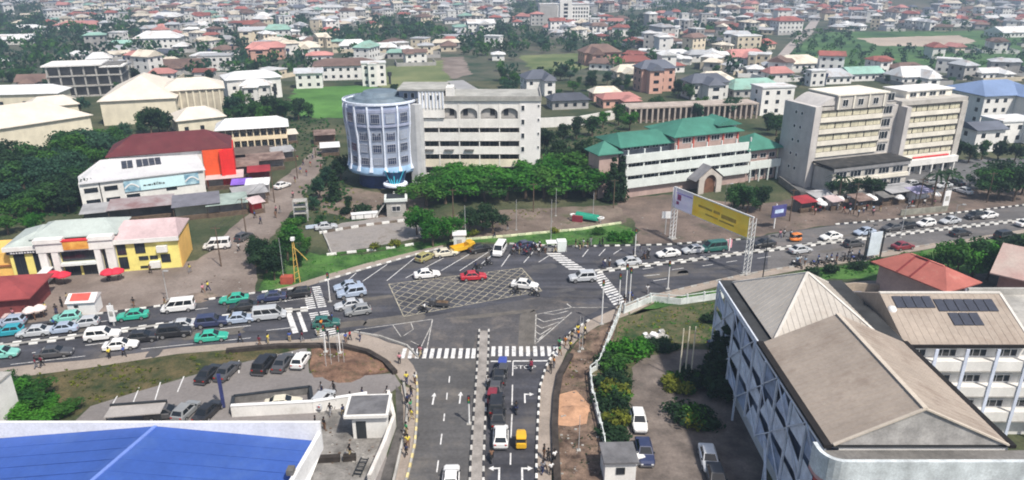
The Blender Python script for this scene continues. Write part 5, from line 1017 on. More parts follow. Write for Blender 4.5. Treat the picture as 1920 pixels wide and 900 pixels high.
for a in [('hatch', 'black', (936, 713), 88, "black hatchback behind the tricycles in the side road queue"), ('saloon', 'dark_grey', (929, 735), 88, "dark grey saloon in the middle of the side road queue"), ('suv', 'black', (931, 766), 90, "black off road car in the side road queue"), ('hatch', 'white', (939, 826), 90, "white hatchback in the side road queue"), ('saloon', 'white', (846, 907), 92, "white car entering the picture at the bottom on the side road")]: car(*a, GS)
for a in [('saloon', 'black', (393, 707), 80, "black saloon left of the first pair in the car park"), ('saloon', 'dark_grey', (428, 702), 80, "dark grey saloon right of the first pair in the car park"), ('suv', 'black', (497, 690), 84, "black off road car in the second row of bays"), ('saloon', 'dark_grey', (532, 686), 84, "dark grey saloon beside the black off road car"), ('hatch', 'white', (565, 682), 86, "white hatchback beside the earth mound"), ('saloon', 'dark_grey', (312, 782), 10, "dark grey car by the blue roof, left of three"), ('hatch', 'grey', (350, 778), 80, "grey hatchback by the blue roof, middle of three"), ('saloon', 'black', (392, 778), 78, "black saloon by the blue pylon"), ('saloon', 'cream', (532, 764), 10, "pale cream car behind the white gate wall"), ('hatch', 'silver', (606, 756), 75, "pale silver hatchback right of the walled pen")]: car(*a, GP, z=.04)
for a in [('hatch', 'white', (1197, 797), -92, "white hatchback facing the viewer in the compound"), ('saloon', 'navy', (1208, 855), -92, "dark blue saloon parked below the white car in the compound"), ('saloon', 'white', (1328, 868), -95, "white saloon near the left face of the big building"), ('saloon', 'dark_grey', (1342, 905), -95, "dark saloon at the bottom edge in the compound"), ('saloon', 'navy', (1356, 650), 15, "dark blue saloon under the dark trees by the big building")]: car(*a, GC, z=.045)
for a in [('hatch', 'olive', (797, 488), 55, "olive yellow hatchback at the first angled bay"), ('saloon', 'cream', (836, 480), 20, "pale saloon behind the olive hatchback"), ('saloon', 'black', (900, 472), 30, "black saloon next to the yellow tipper truck"), ('van', 'white', (937, 475), 258, "white minibus parked nose out in the angled bays"), ('saloon', 'navy', (985, 465), 30, "dark saloon behind the crowd with motorbikes")]: car(*a, GN)
for i, (px, py, c, k) in enumerate([(1660, 352, 'black', 'saloon'), (1682, 358, 'dark_grey', 'saloon'), (1705, 350, 'silver', 'hatch'), (1728, 356, 'black', 'suv'), (1700, 366, 'dark_grey', 'saloon'), (1722, 370, 'white', 'saloon'), (1745, 345, 'grey', 'hatch'), (1768, 352, 'silver', 'saloon'), (1790, 346, 'black', 'saloon'), (1660, 368, 'navy', 'hatch'), (1640, 360, 'dark_grey', 'saloon'), (1805, 362, 'white', 'saloon')]):
    car(k, c, (px, py), rnd.choice((20, 200, 110)), "%s %s parked before the right office wing" % (c.replace('_', ' '), {'saloon': 'saloon', 'hatch': 'hatchback', 'suv': 'off road car'}[k]), GO, z=.03)
for a in [('van', 'white', (86, 531), -80, "white minibus parked at the yellow shop front"), ('van', 'white', (408, 466), 192, "white delivery van beside the dirt road"), ('hatch', 'dark_grey', (458, 449), 70, "dark hatchback on the dirt road behind the van"), ('saloon', 'white', (530, 352), 60, "white saloon parked beside the market shacks"), ('saloon', 'silver', (612, 430), 20, "silver saloon at the corner of the hotel yard")]: car(*a, GH, z=.035)
# tricycle taxis
def tricycle(col, px, hd, base, group=None):
    def mk():
        b = loft([(-1.25, .55, .35, .95, .06), (-1.1, .62, .3, 1.0, .08), (-.3, .62, .28, .8, .08), (.4, .55, .28, .75, .08), (1.0, .34, .35, .85, .08), (1.25, .2, .5, .95, .05)])
        rf = loft([(-1.2, .56, 1.55, 1.68, .05), (-.6, .62, 1.6, 1.76, .06), (.3, .56, 1.58, 1.74, .06), (.72, .46, 1.5, 1.62, .05)])
        po = B(); [po.bar((x, s * w, .8), (x2, s * w2, 1.6), .06) for s in (-1, 1) for x, w, x2, w2 in ((-1.15, .55, -1.05, .54), (.95, .3, .62, .44), (-.2, .6, -.2, .58))]
        ws = B(); ws.add([(1.06, -.34, .9), (1.06, .34, .9), (.72, .42, 1.52), (.72, -.42, 1.52)], [(0, 1, 2, 3)]); ws.add([(1.03, -.34, .9), (1.03, .34, .9), (.69, .42, 1.52), (.69, -.42, 1.52)], [(3, 2, 1, 0)])
        st = B(); st.box(-1.0, -.5, -.5, .5, .82, .95); st.box(-1.08, -.95, -.5, .5, .95, 1.4)
        t = B(); t.tube((0, -.06, 0), (0, .06, 0), .24, .24, 12); rm = B(); rm.tube((0, -.07, 0), (0, .07, 0), .13, .13, 8)
        return [b.mesh("body", WHITEM), rf.mesh("canopy", WHITEM), po.mesh("canopy_frame", DARKM), ws.mesh("windscreen", CARG), st.mesh("seat", DARKM), t.mesh("wheel", TYRE), rm.mesh("rim", RIM)]
    M_ = cached("trike", mk); p = G(*px); r = empty("tricycle_taxi", (p.x, p.y, .045), R(hd)); r.scale = (.92, .95, .95)
    for i, n in enumerate(("body", "canopy", "canopy_frame", "windscreen", "seat")): ob(n, M_[i], r, m=PAINTS[col] if i < 2 else None)
    for w in ((1.0, 0, .24), (-.75, .5, .24), (-.75, -.5, .24)): o = ob("wheel", M_[5], r, w); ob("rim", M_[6], o)
    return want(r, base, "tricycle", group)
tricycle('blue', (943, 692), 85, "blue tricycle taxi first at the side road stop line", GS); tricycle('yellow', (977, 834), 90, "yellow tricycle taxi alone in the right lane of the side road", GS)
tricycle('orange', (1490, 453), 195, "orange red tricycle taxi at the far kerb right of the banner", GR_); tricycle('dark_grey', (944, 704), 86, "dark tricycle taxi right behind the blue one", GS); tricycle('dark_red', (924, 752), 84, "dark red tricycle taxi squeezed along the side road median", GS); car('saloon', 'black', (934, 788), 90, "black saloon bumper to bumper before the white hatchback", GS)
# trucks
def truck(col, px, hd, base, group, load=None, s=.8):
    p = G(*px); r = empty("tipper_truck", (p.x, p.y, .045), R(hd)); r.scale = (s, s, s)
    b = loft([(1.2, .95, .5, 2.0, .08), (1.6, 1.0, .45, 2.3, .1), (2.6, 1.0, .45, 2.25, .1), (2.95, .95, .5, 1.5, .1)]); b.build("cab", PAINTS[col], r)
    q = B(); q.add([(2.99, -.8, 1.45), (2.99, .8, 1.45), (2.72, .8, 2.1), (2.72, -.8, 2.1)], [(0, 1, 2, 3)]); q.add([(2.94, -.8, 1.45), (2.94, .8, 1.45), (2.66, .8, 2.1), (2.66, -.8, 2.1)], [(3, 2, 1, 0)]); q.build("windscreen", CARG, r)
    q = B(); q.box(-2.9, 2.6, -.4, .4, .5, .75); q.build("chassis", DARKM, r)
    q = B(); q.box(-2.9, 1.05, -1.05, 1.05, .8, .9); q.box(-2.9, 1.05, -1.05, -.98, .9, 1.7); q.box(-2.9, 1.05, .98, 1.05, .9, 1.7); q.box(.98, 1.05, -.97, .97, .9, 1.9); q.box(-2.9, -2.83, -.97, .97, .9, 1.65); q.build("tipper_bed", PAINTS[col], r)
    if load: q = B(); q.add([(-2.7, -.9, 1.5), (.9, -.9, 1.5), (.9, .9, 1.5), (-2.7, .9, 1.5), (-1.4, 0, 2.2), (0, .1, 2.15)], [(0, 1, 5, 4), (1, 2, 5), (2, 3, 4, 5), (3, 0, 4)]); q.build("load", load, r)
    t = B(); t.tube((0, -.15, 0), (0, .15, 0), .45, .45, 14); me = t.mesh("wheel", TYRE); rm = B(); rm.tube((0, -.17, 0), (0, .17, 0), .25, .25, 8); rme = rm.mesh("rim", RIM)
    for x in (2.1, -1.6): 
        for s in (-1, 1): o = ob("wheel", me, r, (x, s * .85, .45)); ob("rim", rme, o)
    return want(r, base, "truck", group)
truck('yellow', (868, 472), 35, "yellow tipper truck parked beside the white kiosk", GN); truck('dark_grey', (824, 575), 170, "small dark truck heaped with a brown load on the box junction", GT, mat("brown_load", (.12, .08, .05), .95, .4, 1.5), .52)
# motorcycles
def motorcycle(col, px, hd, base, group=None):
    def mk():
        f = B(); f.bar((-.55, 0, .45), (.1, 0, .55), .12, .14); f.bar((.1, 0, .5), (.45, 0, .85), .08); f.tube((.42, 0, .9), (.66, 0, .3), .035); f.box(-.15, .2, -.14, .14, .28, .52)
        tk = loft([(-.1, .1, .72, .88, .04), (.1, .17, .7, .95, .06), (.35, .1, .74, .92, .04)]); st = loft([(-.75, .1, .72, .8, .03), (-.4, .15, .7, .82, .04), (-.05, .12, .72, .84, .03)])
        hb = B(); hb.tube((.42, -.34, 1.02), (.42, .34, 1.02), .025); hb.box(.46, .58, -.08, .08, .82, .98)
        t = B(); t.tube((0, -.05, 0), (0, .05, 0), .29, .29, 14); rm = B(); rm.tube((0, -.055, 0), (0, .055, 0), .17, .17, 8)
        return [f.mesh("frame", DARKM), tk.mesh("fuel_tank", WHITEM), st.mesh("saddle", TYRE), hb.mesh("handlebar", DARKM), t.mesh("wheel", TYRE), rm.mesh("rim", RIM)]
    M_ = cached("moto", mk); p = G(*px); r = empty("motorcycle", (p.x, p.y, .045), R(hd))
    for i, n in enumerate(("frame", "fuel_tank", "saddle", "handlebar")): ob(n, M_[i], r, m=PAINTS[col] if i == 1 else None)
    for x in (.68, -.62): o = ob("wheel", M_[4], r, (x, 0, .29)); ob("rim", M_[5], o)
    return want(r, base, "motorcycle", group)

# ------------------------------------------------------------------ people
SKIN = mat("skin", (.10, .055, .035), .7, .1, 3); HAIR = mat("hair_black", (.012, .01, .01), .9, .1, 5)
def skinned(name, verts, edges, m, sub=1, root=0):
    me = bpy.data.meshes.new(name); me.from_pydata([v[0] for v in verts], edges, []); o = bpy.data.objects.new(name, me); COL.objects.link(o)
    o.modifiers.new("s", 'SKIN'); sv = me.skin_vertices[0].data
    for i, v in enumerate(verts): sv[i].radius = (v[1], v[1] if len(v) < 3 else v[2]); sv[i].use_root = i == root
    if sub: mm = o.modifiers.new("u", 'SUBSURF'); mm.levels = sub; mm.render_levels = sub
    dg = bpy.context.evaluated_depsgraph_get(); dg.update()
    r = bpy.data.meshes.new_from_object(o.evaluated_get(dg)); r.name = name; bpy.data.objects.remove(o); bpy.data.meshes.remove(me)
    r.materials.clear(); r.materials.append(m)
    r.polygons.foreach_set("use_smooth", [True] * len(r.polygons)); return r
def person_meshes(pose):
    # joints in metres, x = facing direction, y = left
    if pose == 'sit':
        pel, ch, nk = (0, 0, .92), (.1, 0, 1.28), (.16, 0, 1.46); legs = {s: [(.05, s * .11, .90), (.42, s * .17, .86), (.28, s * .17, .42), (.42, s * .17, .36)] for s in (1, -1)}
        arms = {s: [(.12, s * .2, 1.40), (.3, s * .26, 1.18), (.5, s * .25, 1.1)] for s in (1, -1)}
    else:
        k = {'stand': 0, 'walk': .22, 'stride': .32}[pose]
        pel, ch, nk = (0, 0, .94), (.01, 0, 1.25), (.02, 0, 1.47); legs = {s: [(0, s * .1, .90), (s * k * .55 + .04, s * .105, .49), (s * k - (.05 if s * k < 0 else 0), s * .11, .09), (s * k + .13, s * .12, .05)] for s in (1, -1)}
        arms = {s: [(0, s * .2, 1.40), (-s * k * .4 - .02, s * .25, 1.12), (-s * k * .8 + .08, s * .24, .88)] for s in (1, -1)}
    hd = Vector(nk)
    V = [(pel, .12, .10), (ch, .13, .10), (nk, .055, .055), (hd + Vector((.02, 0, .10)), .085, .075), (hd + Vector((.02, 0, .20)), .095, .08), (hd + Vector((.01, 0, .27)), .06, .05), (hd + Vector((.115, 0, .12)), .016, .016)]
    E = [(0, 1), (1, 2), (2, 3), (3, 4), (4, 5), (3, 6)]
    def chain(pts, rad, start):
        i = start
        for p, r_ in zip(pts, rad): V.append((p, r_, r_)); E.append((i, len(V) - 1)); i = len(V) - 1
        return i
    for s in (1, -1):
        chain(legs[s], (.085, .06, .042, .035), 0)
        h = chain(arms[s], (.05, .04, .028), 1); w = Vector(arms[s][2]); d = (w - Vector(arms[s][1])).normalized()
        palm = w + d * .07; V.append((palm, .032, .018)); E.append((h, len(V) - 1)); pi = len(V) - 1
        for q, ln in ((-.024, .075), (-.008, .085), (.008, .082), (.024, .065)):
            V.append((palm + d * .03 + Vector((q, 0, 0)), .009, .009)); E.append((pi, len(V) - 1)); V.append((palm + d * ln + Vector((q * 1.2, -s * .012, 0)), .007, .007)); E.append((len(V) - 2, len(V) - 1))
        V.append((palm + Vector((.05, 0, .0)), .009, .009)); E.append((pi, len(V) - 1))
    body = skinned("body", [(tuple(v[0]), v[1], v[2]) for v in V], E, SKIN, 1)
    sv = [(pel, .135, .115), (tuple(Vector(pel).lerp(Vector(ch), .5)), .14, .115), (ch, .155, .12), (tuple(Vector(ch).lerp(Vector(nk), .8)), .085, .08)]; se = [(0, 1), (1, 2), (2, 3)]
    for s in (1, -1):
        sv += [(arms[s][0], .07, .07), (tuple(Vector(arms[s][0]).lerp(Vector(arms[s][1]), .8)), .06, .06)]; se += [(2, len(sv) - 2), (len(sv) - 2, len(sv) - 1)]
    shirt = skinned("shirt", sv, se, WHITEM, 1)
    tv = [(pel, .14, .12)]; te = []
    for s in (1, -1):
        L = legs[s]; tv += [(L[0], .1, .1), (L[1], .078, .078), (tuple(Vector(L[1]).lerp(Vector(L[2]), .9)), .058, .058)]; n = len(tv); te += [(0, n - 3), (n - 3, n - 2), (n - 2, n - 1)]
    trousers = skinned("trousers", tv, te, DARKM, 1)
    hb = B(); hb.lathe([(.103, .0), (.112, .06), (.095, .13), (.05, .165), (.003, .172)], 12); hair = hb.mesh("hair", HAIR, True)
    return body, shirt, trousers, hair, hd + Vector((.005, 0, .13))
CLOTH = {n: mat("cloth_" + n, c, .85, .12, 3) for n, c in {'white': (.72, .72, .72), 'black': (.02, .02, .022), 'red': (.42, .03, .03), 'blue': (.05, .1, .36), 'yellow': (.72, .6, .08), 'maroon': (.22, .02, .05), 'green': (.05, .28, .12), 'orange': (.7, .25, .04), 'grey': (.25, .25, .27), 'pink': (.6, .25, .3), 'pale_blue': (.4, .55, .72), 'brown': (.18, .1, .06), 'navy': (.025, .035, .1), 'khaki': (.42, .34, .2)}.items()}
def person(px, hd, top, low, pose, base, group=None, z=.04, sc=1.0, at=None):
    me = cached(("person", pose), lambda: person_meshes(pose)); p = at or G(*px); r = empty("person", (p[0], p[1], z), R(hd)); r.scale = (sc, sc, sc)
    ob("body", me[0], r); ob("shirt", me[1], r, m=CLOTH[top]); ob("trousers", me[2], r, m=CLOTH[low]); ob("hair", me[3], r, me[4])
    return want(r, base, "person", group)
def rider(col, px, hd, base, top, low='black', group=None, pbase=None):
    m = motorcycle(col, px, hd, base, group); a = R(hd); p = m.location
    person(px, hd, top, low, 'sit', pbase or ("rider in %s top on the %s" % (top.replace('_', ' '), base.split(',')[0])), "motorcycle riders", z=p.z - .06, at=(p.x - .42 * math.cos(a), p.y - .42 * math.sin(a)))
    return m
rider('black', (1002, 556), 165, "black motorcycle right of the white saloon in the junction", 'white', 'black', "motorcycles"); rider('black', (793, 585), 150, "black motorcycle at the corner of the box junction", 'white', 'black', "motorcycles")
rider('red', (996, 692), 90, "red motorcycle at the side road stop line", 'maroon', 'maroon', "motorcycles"); rider('black', (968, 772), 90, "black motorcycle in the right side road lane", 'black', 'navy', "motorcycles"); rider('black', (922, 862), 88, "black motorcycle beside the side road median", 'brown', 'black', "motorcycles")
rider('black', (915, 725), 88, "black motorcycle beside the queue, front one", 'grey', 'black', "motorcycles"); rider('black', (967, 552), 170, "dark motorcycle on the box junction's right edge", 'black', 'black', "motorcycles"); rider('black', (895, 506), 30, "dark motorcycle above the red saloon", 'navy', 'black', "motorcycles"); rider('black', (915, 498), 30, "dark motorcycle heading to the angled bays", 'black', 'black', "motorcycles")
rider('black', (98, 616), WEST, "dark motorcycle beside the pale green taxi", 'blue', 'black', "motorcycles"); rider('black', (1210, 486), 190, "dark motorcycle behind the silver saloon", 'black', 'black', "motorcycles")
# ------------------------------------------------------------------ crowds and walkers
TOPS = list(CLOTH)
def crowd(spots, base, group, tops=None, poses=('stand', 'walk', 'stride')):
    for s in spots:
        s = (s[0] + rnd.uniform(-4, 4), s[1] + rnd.uniform(-2, 2)); top = rnd.choice(tops or TOPS); low = rnd.choice(['black', 'navy', 'grey', 'brown', 'khaki', 'black']); pose = rnd.choice(poses)
        person(s, rnd.uniform(0, 360), top, low, pose, base.replace('%t', top.replace('_', ' ')), group, sc=rnd.uniform(.94, 1.06))
crowd([(206, 672), (237, 668), (65, 690), (80, 688), (450, 642), (502, 645), (540, 640), (487, 650), (570, 640)], "walker in %t top on the near left pavement", "walkers on the near left pavement")
crowd([(618, 640), (648, 645), (660, 640), (672, 640), (596, 632), (625, 604), (606, 618), (747, 682), (790, 670), (782, 668)], "walker in %t top between the zebra and the left corner", "walkers at the left corner")
crowd([(770, 745), (772, 770), (770, 790), (764, 815), (762, 830), (765, 842), (758, 858), (776, 722), (762, 722), (768, 760)], "walker in %t top on the left side road pavement", "walkers left of the side road", ['yellow', 'black', 'green', 'white', 'yellow', 'navy'])
crowd([(1052, 655), (1060, 648), (1046, 668), (1075, 640), (1086, 636), (1092, 645), (1098, 630), (1080, 628), (1066, 660), (1040, 690), (1030, 700)], "person in %t top at the right corner of the side road", "people at the right corner", ['orange', 'yellow', 'black', 'khaki', 'green', 'orange'])
crowd([(1020, 860), (1028, 868), (1022, 885), (1032, 893), (1036, 870), (1015, 890)], "person in %t top on the lower right side road pavement", "people at the lower pavement", ['white', 'grey', 'black', 'white'])
crowd([(965, 478), (972, 476), (978, 472), (985, 476), (991, 470), (997, 477), (1003, 472), (1008, 478), (1014, 470), (1020, 477), (968, 470), (982, 480), (1000, 466), (1012, 466)], "person in %t top in the crowd behind the angled bays", "crowd at the angled bays", ['maroon', 'maroon', 'white', 'black', 'grey', 'pink'])
crowd([(1078, 464), (1092, 463), (1104, 466), (1108, 462), (1128, 464), (1133, 462), (1058, 470), (1048, 472), (1040, 476)], "person in %t top at the far kerb by the right zebra", "people at the far kerb", ['white', 'black', 'white', 'grey'])
crowd([(1130, 502), (1136, 501), (1142, 502), (1188, 480), (1201, 476), (1207, 486), (1218, 480)], "person in %t top on the median right of the zebra", "people on the median", ['white', 'black', 'navy'])
crowd([(1168, 574), (1182, 562), (1185, 568), (1160, 583), (1214, 552)], "person in %t top at the near end of the right zebra", "people at the zebra end", ['white', 'black', 'blue'])
crowd([(1362, 468), (1472, 444), (1478, 447), (1465, 446)], "person in %t top walking along the far kerb near the banner", "walkers near the banner", ['red', 'pink', 'white'])
crowd([(1525, 399), (1530, 402), (1536, 398), (1545, 396), (1560, 394), (1572, 397), (1580, 402), (1596, 392), (1604, 396), (1617, 394), (1622, 400), (1628, 396), (1634, 400), (1640, 404), (1590, 404), (1650, 398), (1610, 408), (1700, 390), (1712, 388), (1730, 386), (1752, 388)], "person in %t top at the roadside market", "people at the roadside market", ['white', 'pink', 'white', 'red', 'pale_blue', 'brown'])
crowd([(1492, 497), (1500, 495), (1505, 499), (1530, 496), (1536, 493), (1548, 494), (1556, 492), (1566, 491), (1579, 490), (1590, 486), (1596, 488), (1608, 486), (1618, 484), (1622, 480)], "person in %t top among motorbikes on near pavement", "people among the motorbikes", ['white', 'navy', 'pale_blue', 'black', 'blue'])
for i, (px, py) in enumerate([(1488, 499), (1498, 502), (1526, 499), (1540, 497), (1560, 495), (1584, 490), (1600, 490), (1612, 488), (1628, 484)]): motorcycle(['white', 'black', 'blue', 'black'][i % 4], (px, py), 100 + i * 9, "%s motorcycle waiting in the row on the near pavement" % ['white', 'black', 'blue', 'black'][i % 4], "motorcycle taxi row")
for i, (px, py) in enumerate([(962, 474), (974, 470), (988, 480), (1005, 470), (1018, 472)]): motorcycle(['red', 'black', 'dark_red'][i % 3], (px, py), 60 + i * 40, "%s motorcycle in the crowd behind the bays" % ['red', 'black', 'dark red'][i % 3], "crowd motorcycles")
crowd([(520, 398), (528, 402), (482, 410), (515, 408), (488, 420), (450, 470), (355, 512), (560, 300), (585, 315), (572, 312), (590, 300), (600, 320), (576, 330), (555, 345), (565, 325), (548, 372)], "walker in %t top on the dirt road", "walkers on the dirt road")
crowd([(252, 576), (310, 576), (395, 548), (380, 552), (120, 575), (140, 580), (60, 596), (80, 594), (110, 590), (45, 598), (50, 592), (70, 600), (26, 598), (90, 586), (130, 566)], "person in %t top at the shop side kerb", "people at the shop kerb", ['brown', 'khaki', 'yellow', 'black', 'white', 'pink'])
crowd([(595, 800), (611, 806), (630, 765), (607, 738), (655, 760), (681, 748), (622, 780), (646, 782), (660, 858), (630, 738), (722, 755), (730, 748)], "person in %t top in the forecourt beside the blue roof", "people in the forecourt", ['black', 'navy', 'black', 'grey'])
crowd([(100, 508), (190, 508), (170, 505), (182, 508), (225, 518), (280, 512)], "person in %t top before the yellow shop", "people before the yellow shop", ['brown', 'red', 'black'])
crowd([(948, 432), (1010, 470), (1088, 470), (930, 445)], "person in %t top on the earth behind the verge", "people behind the verge", ['black', 'white'])
motorcycle('black', (205, 524), 100, "black motorcycle parked under the red umbrella at the shop"); motorcycle('black', (400, 470), 40, "black motorcycle beside the white delivery van")

# ------------------------------------------------------------------ poles, lights, signs
def pole(name, px, h, r0, m, label, cat, group=None, arm=None, head=None, base=True):
    p = G(*px); r = empty(name, p); b = B(); b.tube((0, 0, 0), (0, 0, h), r0, r0 * .6, 8); b.build("shaft", m, r)
    if base: b = B(); b.box(-.22, .22, -.22, .22, 0, .14); b.build("foot", CONC, r)
    if arm: b = B(); b.tube((0, 0, h - .1), (arm[0], arm[1], h + .25), r0 * .6, r0 * .5, 6); b.build("arm", m, r); 
    if head: b = B(); c = Vector((arm[0], arm[1], h + .25)) if arm else Vector((0, 0, h)); b.box(c.x - .35, c.x + .35, c.y - .14, c.y + .14, c.z - .06, c.z + .06); b.build("lamp_head", head, r)
    want(r, label, cat, group); return r
for px, h in [((1033, 450), 8.2), ((1042, 405), 6), ((968, 432), 6.5), ((873, 455), 7.5), ((1112, 402), 5)]: pole("flood_pole", px, h, .07, STEELG, "thin grey pole behind the far verge", "pole", "thin poles behind the verge")
for px in [(1273, 712), (1284, 708), (1295, 708)]: pole("flagpole", px, 7.4, .11, CREAM, "bare white flagpole in the planted ring of the compound", "flagpole", "three bare flagpoles")
def signal(px, h, label):
    p = G(*px); r = empty("traffic_light", p); b = B(); b.tube((0, 0, 0), (0, 0, h), .1, .08, 8); b.build("shaft", WHITEM, r); b = B(); b.box(-.18, .18, -.14, .14, h - .1, h + .85); b.build("signal_box", DARKM, r)
    for k, c in enumerate(("signal_red", "signal_amber", "signal_green")): b = B(); b.tube((0, -.141, h + .65 - k * .27), (0, -.2, h + .65 - k * .27), .1, .1, 10); b.build("lens", mat(c, [(.35, .03, .03), (.4, .25, .03), (.03, .25, .12)][k], .3, .05, 2), r)
    b = B(); b.box(-.3, .3, -.3, .3, 0, .12); b.build("foot", CONC, r); want(r, label, "traffic light", "traffic lights of the junction")
for px, h, l in [((1128, 608), 6.4, "tall white signal pole at the near corner of the right zebra"), ((1160, 577), 5.0, "white signal pole beside the right zebra, near kerb"), ((1172, 572), 6.2, "taller white signal pole of the pair at the right zebra"), ((1180, 568), 5.2, "right one of the signal poles at the right zebra"), ((1252, 542), 4.2, "grey signal pole on the near kerb right of the zebra"), ((1190, 480), 4.5, "signal pole on the far side of the right zebra"), ((619, 566), 4.2, "white signal pole beside the left zebra median"), ((611, 660), 3.4, "signal pole at the near end of the left zebra"), ((638, 662), 3.4, "signal pole on the earth mound"), ((880, 795), 3.0, "low signal arm pole on the side road median")]: signal(px, h, l)
for px, h in [((1427, 543), 9.0), ((1622, 490), 6.5)]: pole("lamp_post", px, h, .11, DARKM, "dark lamp post on the near pavement at the right", "lamp post", "dark lamp posts", (.9, .5), DARKM)
for px, h in [((1688, 446), 6.5), ((1783, 440), 6.2), ((1358, 395), 6), ((315, 562), 5)]: pole("lamp_post", px, h, .07, STEELG, "slim grey lamp post beside the main road", "lamp post", "slim lamp posts", (.8, -.6), STEELG)
for px, h in [((533, 530), 8.0), ((612, 690), 5), ((622, 688), 5), ((636, 685), 5), ((646, 687), 5), ((1086, 660), 5.5), ((1092, 655), 5), ((1085, 845), 4.6)]: pole("thin_pole", px, h, .05, STEELG, "thin bare metal pole near the kerb", "pole", "thin bare poles")
# small derrick, yellow
p = G(558, 530); r = empty("drilling_mast", p); YM = mat("derrick_yellow", (.70, .45, .12), .6, .15, 1)
for s in (-1, 1): b = B(); b.bar((s * .45, 0, 0), (s * .1, 0, 7.4), .1); b.build("leg", YM, r)
b = B(); b.bar((.1, 0, 6.4), (1.9, .5, 3.9), .09); b.build("arm", YM, r); b = B(); [b.bar((-.5 + k * .07, 0, .6 + k * 1.1), (.5 - k * .07, 0, 1.1 + k * 1.1), .07) for k in range(6)]; b.build("bracing", YM, r); b = B(); b.box(-.3, .3, -.3, .3, 7.6, 8.1); b.build("winch_head", WHITEM, r); b = B(); b.box(-2.6, -.7, -.8, .6, 0, 1.3); b.build("red_skid", mat("rust_red", (.36, .08, .05), .8, .25, .8), r)
tag(r, "yellow lattice mast with red base box beside the left zebra", "mast")
# banner gantry
A, C = G(1259, 447), G(1399, 514); r = empty("banner_gantry", A, ang(A, C)); L = (C - A).xy.length; tag(r, "long yellow and lilac advertising banner spanning the far lanes on white posts", "billboard")
BN = leafmat("banner_yellow", (.95, .58, .03), (.95, .70, .10), .5); BL = leafmat("banner_lilac", (.78, .72, .92), (.85, .82, .95), .5)      # thin printed sheet: light comes through
def truss(x, y0, h, w, nm):
    b = B()
    for a, c in ((-w, -w), (w, -w), (w, w), (-w, w)): b.bar((x + a, y0 + c, 0), (x + a, y0 + c, h), .1)
    for k in range(int(h / .8)):
        z = k * .8; b.bar((x - w, y0 - w, z), (x + w, y0 - w, z + .8), .04); b.bar((x - w, y0 + w, z), (x + w, y0 + w, z + .8), .04); b.bar((x - w, y0 - w, z), (x - w, y0 + w, z + .8), .04); b.bar((x + w, y0 - w, z), (x + w, y0 + w, z + .8), .04)
    b.build(nm, WHITEM, r); b = B(); b.box(x - w - .3, x + w + .3, y0 - w - .3, y0 + w + .3, 0, .2); b.build("footing", CONC, r)
truss(L, 0, 10.2, .38, "truss_post"); truss(.2, 0, 10.4, .38, "truss_post")
b = B(); [b.bar((-.3, 0, z), (L - .4, 0, z), .12) for z in (6.55, 8.35, 10.2)]; [b.bar((x, .02, 6.6), (x, .02, 10.1), .08) for x in (L * .1, L * .3, L * .5, L * .7, L * .9)]; b.build("banner_frame", STEELG, r)
b = B(); b.quad((L * .26, -.15, 6.5), (L - .42, -.15, 6.5), (L - .42, -.15, 10.22), (L * .26, -.15, 10.22)); b.build("banner_face", BN, r); b = B(); b.quad((-.28, -.15, 6.5), (L * .26, -.15, 6.5), (L * .26, -.15, 10.22), (-.28, -.15, 10.22)); b.build("banner_face", BL, r)
b = B(); [b.box(L * x0, L * x1, -.185, -.151, z0, z1) for x0, x1, z0, z1 in ((.34, .52, 8.5, 8.9), (.54, .62, 8.45, 8.95), (.64, .82, 8.1, 8.8), (.44, .60, 7.5, 7.75), (.62, .80, 7.4, 7.65))]; tag(b.build("banner_lettering", mat("lettering_ochre", (.45, .30, .04), .6, .2, 1), r), kind='stuff')
b = B(); b.box(.9, 1.9, -.185, -.151, 8.2, 9.3); b.box(.7, 1.4, -.186, -.152, 7.3, 7.9); b.build("banner_emblem", mat("emblem_plum", (.40, .06, .20), .6, .2, 1), r)
b = B(); b.box(.5, L * .25, -.183, -.151, 9.4, 9.65); tag(b.build("banner_lettering", mat("lettering_violet", (.45, .35, .7), .6, .2, 1), r), kind='stuff')
b = B(); b.bar((-.4, 0, 10.35), (L + .2, 0, 10.35), .2); b.bar((-.4, 0, 6.4), (L + .2, 0, 6.4), .16); b.build("cross_beam", WHITEM, r)
p = G(1247, 440); r = empty("white_sign", p); b = B(); b.box(-.9, .9, -.06, .06, 3.4, 4.8); b.build("board", WHITEM, r); b = B(); b.bar((0, .1, 0), (0, .1, 4), .16); b.build("post", STEELG, r); tag(r, "small blank white board beside the left banner post", "sign")
def signboard(px, w, z0, z1, rz_, m, posts, label, pm=DARKM, extra=None):
    r = empty("sign_panel", G(*px), R(rz_)); b = B(); b.box(-w / 2, w / 2, -.08, .08, z0, z1); b.build("board", m, r)
    for x in posts: b = B(); b.bar((x, .14, 0), (x, .14, z1 + .3), .2); b.build("post", pm, r)
    if extra: b = B(); b.box(-w * .3, w * .3, -.12, -.081, z0 + (z1 - z0) * .35, z0 + (z1 - z0) * .65); b.build("picture", extra, r)
    tag(r, label, "sign"); return r
signboard((1634, 490), 2.6, 1.2, 5.6, 18, mat("sign_pale", (.62, .68, .76), .5, .08, 1), (-1.7, 1.9), "pale blue upright sign panel between two dark posts, near pavement")
signboard((1456, 428), 3.6, 2.4, 4.9, 22, mat("sign_navy", (.07, .07, .22), .5, .3, .6), (-.6,), "navy and white advertising panel on one post behind the banner", WHITEM, mat("sign_light", (.5, .62, .8), .5, .2, 1))
signboard((1770, 396), 1.7, 1.2, 4.6, 20, WHITEM, (0,), "tall white leaning sign at the far market wall", STEELG, CONC)
signboard((420, 766), .4, .2, 4.8, 5, mat("pylon_blue", (.04, .05, .16), .5, .2, 1), (0,), "slim dark blue pylon sign in the car park")
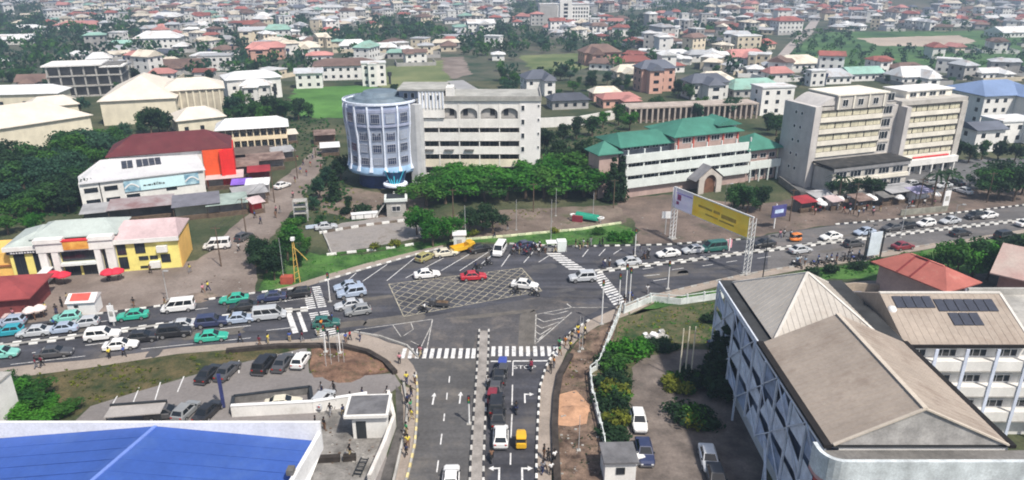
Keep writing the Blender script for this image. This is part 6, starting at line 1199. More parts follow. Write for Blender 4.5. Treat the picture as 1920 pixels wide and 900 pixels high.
signboard((590, 640 - 210), 3.4, .3, 1.0, 20, mat("long_sign", (.5, .58, .72), .6, .1, 1), (-1.2, 1.2), "low pale blue board at the corner of the hotel yard")
signboard((740, 388), .4, .0, 3.2, 0, WHITEM, (0,), "narrow white marker post before the tower entrance", WHITEM)
signboard((1366, 470), 1.0, .6, 2.2, 190, mat("sign_pink", (.72, .35, .42), .6, .2, 1), (0,), "small pink and white sign at the far kerb under the banner", WHITEM, WHITEM)
signboard((214, 612), .9, .8, 3.4, 5, WHITEM, (0,), "upright white sign on the median below the kiosk", STEELG, CONC)
# concrete water tank on legs and frame by the yard
p = G(744, 402); r = empty("gate_tower", p, R(8)); b = B(); b.box(-2, 2, -1.5, 1.5, 0, 3.4); b.build("wall", CONC, r); b = B(); b.box(-2.4, 2.4, -1.9, 1.9, 3.4, 4.0); b.build("roof", WB, r); b = B(); b.box(-1.9, 1.9, -1.4, 1.4, 4.0, 4.2); b.build("roof_top", DARKM, r); b = B(); b.bar((-4.6, -1.6, 0), (-2, -1.2, 3.4), .35, .2); b.build("ramp", CONC, r); window(r, -.9, -1.5, 1.2, 1.8, 1.2, 2); tag(r, "small grey flat roofed gatehouse in the hotel yard", "gatehouse")
p = G(566, 412); r = empty("scaffold_frame", p, R(10))
for x in (-1.3, 1.3):
    for y in (-1, 1): b = B(); b.bar((x, y, 0), (x, y, 4.2), .16); b.build("leg", STEELG, r)
for z in (1.6, 3.0, 4.2): b = B(); b.box(-1.4, 1.4, -1.1, 1.1, z, z + .12); b.build("platform", CONC, r)
tag(r, "grey metal frame with platforms at the dirt road corner", "frame")
b = B(); p = G(684, 462); 
def slab(px, w, d, h, rz_, m, name, label, cat): r = empty(name, G(*px), R(rz_)); b = B(); b.box(-w / 2, w / 2, -d / 2, d / 2, 0, h); b.build("block", m, r); tag(r, label, cat); return r
r = slab((684, 408), 5.4, 1.3, 1.0, 15, WHITEM, "long_crate", "long white container lying on the edge of the hotel yard", "container"); b = B(); b.box(-2.8, 2.8, -.75, .75, 1.0, 1.1); b.build("lid", CRW, r)
for k in range(3): b = B(); b.box(-2.0 + k * 1.7, -1.8 + k * 1.7, -.69, -.651, .1, .95); b.build("rib", CONC, r)
# play equipment in the earth yard
p = G(1102, 414); r = empty("play_frame", p, R(-20)); r.scale = (.82, .82, .82); TG = mat("play_green", (.02, .26, .17), .5, .12, 1); MA = mat("play_maroon", (.25, .03, .05), .6, .15, 1)
b = B(); n = 8
for k in range(n): a0, a1 = math.pi * k / n, math.pi * (k + 1) / n; b.add([(-3, -1.2 * math.cos(a0), 1.0 + 1.2 * math.sin(a0)), (3, -1.2 * math.cos(a0), .6 + 1.2 * math.sin(a0)), (3, -1.2 * math.cos(a1), .6 + 1.2 * math.sin(a1)), (-3, -1.2 * math.cos(a1), 1.0 + 1.2 * math.sin(a1))], [(0, 1, 2, 3)])
b.build("green_cover", TG, r); b = B(); b.box(-3.6, -1, -1.9, -1.25, 0, 1.6); b.build("maroon_side", MA, r)
for x in (-3.6, 3.4): b = B(); b.lathe([(.9, 0), (.95, .25), (.7, .3), (.6, .05)], 16, x, -.4); o = b.build("white_hoop", WHITEM, r, (0, 0, 1.2)); b = B(); b.bar((x, -.4, 0), (x, -.4, 1.25), .2); b.build("hoop_leg", WHITEM, r)
tag(r, "green covered frame with white hoops and maroon side on the earth yard", "play equipment")
# kiosks
p = G(162, 584); r = empty("kiosk", p, R(8)); b = B(); b.box(-1.95, 1.95, -1.2, 1.3, 0, 2.2); b.build("wall", WHITEM, r); b = B(); b.add([(-2.1, -1.5, 2.2), (2.1, -1.5, 2.2), (2.1, .4, 3.0), (-2.1, .4, 3.0), (2.1, 1.5, 2.5), (-2.1, 1.5, 2.5), (-2.1, -1.5, 2.08), (2.1, -1.5, 2.08), (2.1, 1.5, 2.38), (-2.1, 1.5, 2.38)], [(0, 1, 2, 3), (3, 2, 4, 5), (6, 7, 1, 0), (9, 8, 7, 6), (7, 8, 4, 2, 1), (9, 6, 0, 3, 5)]); b.build("roof", mat("kiosk_roof_white", (.74, .70, .70), .6, .06, 1), r); b = B(); b.add([(-1.5, -1.2, 2.4), (1.2, -1.2, 2.4), (1.2, .2, 2.99), (-1.5, .2, 2.99)], [(0, 1, 2, 3)]); o = b.build("roof_panel", mat("kiosk_red", (.72, .10, .08), .6, .1, 1), r, (0, 0, .04)); b = B(); b.box(-1.0, -.4, -1.26, -1.201, 1.3, 1.7); b.build("hatch", DARKM, r); tag(r, "small white kiosk with red topped roof at the shop side kerb", "kiosk")
p = G(862, 464); r = empty("kiosk", p, R(5)); b = B(); b.box(-1.1, 1.1, -1, 1, 0, 2.8); b.build("wall", WB, r); b = B(); b.box(-1.3, 1.3, -1.2, 1.2, 2.8, 3.0); b.build("roof", WHITEM, r); b = B(); b.box(-.5, .4, -1.05, -1.001, .1, 2.0); b.build("door", CONC, r); tag(r, "narrow pale green kiosk behind the yellow tipper truck", "kiosk")
p = G(1046, 470); r = empty("food_stand", p, R(5)); b = B(); b.box(-.2, 1.5, -.8, .8, 0, 2.1); b.build("cabin", WB, r); b = B(); b.box(-2.2, -.25, -.9, .9, 1.75, 1.85); b.build("awning", WHITEM, r); b = B(); [b.bar((x, -.8, 0), (x, -.8, 1.75), .06) for x in (-2.1, -.4)]; b.build("awning_posts", STEELG, r); b = B(); b.box(-1.9, -.5, -.3, .5, 0, .9); b.build("counter", CONC, r); tag(r, "white street stand with flat awning beside the crowd", "stall")
# utility poles and their slack cables
def power_line(pts, h, label):
    P = [G(*q) for q in pts]
    for p in P:
        r = empty("utility_pole", p); b = B(); b.tube((0, 0, -.2), (0, 0, h), .13, .09, 7); b.build("shaft", BARK, r); b = B(); b.bar((-.8, 0, h - .3), (.8, 0, h - .3), .1); b.build("crossarm", BARK, r); want(r, "tall wooden utility pole " + label, "utility pole", "utility poles")
    for a, c in zip(P, P[1:]):
        r = empty("power_cable", a); d = c - a
        for s in (-.7, .7):
            b = B(); L = [Vector((d.x * t / 10 + s, d.y * t / 10, h - .2 - 1.0 * 4 * (t / 10) * (1 - t / 10))) for t in range(11)]; [b.tube(u, v, .025, .025, 4, cap=False) for u, v in zip(L, L[1:])]; b.build("wire", DARKM, r)
        want(r, "slack pair of wires between the utility poles " + label, "cable", "slack cables")
power_line([(415, 500), (462, 440), (515, 380), (558, 335), (592, 296)], 7.5, "along the dirt road")
power_line([(850, 410), (1000, 398), (1150, 390)], 6.5, "across the earth yard")
power_line([(1480, 415), (1600, 402), (1720, 392), (1850, 380)], 7.0, "behind the roadside market")
# umbrellas and market stalls
def umbrella(px, m, h, rad, label, group):
    r = empty("market_umbrella", G(*px)); b = B(); b.tube((0, 0, 0), (0, 0, h), .04, .04, 6); b.build("pole", DARKM, r); b = B(); b.lathe([(rad, h - .55), (rad * .55, h - .15), (.02, h + .1)], 8); b.lathe([(rad, h - .75), (rad, h - .551)], 8); b.build("canopy", m, r); want(r, label, "umbrella", group)
URED = mat("umbrella_red", (.62, .03, .06), .7, .12, 1)
for px in [(104, 532), (122, 533), (206, 528), (222, 526)]: umbrella(px, URED, 2.3, 1.25, "bright red umbrella at the yellow shop front", "red shop umbrellas")
for px in [(1533, 390), (1560, 388), (1572, 386), (1596, 384), (1626, 382), (1634, 386), (1540, 396), (1684, 384), (1752, 378)]: umbrella(px, WHITEM, 2.3, 1.1, "white umbrella at the roadside market", "white market umbrellas")
for px in [(60, 600), (78, 596), (52, 560), (70, 556)]: umbrella(px, mat("umbrella_pale", (.72, .62, .60), .7, .1, 1), 2.2, 1.0, "pale umbrella near the dark red corner roof", "pale umbrellas by the left kerb")
def stall(px, w, d, h, rz_, roofm, wallm, label, group, slope=.5):
    r = empty("market_stall", G(*px), R(rz_)); b = B()
    for x in (-w / 2 + .1, w / 2 - .1):
        for y, hh in ((-d / 2 + .1, h), (d / 2 - .1, h + slope)): b.bar((x, y, 0), (x, y, hh), .1)
    b.build("frame", BARK, r); b = B(); V = [(-w / 2 - .2, -d / 2 - .3, h), (w / 2 + .2, -d / 2 - .3, h), (w / 2 + .2, d / 2 + .3, h + slope), (-w / 2 - .2, d / 2 + .3, h + slope)]
    b.add(V + [(x, y, z - .07) for x, y, z in V], [(0, 1, 2, 3), (7, 6, 5, 4), (4, 5, 1, 0), (5, 6, 2, 1), (6, 7, 3, 2), (7, 4, 0, 3)]); b.build("roof", roofm, r)
    b = B(); b.box(-w / 2 + .2, w / 2 - .2, -d * .1, d / 2 - .2, 0, h - .15); b.build("wall", wallm, r); b = B(); b.box(-w / 2 + .2, w / 2 - .2, -d / 2 + .2, -d / 2 + .8, .0, .9); b.build("counter", BARK, r); want(r, label, "stall", group)
RUST = mat("rusty_sheet", (.16, .10, .085), .8, .3, .4, col2=(.30, .22, .19), streak=.2); SLATE = mat("slate_sheet", (.17, .17, .20), .7, .2, .3, streak=.2); GREY2 = mat("grey_sheet", (.34, .34, .35), .7, .2, .3, streak=.2); GRN = mat("greenish_sheet", (.30, .37, .34), .7, .2, .3, streak=.2); MRN = mat("maroon_sheet", (.30, .03, .04), .7, .2, .3, streak=.1); SHW = mat("shack_wall", (.42, .38, .36), .9, .25, .5, streak=.2); PKS = mat("pink_sheet", (.55, .44, .44), .7, .15, .3)
G1 = "shacks between the shop and the white block"; G2 = "market shacks along the dirt road"; G3 = "stalls of the roadside market"
for a in [((205, 412), 9, 5, 2.6, 20, GREY2, CONCD, "grey roofed shack below the white block, left end", G1), ((270, 406), 12, 6, 3.0, 20, mat("patched_sheet", (.33, .20, .20), .8, .3, .25, col2=(.36, .33, .34)), CONCD, "patched pink grey shack roof below the pale blue sign", G1), ((372, 402), 9, 7, 3.2, 22, SLATE, mat("shack_cream", (.55, .52, .40), .85, .1, .6), "slate roofed shop with cream front right of the sign", G1), ((428, 398), 8, 6, 2.8, 22, GRN, SHW, "greenish roofed shack beside the dirt road", G1), ((470, 380), 7, 5, 2.8, 28, GREY2, SHW, "grey sheet roofed shack at the bend of the dirt road", G1),
          ((440, 330), 12, 7, 3.2, 18, RUST, SHW, "long rusty roofed market shack below the school", G2), ((500, 316), 9, 6, 3.0, 22, RUST, SHW, "small rusty roofed shack at the upper dirt road", G2), ((455, 308), 14, 6, 3.4, 16, mat("brown_sheet", (.13, .10, .085), .8, .3, .4), CONCD, "dark brown sheet roof directly under the school veranda", G2), ((488, 340), 5, 4, 3.0, 18, MRN, MRN, "dark red painted kiosk in the shack row", G2), ((425, 350), 8, 5, 2.8, 18, PKS, SHW, "pink grey stall beside the red pylon", G2), ((455, 362), 4, 3, 2.6, 14, mat("violet_sheet", (.22, .12, .55), .6, .2, .8), mat("violet_wall", (.30, .22, .60), .7, .3, 1), "violet stall front in the shack row", G2), ((486, 364), 5, 4, 2.8, 14, CRW, WHITEM, "white boxy stall beside the violet one", G2), ((482, 398), 2.6, 3, 2.6, 40, PKS, mat("vivid_red_wall", (.6, .03, .03)), "narrow bright red booth at the road bend", G2), ((530, 300), 6, 5, 2.8, 30, GREY2, SHW, "grey stall where the dirt road narrows", G2), ((535, 268), 7, 5, 3, 25, CRR, SHW, "pale roofed hut beside the upper dirt road", G2), ((610, 268), 6, 5, 3, 15, RUST, mat("hut_brown", (.25, .15, .10), .9, .2, 1), "brown hut left of the tower", G2), ((620, 290), 5, 4, 2.6, 15, CRW, SHW, "white roofed hut left of the tower", G2),
          ((1535, 384), 5, 3, 2.4, 20, GREY2, SHW, "grey roofed stall at the left end of the market", G3), ((1560, 392), 3, 2.4, 2.2, 20, PKS, SHW, "small pink grey stall in the market row", G3), ((1505, 395), 4, 3, 2.4, 20, MRN, CONCD, "dark maroon stall at the market's left end", G3), ((1610, 390), 4, 3, 2.3, 20, RUST, CONCD, "rust roofed stall in the middle of the market", G3), ((1680, 376), 8, 4, 2.8, 20, GREY2, CONCD, "long grey roofed shed behind the market", G3), ((1720, 378), 5, 3, 2.6, 20, mat("violet_grey_sheet", (.3, .28, .42), .7, .2, .5), WHITEM, "violet grey roofed stall near the market wall", G3), ((1655, 384), 3, 2.4, 2.2, 20, CONCD, CONCD, "dark stall beside the grey market shed", G3)]: stall(*a)
wall_run("boundary_wall", "low weathered wall of the market at the right kerb", [(1688, 404), (1740, 400), (1775, 396)], 1.3, .25, mat("mossy_wall", (.26, .26, .22), .9, .3, .6, streak=.4))
# dark red corner roof at the left edge
p = G(-30, 600); r = empty("red_roofed_house", p, R(12)); b = B(); b.box(-4, 6.4, 0, 8, 0, 3.2); b.build("wall", mat("dark_red_wall", (.20, .05, .05), .85, .2, .5), r); b = B(); b.roof(-4, 6.4, 0, 8, 3.3, 2.0, 'hip', .8); b.build("roof", mat("dark_red_roof", (.27, .055, .055), .65, .15, .3, streak=.1), r); b = B(); b.box(3.0, 6.2, -1.4, -.05, 0, .8); b.build("bench_wall", PKS, r); tag(r, "low house with dark red hip roof at the left edge", "house")

# ------------------------------------------------------------------ near left yard: walls, gatehouse, drain
wall_run("gate_wall", "white wall of the walled pen and gate beside the blue roof", [(436, 781), (588, 773), (690, 757)], 1.5, .35, WHITEW, WHITEM)
wall_run("pen_wall", "dark topped rear wall of the pen in the car park", [(436, 780), (440, 756), (583, 738), (588, 773)], 1.0, .3, CONCD, MATS['drain_dark'] if 'drain_dark' in MATS else DARKM)
wall_run("compound_wall", "curving white wall left of the side road drain", [(729, 752), (740, 800), (722, 850), (694, 915)], 1.6, .4, mat("dusty_white_wall", (.66, .63, .60), .85, .15, .5, streak=.2))
sheet("drain_bed", [(742, 722), (756, 742), (757, 800), (736, 890), (720, 960), (700, 960), (716, 890), (744, 800), (742, 742)], .045, mat("drain_grey", (.085, .08, .078), .95, .4, .5, fine=.15))
wall_run("drain_wall", "low dark drain wall curving round the earth mound", [(425, 661), (520, 652), (590, 651), (645, 652), (690, 663), (722, 682), (741, 702)], .55, .7, mat("drain_dark", (.045, .037, .033), .95, .4, .8))
wall_run("drain_wall", "grey drain kerb beside the left pavement of the side road", [(757, 722), (764, 760), (762, 800), (742, 890), (728, 950)], .45, .25, CONC)
wall_run("drain_wall", "dark drain wall along the right pavement of the side road", [(1070, 668), (1050, 705), (1043, 745), (1040, 800), (1042, 850), (1046, 920)], .5, .75, MATS["drain_dark"])
p = G(690, 822); r = empty("gatehouse", p, R(3)); b = B(); b.box(-1.6, 2.3, 0, 3.4, 0, 3.0); b.build("wall", WHITEW, r); b = B(); b.box(-2.4, 2.5, -.5, 3.8, 3.0, 3.35); b.build("roof", WHITEW, r); b = B(); b.box(-2.1, 2.2, -.2, 3.5, 3.351, 3.4); b.build("roof_top", mat("roof_felt", (.14, .14, .15), .9, .25, .6), r); b = B(); b.box(-1.2, -.1, -.05, .02, 0, 2.3); b.build("doorway", DARKM, r); b = B(); b.box(2.29, 2.33, .8, 2.2, 1, 2.2); b.build("window", GLD, r); tag(r, "white flat roofed gatehouse beside the drain of the side road", "gatehouse")
wall_run("planter_wall", "dark low trough wall in the stained forecourt", [(596, 866), (638, 864)], .7, .6, MATS["drain_dark"]); wall_run("planter_wall", "short dark trough in the middle of the forecourt", [(644, 864), (668, 862)], .7, .6, MATS["drain_dark"])
p = G(668, 895); r = empty("step_ladder", p, R(80)); b = B(); [b.bar((0, y, .1), (2.6, y, .5), .1) for y in (-.4, .4)]; b.build("rail", DARKM, r)
for k in range(5): b = B(); b.box(.25 + k * .5, .37 + k * .5, -.4, .4, .2 + k * .07, .28 + k * .07); b.build("rung", DARKM, r)
tag(r, "dark ladder lying in the forecourt", "ladder")
for px, l in (((302, 786), "pale flat roof edge left of the bay line by the blue roof"),):
    r = empty("car_port", G(*px), R(8)); b = B(); b.box(-5.6, .5, -1.2, 1.0, 1.5, 1.62); b.build("roof", mat("carport_roof", (.36, .34, .33), .8, .1, .4), r); b = B(); b.box(-5.7, .6, 1.01, 1.25, 1.4, 1.85); b.build("edge", DARKM, r); b = B(); [b.bar((x, y, 0), (x, y, 1.5), .12) for x in (-5.4, .4) for y in (-1.0, .9)]; b.build("posts", DARKM, r); tag(r, "flat pale carport roof with dark edge beside the blue roof", "carport")
r = slab((8, 800), 2.2, 3.5, 6.0, 0, WHITEW, "white_pillar_block", "white wall end at the lower left picture edge", "wall"); b = B(); b.box(-1.2, 1.2, -1.8, 1.8, 6.0, 6.25); b.build("cap", CONC, r)
# ------------------------------------------------------------------ compound fence, guardhouse
FW = mat("fence_white", (.62, .66, .66), .85, .2, .6, streak=.3)
def fence(name, label, px, h, step, m, solid=.55):
    r = empty(name, G(*px[0])); tag(r, label, "fence"); o = G(*px[0]); P = [G(*q) - o for q in px]
    for i, (p, a) in enumerate(along(P, step)): b = B(); b.box(-.12, .12, -.12, .12, 0, h + .15); b.build("post", m, r, (p.x, p.y, 0), a)
    for a, c in zip(P, P[1:]):
        b = B(); b.bar((a.x, a.y, h * solid / 2), (c.x, c.y, h * solid / 2), .14, h * solid); b.build("panel", m, r); b = B(); b.bar((a.x, a.y, h), (c.x, c.y, h), .1, .1); b.build("rail", m, r)
    return r
fence("compound_fence", "whitish concrete fence along the right side of the red earth verge", [(1164, 584), (1156, 606), (1140, 645), (1123, 690), (1106, 702), (1110, 742), (1122, 790), (1133, 838), (1138, 900)], 1.3, 2.0, FW)
fence("compound_fence", "pale wall with posts along the far side of the compound lawn", [(1170, 588), (1222, 566), (1275, 571), (1330, 563), (1372, 557), (1500, 538)], 1.5, 3.0, FW, .7)
p = G(1162, 905); r = empty("guardhouse", p, R(2)); b = B(); b.box(-1.6, 1.6, 0, 2.8, 0, 2.5); b.build("wall", WHITEW, r); b = B(); b.box(-1.8, 1.8, -.3, 3.1, 2.5, 2.75); b.build("roof", MATS["roof_felt"], r); window(r, -.45, 0, 1.1, .9, .8, 1, DARKM); tag(r, "small white guardhouse with grey roof at the bottom of the fence", "guardhouse")
r = slab((1192, 868), 1.5, 1.0, .9, 20, WHITEM, "white_chest", "white chest shaped box beside the dark blue saloon", "box"); b = B(); b.box(-.8, .8, -.55, .55, .9, 1.0); b.build("lid", WHITEM, r)
r = slab((1230, 632), 2.6, .8, .35, 10, CONC, "rubble_pile", "heap of pale rubble on the compound lawn", "rubble")
for k in range(14): b = B(); s = rnd.uniform(.2, .5); b.box(-s, s, -s * .7, s * .7, 0, s); b.build("stone", CONC if k % 2 else WHITEM, r, (rnd.uniform(-1.6, 1.6), rnd.uniform(-.9, .9), rnd.uniform(0, .3)), rnd.uniform(0, 3))
# sand heap as relief
def heap(px, rad, h, m, name, label):
    b = B(); rr = random.Random(5); n = 20; rings = 6; V = [(0, 0, h)]
    for j in range(1, rings + 1):
        for i in range(n): a = 2 * math.pi * i / n; q = rad * j / rings * (1 + .15 * math.sin(3 * a)); V.append((q * math.cos(a), q * .8 * math.sin(a), h * (1 - j / rings) ** 1.2 + rr.uniform(-.06, .06) * (j < rings) - .02 * (j == rings)))
    F = [(0, 1 + i, 1 + (i + 1) % n) for i in range(n)] + [(1 + (j - 1) * n + i, 1 + j * n + i, 1 + j * n + (i + 1) % n, 1 + (j - 1) * n + (i + 1) % n) for j in range(1, rings) for i in range(n)]
    b.add(V, F); o = b.build(name, m, None, G(*px), 0, True); tag(o, label, "heap"); return o
heap((1078, 772), 1.9, .9, SAND, "sand_heap", "orange sand heap on the red earth beside the drain"); heap((648, 690), 4.6, .8, DIRTR, "earth_heap", "red brown earth heap at the end of the car park"); heap((690, 686), 3.0, .6, DIRTR, "earth_heap", "smaller earth heap right of the large one"); heap((375, 558), 2.6, .9, DIRT, "rubble_heap", "brown rubble heap at the shop side kerb")
# right edge: red roofs, tank sheds
RSH = mat("coral_roof_sheet", (.40, .125, .10), .7, .15, .15, fine=.06, streak=.15, stain=((.42, .25, .2), .3, .55, .6))
p0, p1 = G(1650, 585, 0), G(1790, 600, 0)
r = empty("coral_roofed_house", (58.6, 107, 0), R(-64)); b = B(); b.box(.4, 11.6, .5, 6.8, 0, 4.9); b.build("wall", PINK, r); b = B(); b.roof(0, 12, 0, 7.2, 5.0, 2.0, 'hip', .5, run=3.5); rf = b.build("roof", RSH, r)
b = B(); b.bar((4.2, -.4, 5.06), (4.2, 3.6, 7.02), .3, .16); b.bar((6.4, -.4, 5.06), (6.4, 3.6, 7.02), .3, .16); b.bar((4.21, 3.4, 7.04), (6.39, 3.4, 7.04), .3, .16); b.build("roof_joint", mat("joint_red", (.22, .04, .04), .8, .2, 1), rf); b = B(); b.bar((3.2, 3.6, 7.0), (8.8, 3.6, 7.0), .3, .1); b.build("ridge_cap", mat("ridge_coral", (.58, .2, .16), .7, .1, 1), rf); tag(r, "long house with coral red hip roof behind the solar roofed annex", "house")
r = empty("pink_roofed_house", (75.5, 103, 0), R(-42)); b = B(); b.box(.5, 20, .5, 12, 0, 4.8); b.build("wall", mat("brown_pink_wall", (.30, .17, .15), .85, .2, .4, streak=.2), r); b = B(); b.roof(0, 20.5, 0, 12.5, 4.9, 3.0, 'gable', .7); b.build("roof", mat("faded_pink_roof", (.50, .33, .30), .7, .15, .15, col2=(.46, .38, .34), streak=.15), r); tag(r, "house with faded pink roof at the right picture edge", "house")
r = empty("metal_shed", (67.6, 97.5, 0), R(-24)); b = B(); b.box(0, 6.0, -4, 0, 0, 4.2); b.build("wall", CONCD, r); b = B(); b.roof(0, 6, -4, 0, 4.3, 1.2, 'gable', .4); b.build("roof", mat("zinc_roof", (.28, .28, .33), .5, .3, .4, streak=.3), r); b = B(); b.tube((5.2, -4.2, 5), (8, -3.8, 5), .75, .75, 14); b.build("tank", mat("tank_blue_grey", (.5, .58, .62), .5, .15, 1), r); b = B(); [b.bar((x, -4, 0), (x, -4, 4.3), .2) for x in (5.8, 7.4)]; b.build("tank_legs", STEELG, r); tag(r, "grey zinc roofed shed with pale tank behind the solar roof", "shed")
wall_run("boundary_wall", "tall weathered concrete wall right of the solar roofed annex", [(1860, 640), (1920, 720), (1990, 820)], 6.5, .4, mat("old_concrete", (.30, .28, .265), .9, .25, .4, streak=.4))
wall_run("boundary_wall", "low brown wall between the pyramid roof and the coral roof", [(1540, 552), (1600, 545), (1665, 548)], 1.4, .4, mat("brown_wall", (.36, .30, .24), .9, .2, .6))
# ------------------------------------------------------------------ the town beyond
ROOFS = {'rust red': mat("roof_rust", (.30, .10, .085), .75, .2, .08, stain=((.16, .075, .06), .17, .51, .75), objvar=.25, streak=.1), 'pink red': mat("roof_pink", (.48, .22, .20), .75, .15, .08, stain=((.32, .16, .14), .17, .51, .75), objvar=.2), 'brown': mat("roof_brown", (.16, .105, .09), .8, .2, .08, stain=((.22, .15, .12), .17, .51, .75), objvar=.25), 'white sheet': mat("roof_white", (.68, .69, .70), .6, .1, .08, stain=((.42, .33, .27), .17, .51, .75), objvar=.12), 'pale grey': mat("roof_pale_grey", (.44, .46, .49), .65, .12, .08, stain=((.30, .22, .18), .17, .51, .75), objvar=.15), 'slate': mat("roof_slate", (.10, .11, .14), .7, .2, .08, objvar=.25), 'cream': mat("roof_cream", (.62, .57, .48), .7, .1, .08, stain=((.42, .32, .24), .17, .51, .75), objvar=.12), 'pale green': mat("roof_green", (.25, .42, .36), .7, .15, .08, stain=((.2, .25, .2), .17, .51, .75), objvar=.2), 'blue grey': mat("roof_blue", (.17, .24, .40), .6, .12, .08, objvar=.15)}
WALLS = {'white': mat("town_white", (.76, .75, .73), .85, .08, .1, objvar=.1, streak=.12), 'cream': mat("town_cream", (.66, .58, .45), .85, .1, .1, objvar=.15, streak=.12), 'pink': mat("town_pink", (.60, .36, .29), .85, .1, .1, objvar=.15, streak=.12), 'grey': mat("town_grey", (.40, .39, .38), .85, .15, .1, objvar=.2, streak=.2)}
def house_parts(w, d, h, kind, rise, wing, storeys, seed):
    rr = random.Random(seed); wl, rf, wi = B(), B(), B()
    wl.box(-w / 2, w / 2, -d / 2, d / 2, -1.5, h)
    if kind == 'flat': rf.box(-w / 2 - .3, w / 2 + .3, -d / 2 - .3, d / 2 + .3, h + .01, h + .5)
    else: rf.roof(-w / 2, w / 2, -d / 2, d / 2, h + .1, rise, kind, .7, run=min(w, d) * rr.uniform(.28, .5))
    if wing:
        a, e = w * rr.uniform(.3, .5), d * rr.uniform(.35, .6); x0 = -w / 2 + rr.random() * (w - a); wl.box(x0, x0 + a, -d / 2 - e, -d / 2 - .02, -1.5, h - .15)
        if kind != 'flat': rf.roof(x0, x0 + a, -d / 2 - e, 0, h - .12, rise * .8, 'hip' if rr.random() < .6 else 'gable', .6, run=a * .4)
        else: rf.box(x0 - .2, x0 + a + .2, -d / 2 - e - .2, -d / 2 - .31, h - .14, h + .3)
        y0 = -d / 2 - e
        for lv in range(storeys): wi.box(x0 + a * .3, x0 + a * .7, y0 - .06, y0 + .02, lv * 3.1 + 1.0, lv * 3.1 + 2.3)
    for lv in range(storeys):
        z = lv * 3.1 + 1.0; n = max(2, int(w / 3.2))
        for k in range(n):
            x = -w / 2 + w * (k + .5) / n
            if wing and x0 - .8 < x < x0 + a + .8: continue
            wi.box(x - .65, x + .65, -d / 2 - .06, -d / 2 + .02, z, z + 1.3)
        for s in (-1, 1):
            for k in range(max(1, int(d / 4))): y = -d / 2 + d * (k + .5) / max(1, int(d / 4)); wi.box(s * w / 2 - .05, s * w / 2 + .05, y - .6, y + .6, z, z + 1.3)
    return wl, rf, wi
HS = []       # footprints, to keep houses apart
def clear(x, y, rad):
    return all((x - a) ** 2 + (y - c) ** 2 > (rad + q) ** 2 for a, c, q in HS)
hseed = [0]
def zone_words(px, py):
    col = "at far left" if px < 300 else "left of tower" if px < 640 else "behind tower" if px < 960 else "behind green roofs" if px < 1440 else "behind offices" if px < 1760 else "at far right"
    row = "hazy skyline" if py < 26 else "far town" if py < 52 else "middle town" if py < 90 else "near town"
    return row + " " + col
FAR_REST = {}
def town_house(x, y, w, d, h, kind, roof, wall, rz, storeys=None, base=None, individual=True, wing=None):
    hseed[0] += 1; rr = random.Random(hseed[0] * 7); storeys = storeys or max(1, int(h / 3)); rise = rr.uniform(1.6, 3.0) * min(1.3, min(w, d) / 9)
    wing = rr.random() < .45 if wing is None else wing; z = terr(x, y)
    HS.append((x, y, max(w, d) * .5))
    wl, rf, wi = house_parts(w, d, h, kind, rise, wing, storeys, hseed[0])
    if individual:
        r = empty("house", (x, y, z), rz); wl.build("wall", WALLS[wall], r)
        if y > 300 and rr.random() < .45:
            yw = B(); a, c, e = w / 2 + rr.uniform(2.5, 5), d / 2 + rr.uniform(2, 5), d / 2 + rr.uniform(4, 7); yw.box(-a, a, -e, -e + .25, -.5, 1.9); yw.box(-a, -a + .25, -e + .26, c, -.5, 1.9); yw.box(a - .25, a, -e + .26, c, -.5, 1.9); yw.build("yard_wall", WALLS[rr.choice(['grey', 'cream', 'grey', wall])], r)
        if rr.random() < .3: tk = B(); tk.tube((w / 2 + 1.6, 0, -.5), (w / 2 + 1.6, 0, 3.6), .5, .5, 6); tk.tube((w / 2 + 1.6, 0, 3.61), (w / 2 + 1.6, 0, 5.2), .95, .95, 8); tk.build("water_tank", rr.choice([DARKM, CONC, GLB]), r)
        rf.build("roof", ROOFS[roof], r); tag(wi.build("windows", GLD, r), kind='stuff')
        px, py = PXL((x, y, z)); st = {1: "low", 2: "two storey"}.get(storeys, "tall"); kd = {'hip': 'hipped', 'gable': 'gabled', 'flat': 'flat', 'pyramid': 'pyramid'}[kind]
        want(r, base or "%s %s house, %s %s roof, %s" % (st, wall, roof, kd, zone_words(px, py)), "house", None if base else "houses " + zone_words(px, py)); return r
    c, s = math.cos(rz), math.sin(rz)
    for b, m in ((wl, WALLS[wall]), (rf, ROOFS[roof]), (wi, GLD)):
        t = FAR_REST.setdefault(m.name, (B(), m))[0]; t.add([(x + c * p[0] - s * p[1], y + s * p[0] + c * p[1], z + p[2]) for p in b.v], b.f)
def H(px, py, wpx, storeys, kind, roof, wall, base, dr=.62, rz=None, wing=None, rot=12):
    """hand placed house: base centre pixel, width in pixels"""
    p = G(px, py); t = p.length; w = wpx / FPX * math.sqrt(p.x ** 2 * 0 + (p.y * CS + CAM_H * SN) ** 2); rz = R(rot) if rz is None else rz; d = w * dr
    return town_house(p.x, p.y + d * .5, w, d, storeys * 3.1 + .2, kind, roof, wall, rz, storeys, base, True, wing)
for q in [(0, 0)]: pass
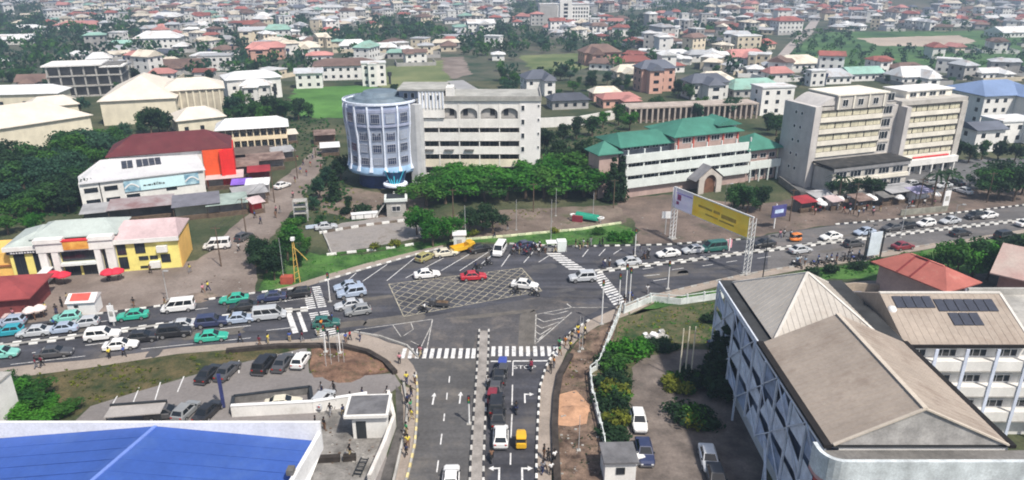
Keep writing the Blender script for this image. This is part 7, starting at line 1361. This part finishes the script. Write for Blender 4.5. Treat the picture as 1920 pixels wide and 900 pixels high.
for a in [(495, 112, 66, 2, 'hip', 'pink red', 'pink', "wide red roofed house with pink walls left of centre in the town"), (598, 128, 46, 2, 'hip', 'pink red', 'white', "house with bright red hip roof beside the long brown roof"), (640, 150, 110, 2, 'hip', 'brown', 'white', "long white building with brown roof left of the tall white house"), (700, 161, 44, 3, 'flat', 'white sheet', 'white', "tall plain white flat roofed house behind the bright green field"), (578, 166, 48, 2, 'gable', 'pale grey', 'white', "house with pale blue grey gable roof by the green field"), (478, 192, 50, 2, 'hip', 'white sheet', 'white', "white house at the left end of the bright green field"), (777, 122, 42, 2, 'gable', 'brown', 'white', "white house with dark maroon gabled roofs above the olive field"), (520, 84, 44, 3, 'hip', 'pale green', 'white', "tall white house with pale green roof left of centre"),
          (1008, 178, 54, 2, 'hip', 'slate', 'white', "house with steep dark navy roof just right of the ribbed block", 1.0), (1228, 172, 66, 3, 'hip', 'slate', 'pink', "tall salmon pink house with dark blue roof in the middle"), (1325, 186, 74, 2, 'hip', 'slate', 'white', "white house with black green roof right of the salmon pink house"), (1135, 190, 52, 1, 'hip', 'cream', 'pink', "low pink house with cream roof left of the salmon pink house"), (1160, 202, 70, 1, 'hip', 'pink red', 'pink', "long low pink roofed house left of the salmon pink house"), (1065, 205, 70, 1, 'hip', 'slate', 'grey', "low grey roofed house behind the long white boundary wall"), (1125, 122, 70, 2, 'hip', 'brown', 'pink', "pinkish house with brown roof at the edge of the olive field"), (1190, 128, 60, 1, 'hip', 'rust red', 'cream', "low cream house with rust roof left of the salmon pink house"), (1180, 148, 56, 1, 'hip', 'cream', 'cream', "low pale roofed house above the olive field"), (1415, 182, 100, 1, 'hip', 'pale green', 'grey', "wide low house with grey green roof left of the office wings"), (1450, 216, 66, 3, 'flat', 'white sheet', 'white', "white three storey flats behind the green roofed building"), (1340, 162, 60, 1, 'hip', 'cream', 'white', "low white house above the black green roof"), (1400, 118, 80, 1, 'hip', 'pink red', 'white', "wide low house with pink roof in the middle right"), (1270, 112, 50, 1, 'hip', 'white sheet', 'cream', "pale roofed house left of the pink roofed one"), (1310, 114, 46, 1, 'hip', 'pale grey', 'white', "grey roofed house beside the pink roofed one"),
          (1500, 132, 90, 1, 'hip', 'cream', 'white', "large house with cream roof above the office wings"), (1650, 138, 40, 2, 'hip', 'rust red', 'white', "white house with rust red roof below the sports field"), (1706, 142, 60, 1, 'hip', 'brown', 'grey', "dark brown roofed house right of the rust red one"), (1478, 64, 50, 3, 'hip', 'rust red', 'white', "tall white house with dark maroon roof beside the pale street"), (1560, 158, 70, 1, 'hip', 'pale grey', 'white', "pale grey roofed house behind the left office wing"), (1530, 162, 30, 2, 'flat', 'white sheet', 'white', "small white block behind the left office wing"), (1620, 152, 70, 1, 'gable', 'pale green', 'white', "long pale roofed house behind the offices"), (1720, 158, 80, 1, 'hip', 'white sheet', 'white', "white house behind the right office wing"), (1860, 150, 60, 1, 'hip', 'white sheet', 'white', "white roofed house above the blue roof at right"), (1905, 70, 70, 1, 'gable', 'white sheet', 'white', "long white roofed shed at the right edge of the fields"),
          (1880, 232, 130, 3, 'hip', 'blue grey', 'white', "big white apartment block with wide blue roof at the right edge", .8), (1845, 285, 62, 2, 'gable', 'slate', 'white', "white house with dark violet roof right of the office wings", .8), (1900, 268, 80, 2, 'flat', 'white sheet', 'white', "white flat roofed flats below the blue roof"), (1780, 210, 60, 2, 'flat', 'pale grey', 'white', "white block just behind the right office wing"),
          (290, 92, 80, 2, 'hip', 'white sheet', 'white', "large white hip roofed house on the left slope"), (225, 92, 40, 1, 'hip', 'pale green', 'white', "house with pale green roof on the left slope"), (140, 55, 80, 1, 'hip', 'pink red', 'white', "long pinkish house in the left part of the town"), (310, 45, 50, 2, 'hip', 'white sheet', 'cream', "pale cream house in the left part of the town"), (45, 62, 50, 1, 'hip', 'white sheet', 'white', "white hip roofed house at the far left slope"), (20, 84, 60, 1, 'gable', 'white sheet', 'white', "long white roofed house at the left picture edge"), (400, 130, 60, 2, 'flat', 'pale grey', 'white', "white ruin like house above the pale halls"), (330, 138, 90, 1, 'gable', 'brown', 'grey', "low brown ruin wall above the pale halls"), (300, 152, 44, 1, 'hip', 'pink red', 'white', "small house with pink roof behind the bright hall"), (62, 168, 60, 1, 'gable', 'brown', 'grey', "low grey brown shed in the trees at left"),
          (610, 26, 60, 2, 'hip', 'white sheet', 'white', "domed looking wide white house in the far town centre left"), (545, 20, 24, 4, 'flat', 'white sheet', 'white', "slim tall white house at the top left of centre"), (660, 96, 50, 1, 'hip', 'white sheet', 'white', "white roofed house above the long brown roof"), (712, 100, 56, 1, 'hip', 'white sheet', 'cream', "white roofed house left of the maroon gables"), (570, 100, 50, 1, 'hip', 'cream', 'white', "cream roofed house beside the wide red roof"), (900, 60, 50, 2, 'gable', 'white sheet', 'white', "white house left of the big trees in the centre"), (850, 78, 60, 1, 'flat', 'pale grey', 'white', "low white house before the big trees in the centre")]: H(*a)
# hillside hospital block
p = G(1058, 44); r = empty("hospital_block", p, R(6)); k = p.y * 1.02 / FPX; W = 88 * k
b = B(); b.box(-W / 2, W / 2, 0, 10, -2, 16); b.build("wall", WALLS['white'], r); b = B(); b.box(-W / 2, -W * .14, -.3, -.01, 0, 15); b.build("grey_face", WALLS['grey'], r); b = B(); b.box(-W / 2 - .4, W / 2 + .4, -.5, 10.4, 16, 16.8); b.build("roof", ROOFS['white sheet'], r); b = B(); b.box(-W * .1, W * .14, -1.5, 8, 0, 19.5); b.build("tower", WALLS['white'], r)
wi = B(); [wi.box(W * .17 + i * W * .055, W * .17 + i * W * .055 + 1.3, -.1, .02, 2 + l * 3.2, 3.8 + l * 3.2) for i in range(6) for l in range(4)]; [wi.box(-W * .02, W * .06, -1.6, -1.48, 2 + l * 3.2, 4 + l * 3.2) for l in range(5)]; tag(wi.build("windows", GLD, r), kind='stuff'); tag(r, "large white multi storey block on the hazy rise above the town centre", "building"); HS.append((p.x, p.y + 5, W * .55))
for x, y, q in [(-31, 172, 40), (5, 178, 32), (50, 170, 36), (105, 180, 40)]: HS.append((x, y, q))
# scattered houses; woods and fields stay open
TREEZ = [(-50, 62, 145, 175), (300, 128, 345, 150), (640, 58, 835, 86), (850, 70, 1085, 112), (940, 108, 985, 165), (1485, 58, 1935, 128), (418, 104, 480, 150), (-50, 10, 90, 58), (130, 75, 215, 108), (1090, 78, 1180, 112), (1160, 50, 1260, 76), (955, 8, 1022, 40), (1225, 8, 1330, 34), (1560, 96, 1935, 132), (170, 26, 260, 46), (700, 36, 790, 58), (380, 60, 470, 80), (-50, 50, 290, 72), (240, 84, 300, 110), (360, 84, 480, 108), (560, 66, 650, 82), (500, 40, 600, 56), (1060, 122, 1110, 150), (1470, 146, 1500, 175)]
OPENZ = [(545, 158, 700, 228), (1600, 62, 1840, 90), (970, 100, 1110, 138), (825, 105, 890, 150), (690, 112, 850, 172), (1440, 40, 1560, 130), (830, 148, 940, 210)]
inz = lambda Z, px, py: any(a <= px <= c and b_ <= py <= d for a, b_, c, d in Z)
rs = random.Random(5); cand = []
y = 330.0
while y < 1500:
    x = -y * .80 - 40
    while x < y * .80 + 40:
        xx, yy = x + rs.uniform(-9, 9), y + rs.uniform(-9, 9); cand.append((xx, yy)); x += 14
    y += 15 + (y - 330) * .005
cand.sort(key=lambda c: c[1]); nind = 0
for x, y in cand:
    px, py = PXL((x, y, terr(x, y)))
    if not (-60 < px < 1980 and -40 < py < 150): continue
    tz = inz(TREEZ, px, py)
    if inz(OPENZ, px, py) or (tz and rs.random() < .93) or rs.random() < (.05 if py < 100 else .36): continue
    if noise.noise((x / 70, y / 110, 1.7)) < -.36: continue
    w, d = rs.uniform(6.5, 12), rs.uniform(6, 9.5)
    if rs.random() < .12: w *= 1.5
    if not clear(x, y, max(w, d) * .38): continue
    q = rs.random(); left = px < 900
    roof = rs.choice(['white sheet', 'white sheet', 'pale grey', 'rust red', 'pink red', 'cream', 'brown', 'pale grey', 'slate', 'white sheet', 'brown', 'rust red', 'cream', 'pale grey'] + (['pale green', 'cream'] if left else ['rust red', 'brown', 'pink red']))
    wall = rs.choice(['white', 'white', 'white', 'cream', 'white', 'grey', 'grey']); st = rs.choice([1, 1, 2, 1, 1, 2, 3]); kind = rs.choice(['hip', 'hip', 'hip', 'gable', 'pyramid', 'flat'])
    town_house(x, y, w, d, st * 3.1 + .2, kind, roof if kind != 'flat' else rs.choice(['white sheet', 'pale grey']), wall, rs.choice([R(12), R(102), R(-20), R(70), R(35)]) + rs.uniform(-.15, .15), st, None, nind < 234); nind += 1
r = empty("far_houses"); tag(r, kind='stuff', label="mass of hazy far houses along the skyline")
for nme, (b, m) in FAR_REST.items(): tag(b.build("house_shell", m, r), kind='stuff')

# trees of the town: nearest as things, the rest as one far wood
def far_blob(b, x, y, z, s, rr, n=26):
    c = Vector((x, y, z + s * .62))
    for _ in range(n):
        d = Vector((rr.gauss(0, 1), rr.gauss(0, 1), rr.gauss(0, .8) + .15)).normalized(); k = s * rr.uniform(.35, .62)
        leaf(b, c + Vector((d.x * k, d.y * k, d.z * k * .85)), d, s * rr.uniform(.16, .26), rr)
far = {0: B(), 1: B(), 3: B(), 4: B()}; rt = random.Random(9); spots = []
y = 225.0
while y < 1700:
    x = -y * .80 - 30; st = 9.0 + (y - 225) * .006
    while x < y * .80 + 30:
        xx, yy = x + rt.uniform(-5, 5), y + rt.uniform(-5, 5); px, py = PXL((xx, yy, terr(xx, yy))); x += st
        if not (-60 < px < 1980 and -60 < py < 235): continue
        tz = inz(TREEZ, px, py); n_ = noise.noise((xx / 60, yy / 80, 4.2))
        pr = 0 if inz(OPENZ[:-2], px, py) else .85 if tz else (.0 if inz(OPENZ, px, py) else max(.06, .24 + n_ * .5)) if py < 190 else (.0 if inz(OPENZ, px, py) else .16)
        if y > 1120: pr = .8
        if rt.random() < pr and clear(xx, yy, 1.5): spots.append((xx, yy, px, py, tz))
    y += st * .9
spots.sort(key=lambda s: s[1]); nt = 0
for x, y, px, py, tz in spots:
    h = rt.uniform(3.5, 7) * (.55 if px > 1440 and py > 55 else 1); k = rt.choice([0, 4, 3, 0, 4, 1])
    if nt < 110 and y < 520:
        nt += 1; tree(rt.choice(['round', 'broad', 'round']), (x, y, terr(x, y)), h, k, "%s, %s" % ({0: 'deep green tree', 1: 'mid green tree', 3: 'very dark tree', 4: 'bluish green tree'}[k], zone_words(px, py)), "town trees " + zone_words(px, py))
    else: far_blob(far[k], x, y, terr(x, y), h * 1.05, rt, 30 if y < 700 else 16)
r = empty("far_woods"); tag(r, kind='stuff', label="woods and garden trees of the far town")
for k, b in far.items():
    if b.v: tag(b.build("foliage", LEAF[k], r), kind='stuff')
# ground cover: low growth on the banks and verges
def cover(name, polys, n, s, lf, seed, label):
    rr = random.Random(seed); b = B()
    for poly in polys:
        P = [G(*p) for p in poly]; xs = [p.x for p in P]; ys = [p.y for p in P]; A = abs(sum(P[i].x * P[i - 1].y - P[i - 1].x * P[i].y for i in range(len(P)))) / 2
        for _ in range(int(A * n)):
            for _t in range(20):
                x, y = rr.uniform(min(xs), max(xs)), rr.uniform(min(ys), max(ys)); c = False
                for i in range(len(P)):
                    a, e = P[i], P[i - 1]
                    if (a.y > y) != (e.y > y) and x < (e.x - a.x) * (y - a.y) / (e.y - a.y) + a.x: c = not c
                if c: break
            else: continue
            if noise.noise((x * .35, y * .35, seed)) < -.12: continue
            for k in range(3): leaf(b, Vector((x + rr.uniform(-.2, .2), y + rr.uniform(-.2, .2), .1 + s * .5 * rr.random())), Vector((0, 0, 1)), s * rr.uniform(.6, 1.2), rr)
    tag(b.build(name, LEAF[lf]), kind='stuff', label=label)
cover("low_growth", [[(0, 712), (300, 672), (540, 655), (480, 672), (250, 735), (170, 760), (100, 790), (-50, 820)]], 1.3, .22, 2, 3, "dry low growth on the near left bank")
cover("low_growth", [[(1170, 600), (1275, 575), (1366, 566), (1378, 640), (1230, 660), (1160, 660)], [(1064, 668), (1100, 700), (1060, 735)], [(590, 662), (690, 668), (735, 697), (640, 706), (583, 700)], [(560, 350), (650, 335), (690, 400), (600, 430)], [(845, 405), (930, 396), (1050, 392), (900, 445)]], .7, .2, 2, 15, "scrubby weeds of the lawns and mounds")
cover("low_growth", [[(0, 712), (120, 720), (170, 760), (100, 790), (-60, 820)], [(1200, 572), (1290, 553), (1440, 521), (1640, 488), (1752, 466), (1740, 500), (1560, 522), (1380, 556), (1275, 570)]], 1.8, .25, 5, 4, "green low growth on the banks")
cover("low_growth", [[(482, 549), (500, 505), (545, 468), (600, 478), (700, 474), (790, 456), (842, 458), (727, 486), (690, 495), (600, 521), (540, 538)], [(850, 453), (960, 444), (1090, 431), (1186, 428), (1186, 456), (1065, 460), (960, 455)], [(1162, 596), (1200, 580), (1366, 564), (1378, 640), (1230, 660), (1150, 640)]], 1.0, .16, 5, 6, "grass tufts of the verges and lawn")
cover("low_growth", [[(-60, 330), (150, 330), (250, 260), (260, 300), (150, 400), (0, 440), (-80, 440)], [(560, 350), (650, 330), (660, 400), (600, 440), (560, 430)], [(440, 215), (560, 200), (640, 240), (620, 330), (560, 290)], [(1010, 250), (1180, 225), (1160, 275), (1030, 300)], [(1770, 320), (1930, 290), (1930, 350), (1800, 350)]], .5, .5, 0, 8, "wild undergrowth between the buildings")
cover("low_growth", [[(1064, 668), (1092, 632), (1160, 596), (1148, 642), (1108, 702), (1112, 740), (1060, 735)], [(1050, 802), (1116, 800), (1134, 850), (1138, 900), (1044, 900)]], .5, .14, 3, 12, "dark scrub on the red earth verge")
# loose litter and stones on the bare ground
def litter(polys, n, seed):
    rr = random.Random(seed); b = B()
    for poly in polys:
        P = [G(*p) for p in poly]
        for _ in range(n):
            i = rr.randrange(len(P)); j = (i + 1) % len(P); k = (i + 2) % len(P); u, v = sorted((rr.random(), rr.random())); p = P[i] * u + P[j] * (v - u) + P[k] * (1 - v); s = rr.uniform(.04, .15)
            b.box(p.x - s, p.x + s, p.y - s * .7, p.y + s * .7, .03, .05 + s * .6, rr.randrange(3))
    tag(b.build("litter", [CONC, DIRTG, BARK]), kind='stuff', label="loose stones and litter on the bare ground")
litter([[(590, 360), (760, 372), (780, 430), (640, 405)], [(845, 405), (1060, 388), (1160, 420), (880, 450)], [(1200, 380), (1400, 390), (1440, 435), (1200, 455)], [(1064, 668), (1150, 600), (1112, 740), (1050, 802)], [(1050, 800), (1130, 810), (1138, 900), (1044, 900)], [(600, 790), (720, 760), (700, 890), (600, 890)], [(400, 470), (520, 420), (480, 540), (300, 575)], [(1450, 430), (1560, 390), (1760, 385), (1600, 418)], [(585, 660), (720, 680), (640, 705)]], 45, 21)
# ------------------------------------------------------------------ haze
def haze():
    b = B(); b.box(-3300, 3300, -1000, 3700, -3, 260); me = b.mesh("haze", [bpy.data.materials.new("haze_air")]); m = me.materials[0]; m.use_nodes = True; n, l = m.node_tree.nodes, m.node_tree.links
    n.remove(n["Principled BSDF"]); v = n.new("ShaderNodeVolumePrincipled"); v.inputs["Color"].default_value = (.56, .74, 1, 1); v.inputs["Density"].default_value = HAZE; v.inputs["Anisotropy"].default_value = .2
    l.new(v.outputs[0], n["Material Output"].inputs["Volume"]); o = ob("haze", me); o['kind'] = 'stuff'
HAZE = .00055
haze()
SC.cycles.volume_step_rate = 5; SC.cycles.volume_max_steps = 64
# ------------------------------------------------------------------ labels: tell look-alikes apart by their place in the row
def finish_labels():
    bpy.context.view_layer.update(); by = {}
    for o, base in PENDING: by.setdefault(base, []).append(o)
    O = ['leftmost', 'second from left', 'third from left', 'fourth from left', 'fifth from left', 'sixth from left', 'seventh from left', 'eighth from left', 'ninth from left', 'tenth from left', 'eleventh from left', 'twelfth from left', 'thirteenth from left', 'fourteenth from left']
    Rr = ['rightmost', 'second from right', 'third from right', 'fourth from right', 'fifth from right', 'sixth from right', 'seventh from right', 'eighth from right', 'ninth from right', 'tenth from right', 'eleventh from right', 'twelfth from right', 'thirteenth from right', 'fourteenth from right']
    for base, L in by.items():
        n = len(L)
        if n == 1: L[0]['label'] = base; continue
        L.sort(key=lambda o: PXL(o.matrix_world.translation)[0])
        for i, o in enumerate(L):
            o['label'] = "%s, %s" % (base, O[i] if i < (n + 1) // 2 and i < 14 else Rr[n - 1 - i] if n - 1 - i < 14 else "one of the middle ones")
            if 'group' not in o.keys(): o['group'] = base
    cnt = {}
    for o, base in PENDING:
        g = o.get('group')
        if g: cnt[g] = cnt.get(g, 0) + 1
    for o, base in PENDING:
        if o.get('group') and cnt[o['group']] == 1: del o['group']
finish_labels()
